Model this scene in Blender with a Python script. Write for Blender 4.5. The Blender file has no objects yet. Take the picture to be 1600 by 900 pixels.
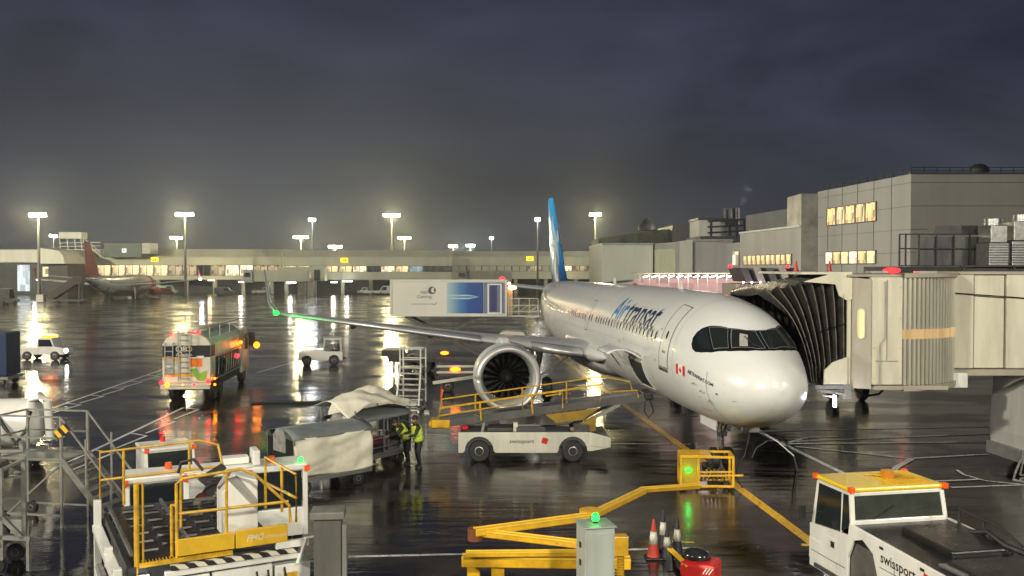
import bpy, bmesh, math, random
from mathutils import Vector, Matrix, noise as mnoise
R = math.radians
rnd = random.Random(7)
scene = bpy.context.scene
col = scene.collection

# ------------------------------------------------------------------ camera
FPX, CAMH, PYH = 1456.2, 6.70, 418.3
PIT = math.atan((450 - PYH) / FPX)
cd = bpy.data.cameras.new('camera')
cd.sensor_width = 36.0
cd.lens = FPX / 1600 * 36
cd.clip_start, cd.clip_end = 0.1, 3000
cam = bpy.data.objects.new('camera', cd)
col.objects.link(cam)
cam.location = (0, 0, CAMH)
cam.rotation_euler = (R(90) - PIT, 0, 0)
scene.camera = cam

# ------------------------------------------------------------------ view and render
scene.render.engine = 'CYCLES'
scene.view_settings.view_transform = 'Standard'
scene.view_settings.look = 'None'
scene.view_settings.exposure = 0.0
scene.view_settings.gamma = 1.0
cy = scene.cycles
cy.use_denoising = True
cy.max_bounces = 7
cy.diffuse_bounces = 3
cy.glossy_bounces = 4
cy.transmission_bounces = 4
cy.transparent_max_bounces = 8
cy.volume_bounces = 0
cy.caustics_reflective = False
cy.caustics_refractive = False
cy.sample_clamp_direct = 0
cy.sample_clamp_indirect = 4.0
cy.use_light_tree = True
scene.render.use_persistent_data = False

# ------------------------------------------------------------------ night sky
world = bpy.data.worlds.new('World')
scene.world = world
world.use_nodes = True
nt = world.node_tree
nt.nodes.clear()
N = nt.nodes.new
out = N('ShaderNodeOutputWorld'); bg = N('ShaderNodeBackground')
tc = N('ShaderNodeTexCoord'); sep = N('ShaderNodeSeparateXYZ')
ramp = N('ShaderNodeValToRGB')
e = ramp.color_ramp.elements
e[0].position = 0.0; e[0].color = (0.058, 0.058, 0.062, 1)
e[1].position = 1.0; e[1].color = (0.027, 0.031, 0.056, 1)
k = e.new(0.06); k.color = (0.042, 0.045, 0.058, 1)
k = e.new(0.16); k.color = (0.033, 0.037, 0.060, 1)
k = e.new(0.35); k.color = (0.029, 0.034, 0.062, 1)
nz = N('ShaderNodeTexNoise'); nz.inputs['Scale'].default_value = 1.7
nz.inputs['Detail'].default_value = 6; nz.inputs['Roughness'].default_value = .58; nz.inputs['Distortion'].default_value = .35
mp = N('ShaderNodeMapping'); mp.inputs['Scale'].default_value = (1.6, 1.6, 4.2)
mr = N('ShaderNodeMapRange'); mr.inputs['From Min'].default_value = .3; mr.inputs['From Max'].default_value = .7
mr.inputs['To Min'].default_value = .5; mr.inputs['To Max'].default_value = 1.55
mul = N('ShaderNodeMix'); mul.data_type = 'RGBA'; mul.blend_type = 'MULTIPLY'; mul.inputs['Factor'].default_value = 1
nt.links.new(tc.outputs['Generated'], sep.inputs[0])
nt.links.new(tc.outputs['Generated'], mp.inputs[0]); nt.links.new(mp.outputs[0], nz.inputs['Vector'])
nt.links.new(sep.outputs['Z'], ramp.inputs[0])
nt.links.new(nz.outputs['Fac'], mr.inputs['Value'])
nt.links.new(ramp.outputs[0], mul.inputs['A']); nt.links.new(mr.outputs[0], mul.inputs['B'])
# a trace of real night sky under the cloud
sky = N('ShaderNodeTexSky'); sky.sky_type = 'NISHITA'; sky.sun_disc = False
sky.sun_elevation = R(-9); sky.sun_rotation = R(200)
add = N('ShaderNodeMix'); add.data_type = 'RGBA'; add.blend_type = 'ADD'; add.inputs['Factor'].default_value = 0.05
nt.links.new(mul.outputs['Result'], add.inputs['A']); nt.links.new(sky.outputs[0], add.inputs['B'])
nt.links.new(add.outputs['Result'], bg.inputs['Color'])
bg.inputs['Strength'].default_value = 1.0
nt.links.new(bg.outputs[0], out.inputs['Surface'])

# ------------------------------------------------------------------ apron floodlights of the terminal behind the camera, then added off-frame lamps
WARM = (1.0, 0.90, 0.66)
def lamp_point(name, loc, power, color=WARM, radius=.3, parent=None):
    l = bpy.data.lights.new(name, 'POINT'); l.energy = power; l.color = color[:3]; l.shadow_soft_size = radius
    o = bpy.data.objects.new(name, l); col.objects.link(o); o.location = loc
    if parent: o.parent = parent
    return o
def lamp_spot(name, loc, target, power, color=WARM, angle=100, blend=.6, radius=.5, parent=None):
    l = bpy.data.lights.new(name, 'SPOT'); l.energy = power; l.color = color; l.shadow_soft_size = radius
    l.spot_size = R(angle); l.spot_blend = blend
    o = bpy.data.objects.new(name, l); col.objects.link(o); o.location = loc
    o.rotation_euler = (Vector(target) - Vector(loc)).to_track_quat('-Z', 'Y').to_euler()
    if parent: o.parent = parent
    return o
NEAR = (1.0, .93, .76)
lamp_spot('unseen_apron_light', (-30, -12, 22), (4, 42, 0), 76000, NEAR, 110, .7, 1.2)
lamp_spot('unseen_apron_light', (10, -16, 20), (8, 34, 0), 50000, NEAR, 110, .7, 1.2)
lamp_spot('unseen_apron_light', (40, -10, 20), (13, 30, 4), 34000, NEAR, 70, .8, 1.2)
lamp_spot('unseen_apron_light', (-62, 22, 24), (-5, 60, 0), 110000, (1, .92, .74), 120, .7, 1.2)  # added lamp out of frame at left, brightens the airliner flank
lamp_spot('unseen_apron_light', (-70, 62, 26), (29, 112, 7), 430000, (1, .95, .84), 52, .6, 1.5)  # added lamp out of frame at left, brightens the right hand buildings
lamp_spot('unseen_apron_light', (-150, 130, 26), (-60, 236, 6), 470000, (1, .93, .72), 90, .7, 1.5)  # added lamp out of frame at left, brightens the pier front
lamp_spot('unseen_apron_light', (118, 150, 30), (-20, 240, 6), 560000, (1, .93, .72), 80, .7, 1.5)  # added lamp out of frame at right, also for the pier front

# ------------------------------------------------------------------ helpers
def at(px, py, Y):
    c, s = math.cos(PIT), math.sin(PIT)
    u = (px - 800) / FPX; v = (450 - py) / FPX
    k = Y / (c + v * s)
    return Vector((u * k, Y, CAMH + (-s + v * c) * k))
def gp(px, py, z=0.0):
    c, s = math.cos(PIT), math.sin(PIT)
    u = (px - 800) / FPX; v = (450 - py) / FPX
    k = (z - CAMH) / (-s + v * c)
    return Vector((u * k, (c + v * s) * k, z))

class MB:
    """collects solids, then links them as ONE mesh object"""
    def __init__(s): s.v = []; s.f = []; s.m = []; s.cur = 0
    def add(s, vs, fs):
        n = len(s.v); s.v += [tuple(p) for p in vs]
        s.f += [tuple(i + n for i in f) for f in fs]; s.m += [s.cur] * len(fs); return s
    def box(s, c, d, rz=0, rx=0, ry=0):
        M = Matrix.Translation(c) @ Matrix.Rotation(rz, 4, 'Z') @ Matrix.Rotation(ry, 4, 'Y') @ Matrix.Rotation(rx, 4, 'X')
        x, y, z = d[0] / 2, d[1] / 2, d[2] / 2
        vs = [M @ Vector(p) for p in ((-x,-y,-z),(x,-y,-z),(x,y,-z),(-x,y,-z),(-x,-y,z),(x,-y,z),(x,y,z),(-x,y,z))]
        return s.add(vs, [(0,3,2,1),(4,5,6,7),(0,1,5,4),(1,2,6,5),(2,3,7,6),(3,0,4,7)])
    def b2(s, lo, hi):
        return s.box([(a + b) / 2 for a, b in zip(lo, hi)], [abs(b - a) for a, b in zip(lo, hi)])
    def bar(s, p, q, w=.05, h=None):
        h = h or w; p = Vector(p); q = Vector(q); d = q - p; L = d.length
        if L < 1e-6: return s
        z = d / L; up = Vector((0, 0, 1)) if abs(z.z) < .95 else Vector((0, 1, 0))
        x = up.cross(z).normalized(); y = z.cross(x)
        vs = []
        for P in (p, q):
            for a, b in ((-1,-1),(1,-1),(1,1),(-1,1)): vs.append(P + x * a * w / 2 + y * b * h / 2)
        return s.add(vs, [(0,3,2,1),(4,5,6,7),(0,1,5,4),(1,2,6,5),(2,3,7,6),(3,0,4,7)])
    def tube(s, pts, r=.02, n=8, close=False):
        pts = [Vector(p) for p in pts]; rings = []
        for i, p in enumerate(pts):
            a = pts[i - 1] if i > 0 else (pts[-1] if close else p); b = pts[i + 1] if i < len(pts) - 1 else (pts[0] if close else p)
            d = (b - a).normalized(); up = Vector((0, 0, 1)) if abs(d.z) < .95 else Vector((0, 1, 0))
            x = up.cross(d).normalized(); y = d.cross(x)
            rr = r[i] if isinstance(r, (list, tuple)) else r
            rings.append([p + (x * math.cos(t * 2 * math.pi / n) + y * math.sin(t * 2 * math.pi / n)) * rr for t in range(n)])
        vs = [q for g in rings for q in g]; fs = []
        m = len(pts)
        for i in range(m if close else m - 1):
            j = (i + 1) % m
            for t in range(n):
                u = (t + 1) % n; fs.append((i*n+t, i*n+u, j*n+u, j*n+t))
        if not close: fs += [tuple(range(n))[::-1], tuple((m-1)*n+t for t in range(n))]
        return s.add(vs, fs)
    def cyl(s, p, q, r1, r2=None, n=16, caps=True):
        r2 = r1 if r2 is None else r2
        return s.tube([p, q], [r1, r2], n)
    def lathe(s, prof, n=32, M=None, close=False):
        """prof: (axial, radius) along local X"""
        M = M or Matrix.Identity(4); vs = []; fs = []
        for a, r in prof:
            for t in range(n):
                th = 2 * math.pi * t / n; vs.append(M @ Vector((a, r * math.cos(th), r * math.sin(th))))
        k = len(prof)
        for i in range(k if close else k - 1):
            j = (i + 1) % k
            for t in range(n):
                u = (t + 1) % n; fs.append((i*n+t, j*n+t, j*n+u, i*n+u))
        if not close: fs += [tuple(range(n)), tuple((k-1)*n+t for t in range(n))[::-1]]
        return s.add(vs, fs)
    def prism(s, poly, d0, d1, axis='y', M=None):
        """poly of 2D points extruded along axis"""
        M = M or Matrix.Identity(4)
        def P(a, b, d):
            return M @ Vector({'y': (a, d, b), 'x': (d, a, b), 'z': (a, b, d)}[axis])
        n = len(poly); vs = [P(a, b, d0) for a, b in poly] + [P(a, b, d1) for a, b in poly]
        fs = [tuple(range(n)), tuple(range(n, 2*n))[::-1]] + [(i, i+n, (i+1) % n + n, (i+1) % n) for i in range(n)]
        return s.add(vs, fs)
    def ball(s, c, r, n=12, sc=(1,1,1)):
        c = Vector(c); vs = []; fs = []; h = n // 2
        for i in range(1, h):
            a = math.pi * i / h
            for t in range(n):
                b = 2*math.pi*t/n; vs.append(c + Vector((math.sin(a)*math.cos(b)*sc[0], math.sin(a)*math.sin(b)*sc[1], math.cos(a)*sc[2]))*r)
        vs += [c + Vector((0,0,r*sc[2])), c - Vector((0,0,r*sc[2]))]; m = len(vs)
        for i in range(h-2):
            for t in range(n):
                u = (t+1) % n; fs.append((i*n+t, (i+1)*n+t, (i+1)*n+u, i*n+u))
        for t in range(n):
            u = (t+1) % n; fs.append((m-2, t, u)); fs.append((m-1, (h-2)*n+u, (h-2)*n+t))
        return s.add(vs, fs)
    def grid(s, rows):
        a = len(rows); b = len(rows[0]); vs = [p for r_ in rows for p in r_]
        fs = [(i*b+j, i*b+j+1, (i+1)*b+j+1, (i+1)*b+j) for i in range(a-1) for j in range(b-1)]
        return s.add(vs, fs)
    def build(s, name, mat, parent=None, smooth=False, bev=0, fix=True, solid=0):
        me = bpy.data.meshes.new(name); me.from_pydata(s.v, [], s.f)
        mats = mat if isinstance(mat, (list, tuple)) else [mat]
        for m in mats: me.materials.append(m)
        if len(mats) > 1:
            for p, i in zip(me.polygons, s.m): p.material_index = i
        if fix:
            bm = bmesh.new(); bm.from_mesh(me); bmesh.ops.recalc_face_normals(bm, faces=bm.faces); bm.to_mesh(me); bm.free()
        if smooth:
            me.polygons.foreach_set('use_smooth', [True] * len(me.polygons))
            if smooth != 'all': me.set_sharp_from_angle(angle=R(38))
        me.update()
        o = bpy.data.objects.new(name, me); col.objects.link(o)
        if parent is not None: o.parent = parent
        if solid:
            md = o.modifiers.new('solid', 'SOLIDIFY'); md.thickness = solid; md.offset = 0
        if bev:
            md = o.modifiers.new('bevel', 'BEVEL'); md.width = bev; md.segments = 2; md.limit_method = 'ANGLE'; md.angle_limit = R(40)
        return o

def tag(o, label=None, cat=None, group=None, kind=None):
    if label: o['label'] = label
    if cat: o['category'] = cat
    if group: o['group'] = group
    if kind: o['kind'] = kind
    return o
def thing(name, label, cat, loc=(0, 0, 0), rz=0, group=None):
    o = bpy.data.objects.new(name, None); col.objects.link(o); o.location = loc; o.rotation_euler = (0, 0, rz)
    o.empty_display_size = .3
    return tag(o, label, cat, group)
def copy_tree(o, parent=None):
    c = o.copy(); col.objects.link(c); c.parent = parent
    for ch in [k for k in list(scene.objects) if k.parent == o]: copy_tree(ch, c)
    return c
def dup(o, loc, rz=0, label=None):
    c = copy_tree(o); c.location = loc; c.rotation_euler = (0, 0, rz)
    if label: c['label'] = label
    return c
def text_mesh(body, size=1, bold=0.0, shear=0.0, align='LEFT', ext=0.0, sx=1.0):
    cu = bpy.data.curves.new('text', 'FONT'); cu.body = body; cu.size = size; cu.offset = bold; cu.shear = shear
    cu.align_x = align; cu.extrude = ext; cu.fill_mode = 'FRONT' if ext == 0 else 'BOTH'; cu.resolution_u = 3
    o = bpy.data.objects.new('text', cu); col.objects.link(o); bpy.context.view_layer.update()
    me = bpy.data.meshes.new_from_object(o, depsgraph=bpy.context.evaluated_depsgraph_get())
    bpy.data.objects.remove(o); bpy.data.curves.remove(cu)
    if sx != 1:
        for v in me.vertices: v.co.x *= sx
    return me
def text_on(body, name, mat, parent, M, size=1, bold=0.0, shear=0.0, align='LEFT', sx=1.0, ext=0.0):
    """flat lettering placed with matrix M (letters in M's XY plane)"""
    me = text_mesh(body, size, bold, shear, align, ext, sx); me.transform(M); me.materials.append(mat)
    o = bpy.data.objects.new(name, me); col.objects.link(o)
    if parent is not None: o.parent = parent
    return o
def frame_m(o, x, y):
    """matrix with origin o, text direction x and up direction y"""
    x = Vector(x).normalized(); y = Vector(y).normalized(); z = x.cross(y)
    return Matrix((( x.x, y.x, z.x, o[0]), (x.y, y.y, z.y, o[1]), (x.z, y.z, z.z, o[2]), (0, 0, 0, 1)))

# ------------------------------------------------------------------ materials
MATS = {}
def mat(name, c, rough=.45, metal=0.0, var=.18, nscale=2.0, bump=0.0, bscale=30, coat=0.0, spec=.5, streak=False, rvar=.15):
    if name in MATS: return MATS[name]
    m = bpy.data.materials.new(name); m.use_nodes = True; t = m.node_tree; b = t.nodes['Principled BSDF']
    L = t.links.new; n = t.nodes.new
    b.inputs['Roughness'].default_value = rough; b.inputs['Metallic'].default_value = metal
    b.inputs['Specular IOR Level'].default_value = spec
    b.inputs['Coat Weight'].default_value = coat; b.inputs['Coat Roughness'].default_value = .08
    co = n('ShaderNodeTexCoord'); no = n('ShaderNodeTexNoise'); no.inputs['Scale'].default_value = nscale; no.inputs['Detail'].default_value = 8
    no.inputs['Roughness'].default_value = .65
    mp = n('ShaderNodeMapping'); mp.inputs['Scale'].default_value = (1, 1, .18 if streak else 1)
    L(co.outputs['Object'], mp.inputs[0]); L(mp.outputs[0], no.inputs['Vector'])
    mr = n('ShaderNodeMapRange'); mr.inputs['From Min'].default_value = .32; mr.inputs['From Max'].default_value = .62
    mr.inputs['To Min'].default_value = 1 - var * 1.6; mr.inputs['To Max'].default_value = 1.0
    L(no.outputs['Fac'], mr.inputs['Value'])
    mx = n('ShaderNodeMix'); mx.data_type = 'RGBA'; mx.blend_type = 'MULTIPLY'; mx.inputs['Factor'].default_value = 1
    mx.inputs['A'].default_value = (*c, 1); L(mr.outputs[0], mx.inputs['B']); L(mx.outputs['Result'], b.inputs['Base Color'])
    r2 = n('ShaderNodeMapRange'); r2.inputs['To Min'].default_value = min(1, rough + rvar); r2.inputs['To Max'].default_value = max(.02, rough - rvar * .7)
    L(no.outputs['Fac'], r2.inputs['Value']); L(r2.outputs[0], b.inputs['Roughness'])
    if bump:
        n2 = n('ShaderNodeTexNoise'); n2.inputs['Scale'].default_value = bscale; n2.inputs['Detail'].default_value = 4
        bp = n('ShaderNodeBump'); bp.inputs['Strength'].default_value = bump; bp.inputs['Distance'].default_value = .02
        L(co.outputs['Object'], n2.inputs['Vector']); L(n2.outputs['Fac'], bp.inputs['Height']); L(bp.outputs[0], b.inputs['Normal'])
    MATS[name] = m; return m
def emit(name, c, s, clutter=0.0, scale=(1.5, 1.5, .6), dark=(.02, .02, .02)):
    if name in MATS: return MATS[name]
    m = bpy.data.materials.new(name); m.use_nodes = True; t = m.node_tree; b = t.nodes['Principled BSDF']
    b.inputs['Base Color'].default_value = (*[x * .1 for x in c], 1); b.inputs['Roughness'].default_value = .15
    b.inputs['Emission Color'].default_value = (*c, 1); b.inputs['Emission Strength'].default_value = s
    if clutter:
        L = t.links.new; n = t.nodes.new
        co = n('ShaderNodeTexCoord'); mp = n('ShaderNodeMapping'); mp.inputs['Scale'].default_value = scale
        vo = n('ShaderNodeTexVoronoi'); vo.inputs['Scale'].default_value = 1.0; vo.inputs['Randomness'].default_value = .08; vo.distance = 'CHEBYCHEV'
        no = n('ShaderNodeTexNoise'); no.inputs['Scale'].default_value = .35; no.inputs['Detail'].default_value = 3
        L(co.outputs['Object'], mp.inputs[0]); L(mp.outputs[0], vo.inputs['Vector']); L(mp.outputs[0], no.inputs['Vector'])
        sp = n('ShaderNodeSeparateColor'); L(vo.outputs['Color'], sp.inputs[0])
        ad = n('ShaderNodeMath'); ad.operation = 'MULTIPLY'; L(sp.outputs[0], ad.inputs[0]); L(no.outputs['Fac'], ad.inputs[1])
        mr = n('ShaderNodeMapRange'); mr.inputs['From Min'].default_value = .05; mr.inputs['From Max'].default_value = .45
        mr.inputs['To Min'].default_value = 1 - clutter; mr.inputs['To Max'].default_value = 1.15
        L(ad.outputs[0], mr.inputs['Value'])
        mx = n('ShaderNodeMix'); mx.data_type = 'RGBA'; mx.inputs['A'].default_value = (*dark, 1); mx.inputs['B'].default_value = (*c, 1)
        L(mr.outputs[0], mx.inputs['Factor']); L(mx.outputs['Result'], b.inputs['Emission Color'])
    MATS[name] = m; return m

WHITE = mat('white_paint', (.72, .71, .66), .32, var=.14, nscale=1.3, bump=.05, coat=.3, streak=True)
CREAM = mat('cream_panel', (.56, .55, .46), .5, var=.12, nscale=.8, streak=True)
GREYP = mat('grey_paint', (.32, .32, .30), .45, var=.2)
DGREY = mat('dark_grey', (.07, .07, .07), .4, var=.3)
BLACK = mat('black_rubber', (.018, .018, .018), .5, var=.3, nscale=8, bump=.15)
STEEL = mat('galvanised_steel', (.48, .48, .46), .34, .85, var=.25, nscale=6)
CHROME = mat('bright_metal', (.75, .75, .74), .16, 1.0, var=.1)
YELLOW = mat('yellow_paint', (.78, .44, .02), .36, var=.22, nscale=3, coat=.3)
ORANGE = mat('orange_lens', (.8, .10, .01), .25, var=.05)
REDP = mat('red_paint', (.55, .02, .015), .35, var=.15)
GLASS = mat('dark_glass', (.012, .016, .018), .06, var=.05, spec=.8)
NAVY = mat('navy_print', (.010, .022, .08), .4, var=.05)
WETBLACK = mat('wet_black', (.02, .02, .02), .15, var=.3, nscale=5, bump=.2, bscale=12)
L_WHITE = emit('lamp_white', (1, .95, .85), 40)
L_WARM = emit('lamp_warm', (1, .86, .5), 60)
L_RED = emit('lamp_red', (1, .012, .02), 9)
L_AMBER = emit('lamp_amber', (1, .14, .004), 10)
L_GREEN = emit('lamp_green', (.012, 1, .05), 6)
# ------------------------------------------------------------------ wet apron
def ground_mat():
    m = bpy.data.materials.new('wet_asphalt'); m.use_nodes = True; t = m.node_tree; b = t.nodes['Principled BSDF']
    L = t.links.new; n = t.nodes.new
    co = n('ShaderNodeTexCoord')
    def noise(sc, det, mscale=(1, 1, 1), rough=.55):
        mp = n('ShaderNodeMapping'); mp.inputs['Scale'].default_value = mscale; L(co.outputs['Object'], mp.inputs[0])
        q = n('ShaderNodeTexNoise'); q.inputs['Scale'].default_value = sc; q.inputs['Detail'].default_value = det
        q.inputs['Roughness'].default_value = rough; L(mp.outputs[0], q.inputs['Vector']); return q
    def rng(src, a, b_, c, d):
        r = n('ShaderNodeMapRange'); r.inputs['From Min'].default_value = a; r.inputs['From Max'].default_value = b_
        r.inputs['To Min'].default_value = c; r.inputs['To Max'].default_value = d; L(src, r.inputs['Value']); return r
    big = noise(.16, 8, (1, 1.4, 1), .6); mid = noise(.9, 6); fine = noise(55, 3)
    cr = n('ShaderNodeValToRGB'); L(mid.outputs['Fac'], cr.inputs[0])
    cr.color_ramp.elements[0].color = (.010, .008, .006, 1); cr.color_ramp.elements[1].color = (.030, .024, .019, 1)
    cr.color_ramp.elements[0].position = .3; cr.color_ramp.elements[1].position = .75
    # concrete bay joints
    br = n('ShaderNodeTexBrick'); br.inputs['Scale'].default_value = 1.0; br.inputs['Mortar Size'].default_value = .025
    br.inputs['Brick Width'].default_value = 6.0; br.inputs['Row Height'].default_value = 6.0; br.offset = 0
    br.inputs['Color1'].default_value = br.inputs['Color2'].default_value = (1, 1, 1, 1); br.inputs['Mortar'].default_value = (.18, .18, .18, 1)
    mp = n('ShaderNodeMapping'); mp.inputs['Rotation'].default_value = (0, 0, R(-6)); L(co.outputs['Object'], mp.inputs[0]); L(mp.outputs[0], br.inputs['Vector'])
    mx = n('ShaderNodeMix'); mx.data_type = 'RGBA'; mx.blend_type = 'MULTIPLY'; mx.inputs['Factor'].default_value = .8
    L(cr.outputs[0], mx.inputs['A']); L(br.outputs['Color'], mx.inputs['B']); # tyre scuffs and tar patches
    sc_ = noise(.5, 6, (.18, 2.2, 1), .7); sr = rng(sc_.outputs['Fac'], .50, .60, 1, .45)
    m2 = n('ShaderNodeMix'); m2.data_type = 'RGBA'; m2.blend_type = 'MULTIPLY'; m2.inputs['Factor'].default_value = 1
    L(mx.outputs['Result'], m2.inputs['A']); L(sr.outputs[0], m2.inputs['B'])
    wetd = rng(big.outputs['Fac'], .45, .53, .55, 1.5)
    m3 = n('ShaderNodeMix'); m3.data_type = 'RGBA'; m3.blend_type = 'MULTIPLY'; m3.inputs['Factor'].default_value = 1
    L(m2.outputs['Result'], m3.inputs['A']); L(wetd.outputs[0], m3.inputs['B']); L(m3.outputs['Result'], b.inputs['Base Color'])
    pud = rng(big.outputs['Fac'], .45, .53, 1, 0)            # 1 = standing water
    ro = n('ShaderNodeMapRange'); ro.inputs['To Min'].default_value = .25; ro.inputs['To Max'].default_value = .045; L(pud.outputs[0], ro.inputs['Value'])
    L(ro.outputs[0], b.inputs['Roughness'])
    b.inputs['IOR'].default_value = 1.45
    b.inputs['Specular IOR Level'].default_value = .5
    L(rng(big.outputs['Fac'], .45, .56, .5, .16).outputs[0], b.inputs['Coat Weight']); b.inputs['Coat Roughness'].default_value = .05; b.inputs['Coat IOR'].default_value = 1.33
    # wind ripples on the water film, drawn out across the view of the stand
    rip = noise(1.5, 5, (.45, 1.7, 1), .6); rip2 = noise(.22, 3, (.5, 1.6, 1), .5)
    s1 = n('ShaderNodeMath'); s1.operation = 'MULTIPLY'; s1.inputs[1].default_value = .35; L(fine.outputs['Fac'], s1.inputs[0])
    dry = rng(big.outputs['Fac'], .45, .53, .02, 1)
    s2 = n('ShaderNodeMath'); s2.operation = 'MULTIPLY'; L(s1.outputs[0], s2.inputs[0]); L(dry.outputs[0], s2.inputs[1])
    bp = n('ShaderNodeBump'); bp.inputs['Strength'].default_value = .22; bp.inputs['Distance'].default_value = .02; L(s2.outputs[0], bp.inputs['Height'])
    bp2 = n('ShaderNodeBump'); bp2.inputs['Strength'].default_value = .8; bp2.inputs['Distance'].default_value = .018
    L(rip.outputs['Fac'], bp2.inputs['Height']); L(bp.outputs[0], bp2.inputs['Normal'])
    bp3 = n('ShaderNodeBump'); bp3.inputs['Strength'].default_value = .6; bp3.inputs['Distance'].default_value = .09
    L(rip2.outputs['Fac'], bp3.inputs['Height']); L(bp2.outputs[0], bp3.inputs['Normal'])
    L(bp3.outputs[0], b.inputs['Normal'])
    bc = n('ShaderNodeBump'); bc.inputs['Strength'].default_value = .8; bc.inputs['Distance'].default_value = .016
    L(rip.outputs['Fac'], bc.inputs['Height'])
    bc2 = n('ShaderNodeBump'); bc2.inputs['Strength'].default_value = .4; bc2.inputs['Distance'].default_value = .08
    L(rip2.outputs['Fac'], bc2.inputs['Height']); L(bc.outputs[0], bc2.inputs['Normal']); L(bc2.outputs[0], b.inputs['Coat Normal'])
    return m
GROUND = ground_mat()
g = MB(); g.add([(-900, -60, 0), (900, -60, 0), (900, 1500, 0), (-900, 1500, 0)], [(0, 1, 2, 3)])
tag(g.build('apron_ground', GROUND), kind='structure')

def line_strip(name, pts, w, m, z=.004):
    q = MB(); P = [Vector((p[0], p[1], 0)) for p in pts]; rows = []
    for i, p in enumerate(P):
        a = P[max(0, i-1)]; b = P[min(len(P)-1, i+1)]; d = (b - a).normalized(); s = Vector((-d.y, d.x, 0)) * w / 2
        rows.append([p + s + Vector((0, 0, z)), p - s + Vector((0, 0, z))])
    q.grid(rows); return tag(q.build(name, m, fix=False), kind='structure')
def worn(name, c, rough=.3):
    m = bpy.data.materials.new(name); m.use_nodes = True; t = m.node_tree; b = t.nodes['Principled BSDF']; n = t.nodes.new; L = t.links.new
    co = n('ShaderNodeTexCoord'); q = n('ShaderNodeTexNoise'); q.inputs['Scale'].default_value = 9; q.inputs['Detail'].default_value = 9; q.inputs['Roughness'].default_value = .7
    L(co.outputs['Object'], q.inputs['Vector']); cr = n('ShaderNodeValToRGB'); L(q.outputs['Fac'], cr.inputs[0])
    cr.color_ramp.elements[0].position = .38; cr.color_ramp.elements[0].color = (.05, .045, .04, 1)
    cr.color_ramp.elements[1].position = .47; cr.color_ramp.elements[1].color = (*c, 1)
    L(cr.outputs[0], b.inputs['Base Color']); b.inputs['Roughness'].default_value = rough
    b.inputs['Coat Weight'].default_value = .25; b.inputs['Coat Roughness'].default_value = .2
    bp = n('ShaderNodeBump'); bp.inputs['Strength'].default_value = .3; L(q.outputs['Fac'], bp.inputs['Height']); L(bp.outputs[0], b.inputs['Normal'])
    return m
M_YL = worn('yellow_line_paint', (.88, .50, .008)); M_WL = worn('white_line_paint', (.80, .80, .76))
P = lambda *a: [gp(x, y) for x, y in a]
line_strip('stand_centre_line', P((860, 548), (985, 640), (1100, 722), (1275, 853)), .3, M_YL, .008)
line_strip('stand_stop_bar', P((1252, 852), (1300, 853)), .2, M_YL, .012)
line_strip('stand_stop_bar', P((1085, 848), (1050, 846)), .12, M_YL)
# white equipment lines
line_strip('equipment_line', P((1188, 676), (1335, 748)), .2, M_WL)
for k, (a, b, w) in enumerate([((1188, 674), (1548, 667), .17), ((1240, 690), (1550, 678), .2), ((1232, 694), (1550, 691), .2)]):
    line_strip('equipment_line', P(a, b), w, M_WL, .012 + .004 * k)
line_strip('equipment_line', P((1242, 698), (1340, 708), (1420, 717), (1545, 710)), .16, M_WL, .016)
line_strip('equipment_line', P((1232, 692), (1262, 684), (1310, 683)), .18, M_WL, .020)
line_strip('equipment_line', P((1385, 747), (1402, 730), (1424, 718)), .22, M_WL, .024)
line_strip('equipment_line', P((1440, 754), (1530, 750), (1480, 762), (1600, 765))[:2], .12, M_WL, .028)
line_strip('equipment_line', P((1486, 762), (1600, 758)), .12, M_WL, .012)
line_strip('service_road_line', P((1495, 735), (1505, 742), (1540, 752), (1600, 758)), .10, M_WL, .02)
line_strip('equipment_line', P((545, 870), (720, 866), (1085, 856)), .13, M_WL)
line_strip('equipment_line', P((1560, 885), (1640, 889)), .13, M_WL)
# the long zigzag (double) service road edges on the left
def zigzag(p0, p1, n, w):
    p0 = gp(*p0); p1 = gp(*p1); d = (p1 - p0); s = Vector((-d.y, d.x, 0)).normalized()
    line_strip('service_road_line', [p0 + s*.42, p1 + s*.42], w, M_WL)
    for k in range(n):
        a = p0 + d * (k / n); b = p0 + d * ((k + .82) / n); c = p0 + d * ((k + .98) / n)
        line_strip('service_road_line', [a + s * (-.25), b + s * (-.5), c + s * .30], w * .9, M_WL, .008 + .004 * (k % 2))
zigzag((75, 645), (262, 578), 6, .13)
zigzag((100, 735), (300, 637), 4, .15)
line_strip('service_road_line', P((400, 583), (440, 571), (470, 566)), .14, M_WL)
line_strip('equipment_line', P((300, 563), (880, 560)), .10, mat('faded_line', (.12, .12, .11), .3))
line_strip('equipment_line', P((905, 693), (1080, 694)), .08, M_WL)

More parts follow.
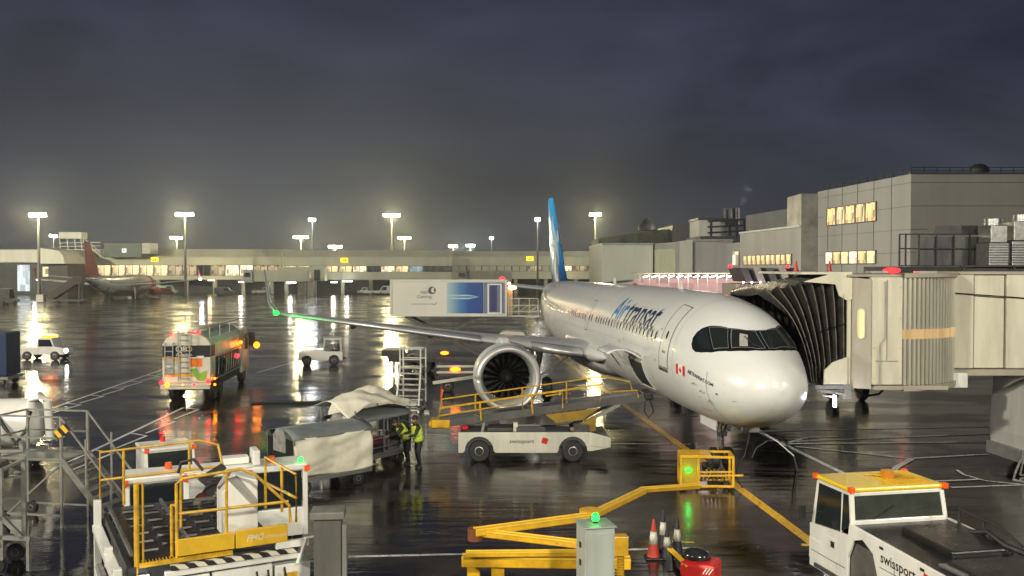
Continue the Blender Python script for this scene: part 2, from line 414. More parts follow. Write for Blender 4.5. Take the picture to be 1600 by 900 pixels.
# ------------------------------------------------------------------ far pier
PY = 240.0
LIT = [emit('room_warm', (1, .78, .40), 1.7, .85, (1.1, 1.1, .7)), emit('room_pale', (1, .86, .56), 2.0, .8, (1.7, 1.7, .9)),
       emit('room_dim', (.8, .62, .36), .8, .9, (1.4, 1.4, 1.1)), emit('room_cool', (.62, .85, .95), .6, .6)]
SLAB = mat('pier_cladding', (.40, .40, .31), .55, var=.16, nscale=.15, streak=True)
SLAB2 = mat('pier_roof_cladding', (.27, .27, .22), .6, var=.2, nscale=.12, streak=True)
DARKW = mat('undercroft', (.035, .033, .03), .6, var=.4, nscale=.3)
GREENBOX = mat('green_cladding', (.05, .08, .06), .5, var=.2)
def X(px, Y=PY): return (px - 800) / FPX * Y
def Z(py, Y=PY): return CAMH + (PYH - py) * Y / FPX
def pier(label, px0, px1, ztop, zf, zw1, zw0, zs, lit_fn, Y=PY, depth=26, name='terminal_pier', colr=None, pitch=22):
    x0, x1 = X(px0, Y), X(px1, Y)
    t = thing(name, label, 'building', ((x0 + x1) / 2, Y, 0)); c = (x0 + x1) / 2; hx = (x1 - x0) / 2
    MB().b2((-hx, 3.0, zf), (hx, depth, ztop)).build('roof', SLAB2, t)
    MB().b2((-hx, 0, zw1), (hx, depth, zf)).build('fascia', colr or SLAB, t)
    MB().b2((-hx, -.25, zf + .0), (hx, 2.98, zf + .22)).build('coping', GREYP, t)
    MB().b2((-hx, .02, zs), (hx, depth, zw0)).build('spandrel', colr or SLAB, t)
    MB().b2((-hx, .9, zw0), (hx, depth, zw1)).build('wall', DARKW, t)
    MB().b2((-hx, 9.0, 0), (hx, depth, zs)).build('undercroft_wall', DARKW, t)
    w = X(800 + pitch, Y); n = max(1, int((x1 - x0) / w))
    w = (x1 - x0) / n; hgt = zw1 - zw0
    gm = MB(); gm.b2((-w/2 + .12, -.05, .08), (w/2 - .12, .05, hgt - .08))
    fm = MB()
    for a in (-w/2 + .08, 0, w/2 - .08): fm.b2((a - .08, -.1, .0), (a + .08, .12, hgt))
    fm.b2((-w/2 + .16, -.09, hgt - .1), (-.08, .1, hgt)); fm.b2((.08, -.09, hgt - .1), (w/2 - .16, .1, hgt))
    base = {}
    for i in range(n):
        m = lit_fn(i, n)
        p = gm.build('window', m, t); p.location = (-hx + (i + .5) * w, .45, zw0)
        if base.get('f') is None: base['f'] = fm.build('window_frame', DGREY, p)
        else:
            q = base['f'].copy(); col.objects.link(q); q.parent = p
    k = 0; x = -hx + 1
    cm = MB().b2((-.45, -.45, 0), (.45, .45, zs)); c0 = None
    while x < hx:
        if c0 is None: c0 = cm.build('column', SLAB2, t); q = c0
        else: q = c0.copy(); col.objects.link(q)
        q.parent = t; q.location = (x, .8, 0); x += w * 2
    return t
zr, zf, zw1, zw0, zs = Z(391), Z(402), Z(415), Z(426), Z(437)
pr1 = random.Random(3)
pier('long pier with warm lit glazing behind the red tailed airliner', 106, 440, Z(389), Z(402), Z(414), Z(431), Z(437),
     lambda i, n: LIT[0] if 1 <= i < 7 else (LIT[1] if i in (11, 12) else (LIT[2] if i % 3 else GLASS)))
pier('pier building with a narrow lit window band left of the blue and white lift truck', 440.5, 705, zr, zf, Z(415.5), Z(425), zs,
     lambda i, n: [LIT[1], LIT[0], LIT[3], LIT[0], LIT[0], LIT[1], GLASS][i % 7] if i < 10 else GLASS, Y=238)
pier('plain grey pier building behind the blue tail fin', 705.5, 941, Z(392), Z(401), Z(415), Z(424), Z(436),
     lambda i, n: LIT[1] if i == 7 else (LIT[2] if i in (5, 8, 9) else SLAB), Y=242)
# wing at far left with rounded end
t = thing('terminal_wing', 'cream flat roofed terminal wing with slanted end at far left', 'building', (X(0, 226), 226, 0))
Y = 226
MB().b2((-60, 0, Z(410, Y)), (X(62, Y) - X(0, Y), 30, Z(390, Y))).build('roof', CREAM, t)
x0 = X(62, Y) - X(0, Y); x1 = X(105, Y) - X(0, Y)
MB().prism([(x0 + .02, Z(412, Y)), (x1, Z(412, Y)), (x1 - .5, Z(400, Y)), (x1 - 1.6, Z(392, Y)), (x0 + .02, Z(387, Y))], -1.0, 29).build('roof_end', CREAM, t)
MB().b2((-60, 1.2, 0), (x1 - .5, 29, Z(412, Y) - .02)).build('wall', DARKW, t)
MB().b2((X(24, Y) - X(0, Y), .9, Z(455, Y)), (X(43, Y) - X(0, Y), 1.15, Z(414, Y))).build('door', emit('dock_white', (.8, .9, .95), 1.2, .5), t)
MB().b2((X(64, Y) - X(0, Y), .9, Z(432, Y)), (X(72, Y) - X(0, Y), 1.15, Z(417, Y))).build('window', LIT[0], t)
# roof plant on the pier
t = thing('roof_gantry', 'pale steel roof gantry with sloping stair above the pier left end', 'gantry', (X(128, 236), 236, Z(391, 236)))
MB().b2((-5.0, -1.5, 2.9), (.6, 2, 4.5)).build('canopy', CREAM, t)
q = MB()
for a in (-4.8, -2.9, -1, .6): q.bar((a, -1, 0), (a - .3, -1, 2.9), .16)
for z in (.1, .9, 1.8): q.bar((-5, -1, z), (5.2, -1, z + (0 if z < .5 else .2)), .14)
q.build('railing', CREAM, t)
q = MB(); q.bar((1.0, -1.2, 2.2), (5.4, -1.2, -1.6), .18); q.bar((1.0, -1.2, 3.2), (5.4, -1.2, -.6), .12)
for k_ in range(7): u = k_ / 6; q.bar((1 + 4.4*u, -1.2, 2.2 - 3.8*u), (1 + 4.4*u, -1.2, 3.2 - 3.8*u), .1)
q.build('stair', CREAM, t)
t = thing('roof_plant_room', 'dark green roof plant room with a small white sign', 'plant room', (X(200, 237), 237, Z(402, 237)))
MB().b2((-5.7, -.6, 0), (3.7, 6, 3.5)).build('wall', GREENBOX, t)
MB().b2((3.75, -.4, .9), (5.8, 5, 3.6)).build('duct', GREYP, t)
MB().b2((-1.2, -.72, 1.2), (-.1, -.62, 2.2)).build('sign', emit('sign_white', (1, 1, .95), 1.2), t)
text_on('+', 'marking', BLACK, t, frame_m((-1.02, -.735, 1.32), (1, 0, 0), (0, 0, 1)), 1.2, .03)
# gate number signs
YSIGN = emit('sign_yellow', (1, .72, .02), 2.2)
for px, py, s_, yy in ((242, 405.5, '26', 239.5), (538, 406.5, '24', 237.5), (828, 404, '22', 241.5)):
    c_ = at(px, py, yy)
    t = thing('gate_sign', 'glowing yellow gate number sign ' + {'26': 'above the long pier lit glazing', '24': 'above the narrow lit window band', '22': 'on the grey pier left of the blue tail fin'}[s_], 'sign', c_, group='yellow gate signs on the pier')
    MB().b2((-.9, -.25, -.55), (.9, -.0, .55)).build('panel', YSIGN, t)
    text_on(s_, 'lettering', BLACK, t, frame_m((0, -.26, -.36), (1, 0, 0), (0, 0, 1)), 1.05, .03, align='CENTER')
# far jet bridges
def far_bridge(label, px0, px1, Y, col_px, z0=3.4, z1=6.0, flip=1):
    x0, x1 = X(px0, Y), X(px1, Y)
    t = thing('jet_bridge', label, 'jet bridge', (x0, Y, 0))
    w = x1 - x0
    MB().b2((0, 0, z0), (w, 2.6, z1)).build('tunnel', SLAB, t, bev=.05)
    MB().b2((-2.2, -.4, z0 - .2), (-.02, 3.0, z1 + .25)).build('cab', GREYP, t, bev=.1)
    MB().b2((-1.9, -.46, z0 + 1.1), (-.5, -.41, z0 + 2.1)).build('window', GLASS, t)
    xc = X(col_px, Y) - x0
    MB().b2((xc - .7, .5, 0), (xc + .7, 1.9, z0)).build('column', SLAB2, t)
    MB().b2((w * .25 - .4, .4, .5), (w * .25 + .4, 2.2, z0)).build('bogie', DGREY, t)
    q = MB()
    for s in (.1, 2.5): q.cyl((w * .25, s - .2, .5), (w * .25, s + .2, .5), .5, n=16)
    q.build('wheel', BLACK, t, smooth=True)
far_bridge('grey jet bridge reaching left from the pier toward the red tailed airliner', 395, 480, 222, 484)
far_bridge('grey jet bridge stub partly behind the lift truck box', 730, 800, 215, 792)
t = thing('terminal_extension', 'grey windowless pier block with square lit window beside the jet bridge', 'building', (X(470, 234), 234, 0))
MB().b2((-6, 0, 3.4), (6, 3.9, 6.9)).build('wall', SLAB, t)
MB().b2((1.0, -.12, 4.1), (2.6, -.02, 5.3)).build('window', LIT[1], t)
MB().b2((3.4, -.14, 3.5), (4.8, -.02, 6.2)).build('door', DARKW, t)
MB().b2((-.9, .4, 0), (.9, 2, 3.38)).build('column', SLAB2, t)
# undercroft lamps
for i, (px, py, yy, c_) in enumerate(((455, 441.5, 236.5, L_WHITE), (378, 440.5, 236.5, L_WHITE), (543, 439.5, 236.5, L_WHITE), (522, 441, 236.5, L_WHITE), (215, 437, 238, L_WARM), (330, 438, 238, L_WARM), (890, 440, 240, L_WARM))):
    c0 = at(px, py, yy); o = MB().box((0, 0, 0), (1.6 if i % 2 else 2.4, .5, .28)).build('undercroft_lamp', emit('tube_white', (1, .96, .85), 6) if c_ is L_WHITE else emit('tube_warm', (1, .8, .45), 4))
    o.location = c0
    tag(o, ['lamp glowing under the pier just right of the jet bridge column', 'lamp glowing above the parked van under the pier', 'wide lamp under the pier right of two other lamps', 'small lamp under the pier between two others', 'lamp under the long pier behind the airliner nose', 'lamp under the long pier right of the far wing tip', 'lamp under the grey pier right of the tail fin'][i], 'lamp', 'lamps under the piers')
    lamp_point('undercroft_light', (0, -1.2, -.4), 350 if c_ is L_WHITE else 250, (1, .93, .8) if c_ is L_WHITE else (1, .75, .4), .5, o)

# ------------------------------------------------------------------ right hand buildings
PALE = mat('pale_render', (.52, .53, .42), .6, var=.12, nscale=.2, streak=True)
PALEG = mat('grey_render', (.34, .33, .30), .6, var=.14, nscale=.2, streak=True)
t = thing('cream_annex', 'windowless cream annex right of the blue tail fin', 'building', (0, 0, 0))
def wallpoly(pts, z0, z1, name, m, depth=None):
    """vertical walls along a polyline, closed far behind"""
    q = MB(); n = len(pts)
    vs = [(x, y, z0) for x, y in pts] + [(x, y, z1) for x, y in pts]
    fs = [(i, (i+1) % n, (i+1) % n + n, i + n) for i in range(n)] + [tuple(range(n, 2*n)), tuple(range(n))[::-1]]
    q.add(vs, fs); return q.build(name, m, t)
zA = Z(383, 150)
wallpoly([(X(941, 150), 150), (X(1020, 150), 150), (X(1020, 150), 175), (X(941, 150), 175)], 0, zA, 'wall', PALE)
MB().b2((X(940.5, 150), 149.8, zA + .003), (X(1020.5, 150), 175, zA + .35)).build('coping', GREYP, t)
wallpoly([(X(1020, 150) + .05, 152), (X(1056, 141), 141), (X(1081, 137), 137), (X(1144, 137), 137), (X(1144, 137), 170), (X(1020, 150) + .05, 170)], 0, Z(377, 137), 'side_wing', PALEG)
q = MB(); a = Vector((X(1021, 150) + .15, 151.4, 0)); b = Vector((X(1055.5, 141), 141.0, 0)); d_ = (b-a); nn = Vector((d_.y, -d_.x, 0)).normalized() * .12
q.add([a+nn+Vector((0,0,3)), b+nn+Vector((0,0,3)), b+nn+Vector((0,0,9.6)), a+nn+Vector((0,0,9.6)), a-nn*.2+Vector((0,0,3)), b-nn*.2+Vector((0,0,3)), b-nn*.2+Vector((0,0,9.6)), a-nn*.2+Vector((0,0,9.6))], [(0,1,2,3),(4,5,6,7),(0,1,5,4),(1,2,6,5),(2,3,7,6),(3,0,4,7)])
q.build('panel', mat('pale_green_panel', (.50, .52, .34), .5, var=.1, nscale=.3), t)  # angled panel in its own pale green
q = MB(); q.b2((X(1056.5, 141), 136.6, 0), (X(1081, 137), 138.2, Z(377.4, 137))); q.build('pilaster', PALE, t)
MB().b2((X(1081.5, 137), 136.7, Z(377, 137)+.003), (X(1144.5, 137), 150, Z(377, 137) + .3)).build('parapet', GREYP, t)
# upper set back roofs
t = thing('pitched_shed', 'long pale roofed shed rising behind the cream annex', 'building', (0, 0, 0))
Y = 185
q = MB(); xa, xb = X(935, Y), X(1050, Y)
q.add([(xa, Y, 0), (xb, Y, 0), (xb, Y + 18, 0), (xa, Y + 18, 0), (xa, Y, Z(372, Y)), (xb, Y, Z(357, Y)), (xb, Y + 18, Z(357, Y)), (xa, Y + 18, Z(372, Y))], [(0,1,5,4),(1,2,6,5),(2,3,7,6),(3,0,4,7),(4,5,6,7)])
q.build('wall', mat('mossy_render', (.22, .23, .17), .7, var=.45, nscale=.35), t)
MB().b2((X(1050, 180) + .05, 180, 0), (X(1098, 180), 198, Z(352, 180))).build('dark_block', DGREY, t)
MB().lathe([(0, 1.9), (1.0, 1.8), (2.0, 1.2), (2.6, .2)], 16, Matrix.Translation((X(1013, 188), 188+2, Z(360, 188))) @ Matrix.Rotation(R(-90), 4, 'Y')).build('dome', DGREY, t, smooth=True)
t = thing('boiler_house', 'dark roof boiler house with pale box and steel lattice', 'building', (0, 0, 0))
Y = 150
MB().b2((X(1094, Y), Y, 0), (X(1190, Y), Y + 12, Z(369, Y))).build('wall', DGREY, t)
MB().b2((X(1096, Y), Y + 2, Z(369, Y)), (X(1137, Y), Y + 10, Z(343, Y))).build('pale_box', CREAM, t)
MB().b2((X(1094, Y), Y + 1.8, Z(343, Y)+.01), (X(1139, Y), Y + 10, Z(339, Y))).build('roof', DGREY, t)
q = MB()
for px in (1110, 1139, 1150, 1162): q.bar((X(px, Y), Y - .3, Z(369, Y)), (X(px, Y), Y - .3, Z(345, Y)), .35)
for py in (343, 352, 361): q.bar((X(1105, Y), Y - .3, Z(py + 3, Y)), (X(1165, Y), Y - .3, Z(py, Y)), .3)
q.bar((X(1125, Y), Y - .3, Z(345, Y)), (X(1150, Y), Y-.3, Z(345, Y)), .5)
q.build('lattice', BLACK, t)
for px in (1140, 1150, 1158):
    q = MB(); q.cyl((X(px, Y), Y + 3, Z(350, Y)), (X(px, Y), Y + 3, Z(324 - (px == 1158) * 1, Y)), .42, n=12)
    o = q.build('chimney', DGREY, t, smooth=True)
t = thing('rear_hall', 'dark grey hall behind the lit window strip left of the tall block', 'building', (0, 0, 0))
q = MB(); xa, xb = X(1165, 140), X(1256, 118)
q.add([(xa, 140, 0), (xb, 118, 0), (xb + 25, 118, 0), (xa + 25, 145, 0), (xa, 140, Z(337, 140)), (xb, 118, Z(322, 118)), (xb + 25, 118, Z(322, 118)), (xa + 25, 145, Z(337, 140))], [(0,1,5,4),(1,2,6,5),(2,3,7,6),(3,0,4,7),(4,5,6,7)])
q.build('wall', mat('rear_cladding', (.17, .17, .16), .6, var=.15, nscale=.3), t)
# E block
def receding_block(label, p0, p1, z1, back, m, name='terminal_block'):
    """p0 near corner, p1 far corner of the wall that faces left"""
    t = thing(name, label, 'building', (0, 0, 0))
    q = MB(); v = [(p0[0], p0[1]), (p0[0] + back, p0[1]), (p1[0] + back, p1[1]), (p1[0], p1[1])]
    q.add([(x, y, 0) for x, y in v] + [(x, y, z1) for x, y in v], [(0,1,5,4),(1,2,6,5),(2,3,7,6),(3,0,4,7),(4,5,6,7)])
    q.build('wall', m, t)
    return t
def wall_windows(t, p0, p1, u0, u1, n, z0, z1, mats_, off=.06):
    a = Vector((*p0, 0)); b = Vector((*p1, 0)); d = b - a; L_ = d.length; e_ = d / L_; nrm = Vector((-abs(e_.y), e_.x, 0)).normalized()
    if nrm.x > 0: nrm = -nrm
    w = (u1 - u0) / n
    for i in range(n):
        c = a + e_ * (u0 + (i + .5) * w) + nrm * off
        q = MB().box((0, 0, (z1 - z0) / 2), (w - .14, .06, z1 - z0)); rz = math.atan2(e_.y, e_.x)
        o = q.build('window', mats_[i % len(mats_)], t); o.location = (c.x, c.y, z0); o.rotation_euler = (0, 0, rz)
        f = MB()
        for s in (-1, 1): f.box((s * (w/2 - .035), -.0, (z1-z0)/2), (.07, .16, z1 - z0 + .14))
        f.box((0, 0, z1 - z0 + .035), (w - .15, .16, .07)); f.box((0, 0, -.035), (w - .15, .16, .07))
        f.build('window_frame', DGREY, o)
BW = [emit('office_warm', (1, .68, .28), 1.5, .85, (3.1, 3.1, 1.6)), emit('office_warm_two', (1, .74, .36), 1.3, .9, (4.3, 4.3, 1.1))]
pE0, pE1 = (X(1251, 99), 99.0), (X(1156, 119), 119.0)
t = receding_block('long grey terminal wall with a strip of lit windows left of the tall block', pE0, pE1, Z(355, 99), 20, mat('grey_cladding', (.33, .32, .28), .5, var=.12, nscale=.25, streak=True))
wall_windows(t, pE0, pE1, 2.4, 18.5, 10, Z(412.5, 99), Z(397, 99), BW)
MB().bar((pE0[0], pE0[1], Z(355, 99) + .12), (pE1[0], pE1[1], Z(355, 99) + .12), .35, .22).build('coping', CREAM, t)
t = thing('link_block', 'narrow grey link with one lit tall window beside red beacon', 'building', (0, 0, 0))
MB().b2((X(1144.4, 126), 122, 0), (X(1158, 126), 136, Z(380, 126))).build('wall', PALEG, t)
MB().b2((X(1145, 121.8), 121.7, Z(414, 122)), (X(1153, 121.8), 121.95, Z(393, 122))).build('window', LIT[1], t)
# tall block
pB0, pB1 = (X(1422, 80), 80.0), (X(1277, 99), 99.0)
zt = Z(272, 80)
CLAD = mat('block_cladding', (.29, .28, .245), .5, var=.10, nscale=.3, streak=True)
t = receding_block('tall grey terminal block with two rows of lit windows and roof railing', pB0, pB1, zt, 60, CLAD, 'tall_terminal_block')
wall_windows(t, pB0, pB1, 6.0, 16.6, 5, Z(346, 88), Z(318, 88), BW)
wall_windows(t, pB0, pB1, 6.0, 16.9, 6, Z(411.5, 90), Z(393, 90), [LIT[0], BW[0], LIT[1]])
d_ = Vector((pB1[0]-pB0[0], pB1[1]-pB0[1], 0)).normalized()
q = MB(); q.b2((X(1251, 99), 98.9, 0), (pB1[0] - .02, 104, zt - .2))
o = q.build('stair_tower', mat('tower_cladding', (.24, .235, .20), .35, var=.35, nscale=.5), t)
# joint lines between cladding panels
q = MB()
for z in range(2, 15, 2):
    q.bar((pB0[0] - .015, pB0[1], z), (pB1[0] - .015, pB1[1], z), .02, .03)
    q.bar((pB0[0], pB0[1] - .015, z), (pB0[0] + 30, pB0[1] - .015, z), .02, .03)
for k_ in range(1, 6):
    c_ = Vector((*pB0, 0)) + d_ * k_ * 3.3; q.bar((c_.x - .03, c_.y, 0), (c_.x - .03, c_.y, zt), .03, .02)
q.build('cladding_joint', DGREY, t)
q = MB()
for k_ in range(0, 31):
    q.bar((pB0[0] + k_ * 1.1 + .2, 80.4, zt), (pB0[0] + k_ * 1.1 + .2, 80.4, zt + .62), .05)
for z in (.3, .6): q.bar((pB0[0] + .2, 80.4, zt + z), (pB0[0] + 34, 80.4, zt + z), .05); q.bar((pB0[0]+.3, 80.4, zt + z), (pB1[0] + .3, pB1[1], zt + z), .05)
for k_ in range(1, 12):
    c_ = Vector((pB0[0]+.3, 80.4, 0)) + d_ * k_ * 1.65; q.bar((c_.x, c_.y, zt), (c_.x, c_.y, zt + .6), .05)
q.build('roof_railing', BLACK, t)
MB().b2((pB0[0] - .15, 79.85, zt), (pB0[0] + 60, 80.2, zt + .12)).build('coping', DGREY, t)
MB().ball((X(1528, 82), 82, zt + .45), .85, 16, (1, 1, .75)).build('roof_dome', BLACK, t, smooth=True)
# roof walkway and plant in front of the tall block
t = thing('roof_walkway', 'black framed walkway with mesh panels above the jet bridge tunnel', 'walkway', (X(1405, 46), 46, Z(416, 46)))
W = X(1542, 46) - X(1405, 46); hh = Z(366, 46) - Z(416, 46)
q = MB()
for u in (.0, .07, .22, .42, .62, .80, 1.0): q.bar((W*u, 0, 0), (W*u, 0, hh), .07)
for z in (.03, hh * .55, hh): q.bar((0, 0, z), (W, 0, z), .06)
q.build('frame', BLACK, t)
MB().b2((W*.22, .1, .05), (W, .18, hh * .92)).build('mesh_panel', mat('mesh_grey', (.10, .105, .10), .4, var=.4, nscale=3, streak=True), t)
MB().b2((W * .45, .5, hh + .0), (W * .95, 1.2, hh + .45)).build('roof', DGREY, t)
MB().b2((-1.0, -.6, -.42), (9.2, 2.0, -.02)).build('deck', BLACK, t)
for k_ in (0, 1):
    c0 = at(1548 + 36 * k_ + 12, 415, 44.5)
    t = thing('air_handling_unit', ['silver stacked air handling unit beside the black walkway', 'taller silver air handling unit at the right edge'][k_], 'air unit', c0)
    wd = 1.0 if k_ == 0 else 1.6
    q = MB(); h_ = 2.25 if k_ == 0 else 2.45
    q.b2((-.45, 0, 0), (wd - .5, 1.3, h_ * .48)); q.b2((-.35, .05, h_ * .48 + .02), (wd - .55, 1.25, h_ - .32))
    q.build('casing', STEEL, t, bev=.03)
    MB().cyl(((wd - .9) / 2, .6, h_ - .31), ((wd - .9) / 2, .6, h_), .42, n=20).build('fan_cowl', STEEL, t, smooth=True)
    q = MB()
    for z in range(8): q.b2((-.47, -.03, .12 + z * .12), (wd - .48, .0, .17 + z * .12))
    q.build('louvre', CHROME, t)
# steam from the chimney
sm = bpy.data.materials.new('steam'); sm.use_nodes = True; tt = sm.node_tree; tt.nodes.remove(tt.nodes['Principled BSDF'])
pv = tt.nodes.new('ShaderNodeVolumePrincipled'); pv.inputs['Color'].default_value = (.8, .8, .85, 1)
nz = tt.nodes.new('ShaderNodeTexNoise'); nz.inputs['Scale'].default_value = .55; nz.inputs['Detail'].default_value = 4
tc = tt.nodes.new('ShaderNodeTexCoord'); tt.links.new(tc.outputs['Object'], nz.inputs['Vector'])
mr = tt.nodes.new('ShaderNodeMapRange'); mr.inputs['From Min'].default_value = .45; mr.inputs['From Max'].default_value = .75; mr.inputs['To Min'].default_value = 0; mr.inputs['To Max'].default_value = .30
tt.links.new(nz.outputs['Fac'], mr.inputs['Value']); tt.links.new(mr.outputs[0], pv.inputs['Density']); tt.links.new(pv.outputs[0], tt.nodes['Material Output'].inputs['Volume'])
pv.inputs['Emission Strength'].default_value = 0
q = MB(); c_ = Vector((X(1158, 153), 153, Z(322, 153)))
q.tube([c_, c_ + Vector((.3, 0, 1.2)), c_ + Vector((.9, 0, 2.6)), c_ + Vector((.4, 0, 3.6))], [.3, .75, 1.0, .35], 12)
tag(q.build('steam', sm, smooth=True), 'thin steam plume rising from the boiler house chimneys', 'steam', kind='stuff')

# ------------------------------------------------------------------ floodlight masts
def mast(label, px, py, Y, power, n=4, c=(1, .86, .42), r=.28, emis=None, hy=False, base_z=0, head=1.3, glow=1.5):
    p = at(px, py, Y)
    t = thing('floodlight_mast', label, 'floodlight mast', (p.x, p.y, base_z), group='floodlight masts beyond the pier')
    h = p.z - base_z
    MB().cyl((0, 0, 0), (0, 0, h), r * 1.4, r * .7, 12).build('pole', mat('mast_grey', (.14,.14,.13), .6), t, smooth=True)
    q = MB(); q.bar((-head, 0, h), (head, 0, h), .16); q.bar((0, -head * .5, h), (0, head * .5, h), .16)
    q.build('head_frame', STEEL, t)
    em = emis or L_WARM
    for i in range(n):
        x = -head + 2 * head * (i + .5) / n
        o = MB().box((x, -.35, h + .30), (2 * head / n * .86, .35, .62), rx=R(25)).build('floodlight', em, t)
    if power: lamp_point('mast_light', (0, -1.6, h - .2), power, c, glow, t)
    return t
YLW = (1.0, .84, .42)
mast('tall floodlight mast shining over the terminal wing at far left', 60, 338, 196, 12480, 4, YLW, head=1.8)
mast('small white floodlight beside the roof gantry', 84, 370, 300, 2160, 2, (1, .95, .8), head=1.2)
mast('tall twin headed floodlight mast in front of the long pier', 289, 337, 224, 12480, 4, YLW, head=2.2)
mast('low floodlight mast just left of the tall twin headed one', 276, 373, 330, 10800, 3, YLW, head=2.2)
mast('slim pale mast with cool white lamp left of the pier centre', 488, 345, 262, 2640, 2, (.9, .95, 1), emis=L_WHITE, head=1.0, r=.2)
mast('low yellow floodlight left of the slim cool white mast', 470, 372, 300, 12000, 4, YLW, head=2.4)
mast('very low yellow floodlight right of the slim cool white mast', 524, 387, 300, 8400, 4, YLW, head=2.2)
mast('tall yellow floodlight mast above the pier centre', 612, 338, 262, 21600, 4, YLW, head=2.4)
mast('smaller yellow floodlight right of the tall pier centre mast', 632, 373, 340, 10800, 3, YLW, head=2.4)
mast('low warm floodlight left of the cool white low one', 708, 386, 330, 5280, 2, (1, .8, .6), head=1.6)
mast('low cool white floodlight near the pier roof', 735, 385, 330, 5280, 2, (.8, 1, .95), emis=L_WHITE, head=1.6)
mast('dim single lamp mast left of the blue tail fin', 840, 345, 215, 1200, 1, (1, .95, .85), r=.2, head=.6)
mast('bright yellow floodlight mast right of the blue tail fin', 930, 337, 250, 15600, 3, YLW, head=1.6)
mast('tiny distant floodlight low beside the two cool lamps', 768, 373, 420, 3600, 1, (1, .95, .9), emis=L_WHITE, head=1.0)

hose = MB(); hose.tube([gp(392, 630, .05), gp(430, 628.5, .05), gp(480, 628, .05), gp(548, 627, .05)], .055, 7)
tag(hose.build('fuel_hose', BLACK, smooth=True), 'black hose lying straight across the wet apron right of the fuel truck', 'hose')
# ------------------------------------------------------------------ the airliner on the stand
FX = [0,.05,.15,.3,.6,1,1.5,2,2.5,3,3.6,4.4,5.5,6.8,30.5,32,34,36,38,40,42,43.4,44.4]
FT = [3.28,3.52,3.70,3.86,4.08,4.31,4.57,4.88,5.18,5.40,5.58,5.72,5.83,5.87,5.87,5.87,5.86,5.84,5.80,5.73,5.60,5.46,5.25]
FB = [3.28,3.04,2.84,2.67,2.44,2.23,2.05,1.93,1.85,1.80,1.77,1.75,1.735,1.73,1.73,1.82,2.12,2.56,3.08,3.62,4.15,4.5,4.75]
FW = [0.0,.27,.47,.67,.94,1.18,1.40,1.56,1.68,1.77,1.85,1.92,1.96,1.975,1.975,1.96,1.88,1.70,1.42,1.08,.72,.45,.22]
def itp(x, A, B):
    if x <= A[0]: return B[0]
    for i in range(len(A) - 1):
        if x <= A[i+1]:
            h = A[i+1] - A[i]; u = (x - A[i]) / h; s = (B[i+1] - B[i]) / h
            m0 = s if i == 0 else .5 * (s + (B[i] - B[i-1]) / (A[i] - A[i-1]))
            m1 = s if i == len(A) - 2 else .5 * (s + (B[i+2] - B[i+1]) / (A[i+2] - A[i+1]))
            return (2*u**3-3*u*u+1)*B[i] + (u**3-2*u*u+u)*h*m0 + (-2*u**3+3*u*u)*B[i+1] + (u**3-u*u)*h*m1
    return B[-1]
def fus(x, t, off=0.0):
    T, B, W = itp(x, FX, FT), itp(x, FX, FB), itp(x, FX, FW)
    c = B + (T - B) * (.49 if x > 30 else .47)
    s, k = math.sin(t), math.cos(t)
    ox = -off * max(0, (1 - x / 4)) if x < 4 else 0
    return Vector((x + ox, (W + off) * s, c + ((T - c) + off) * k if k > 0 else c + ((c - B) + off) * k))
def fus_decal(name, bm, m, parent, off, du=.12, dv=.06, solid=0):
    """bm lies in the (x along body, angle) plane"""
    xs = [v.co.x for v in bm.verts]; ys = [v.co.y for v in bm.verts]
    def cut(ax, lo, hi, st):
        k = math.ceil(lo / st)
        while k * st < hi:
            co = Vector((0, 0, 0)); co[ax] = k * st; no = Vector((0, 0, 0)); no[ax] = 1
            bmesh.ops.bisect_plane(bm, geom=bm.verts[:] + bm.edges[:] + bm.faces[:], plane_co=co, plane_no=no, dist=1e-5); k += 1
    cut(0, min(xs), max(xs), du); cut(1, min(ys), max(ys), dv)
    for v in bm.verts: v.co = fus(v.co.x, v.co.y, off)
    bmesh.ops.recalc_face_normals(bm, faces=bm.faces)
    me = bpy.data.meshes.new(name); bm.to_mesh(me); bm.free(); me.materials.append(m)
    for p in me.polygons: p.use_smooth = True
    if me.polygons and me.polygons[0].normal.y < 0 and me.vertices[0].co.y > .3: me.flip_normals()
    o = bpy.data.objects.new(name, me); col.objects.link(o); o.parent = parent
    if solid: md = o.modifiers.new('solid', 'SOLIDIFY'); md.thickness = solid; md.offset = 0
    return o
def poly_bm(polys):
    bm = bmesh.new()
    for p in polys:
        bm.faces.new([bm.verts.new((a, b, 0)) for a, b in p])
    bmesh.ops.triangulate(bm, faces=bm.faces)
    return bm
def ring_polys(outer, w, h):
    """outline strips of a rounded quad given by corners"""
    ps = []; n = len(outer); cx = sum(p[0] for p in outer)/n; cy_ = sum(p[1] for p in outer)/n
    inn = [(p[0] - (w if p[0] > cx else -w), p[1] - (h if p[1] > cy_ else -h)) for p in outer]
    for i in range(n): j = (i+1) % n; ps.append([outer[i], outer[j], inn[j], inn[i]])
    return ps

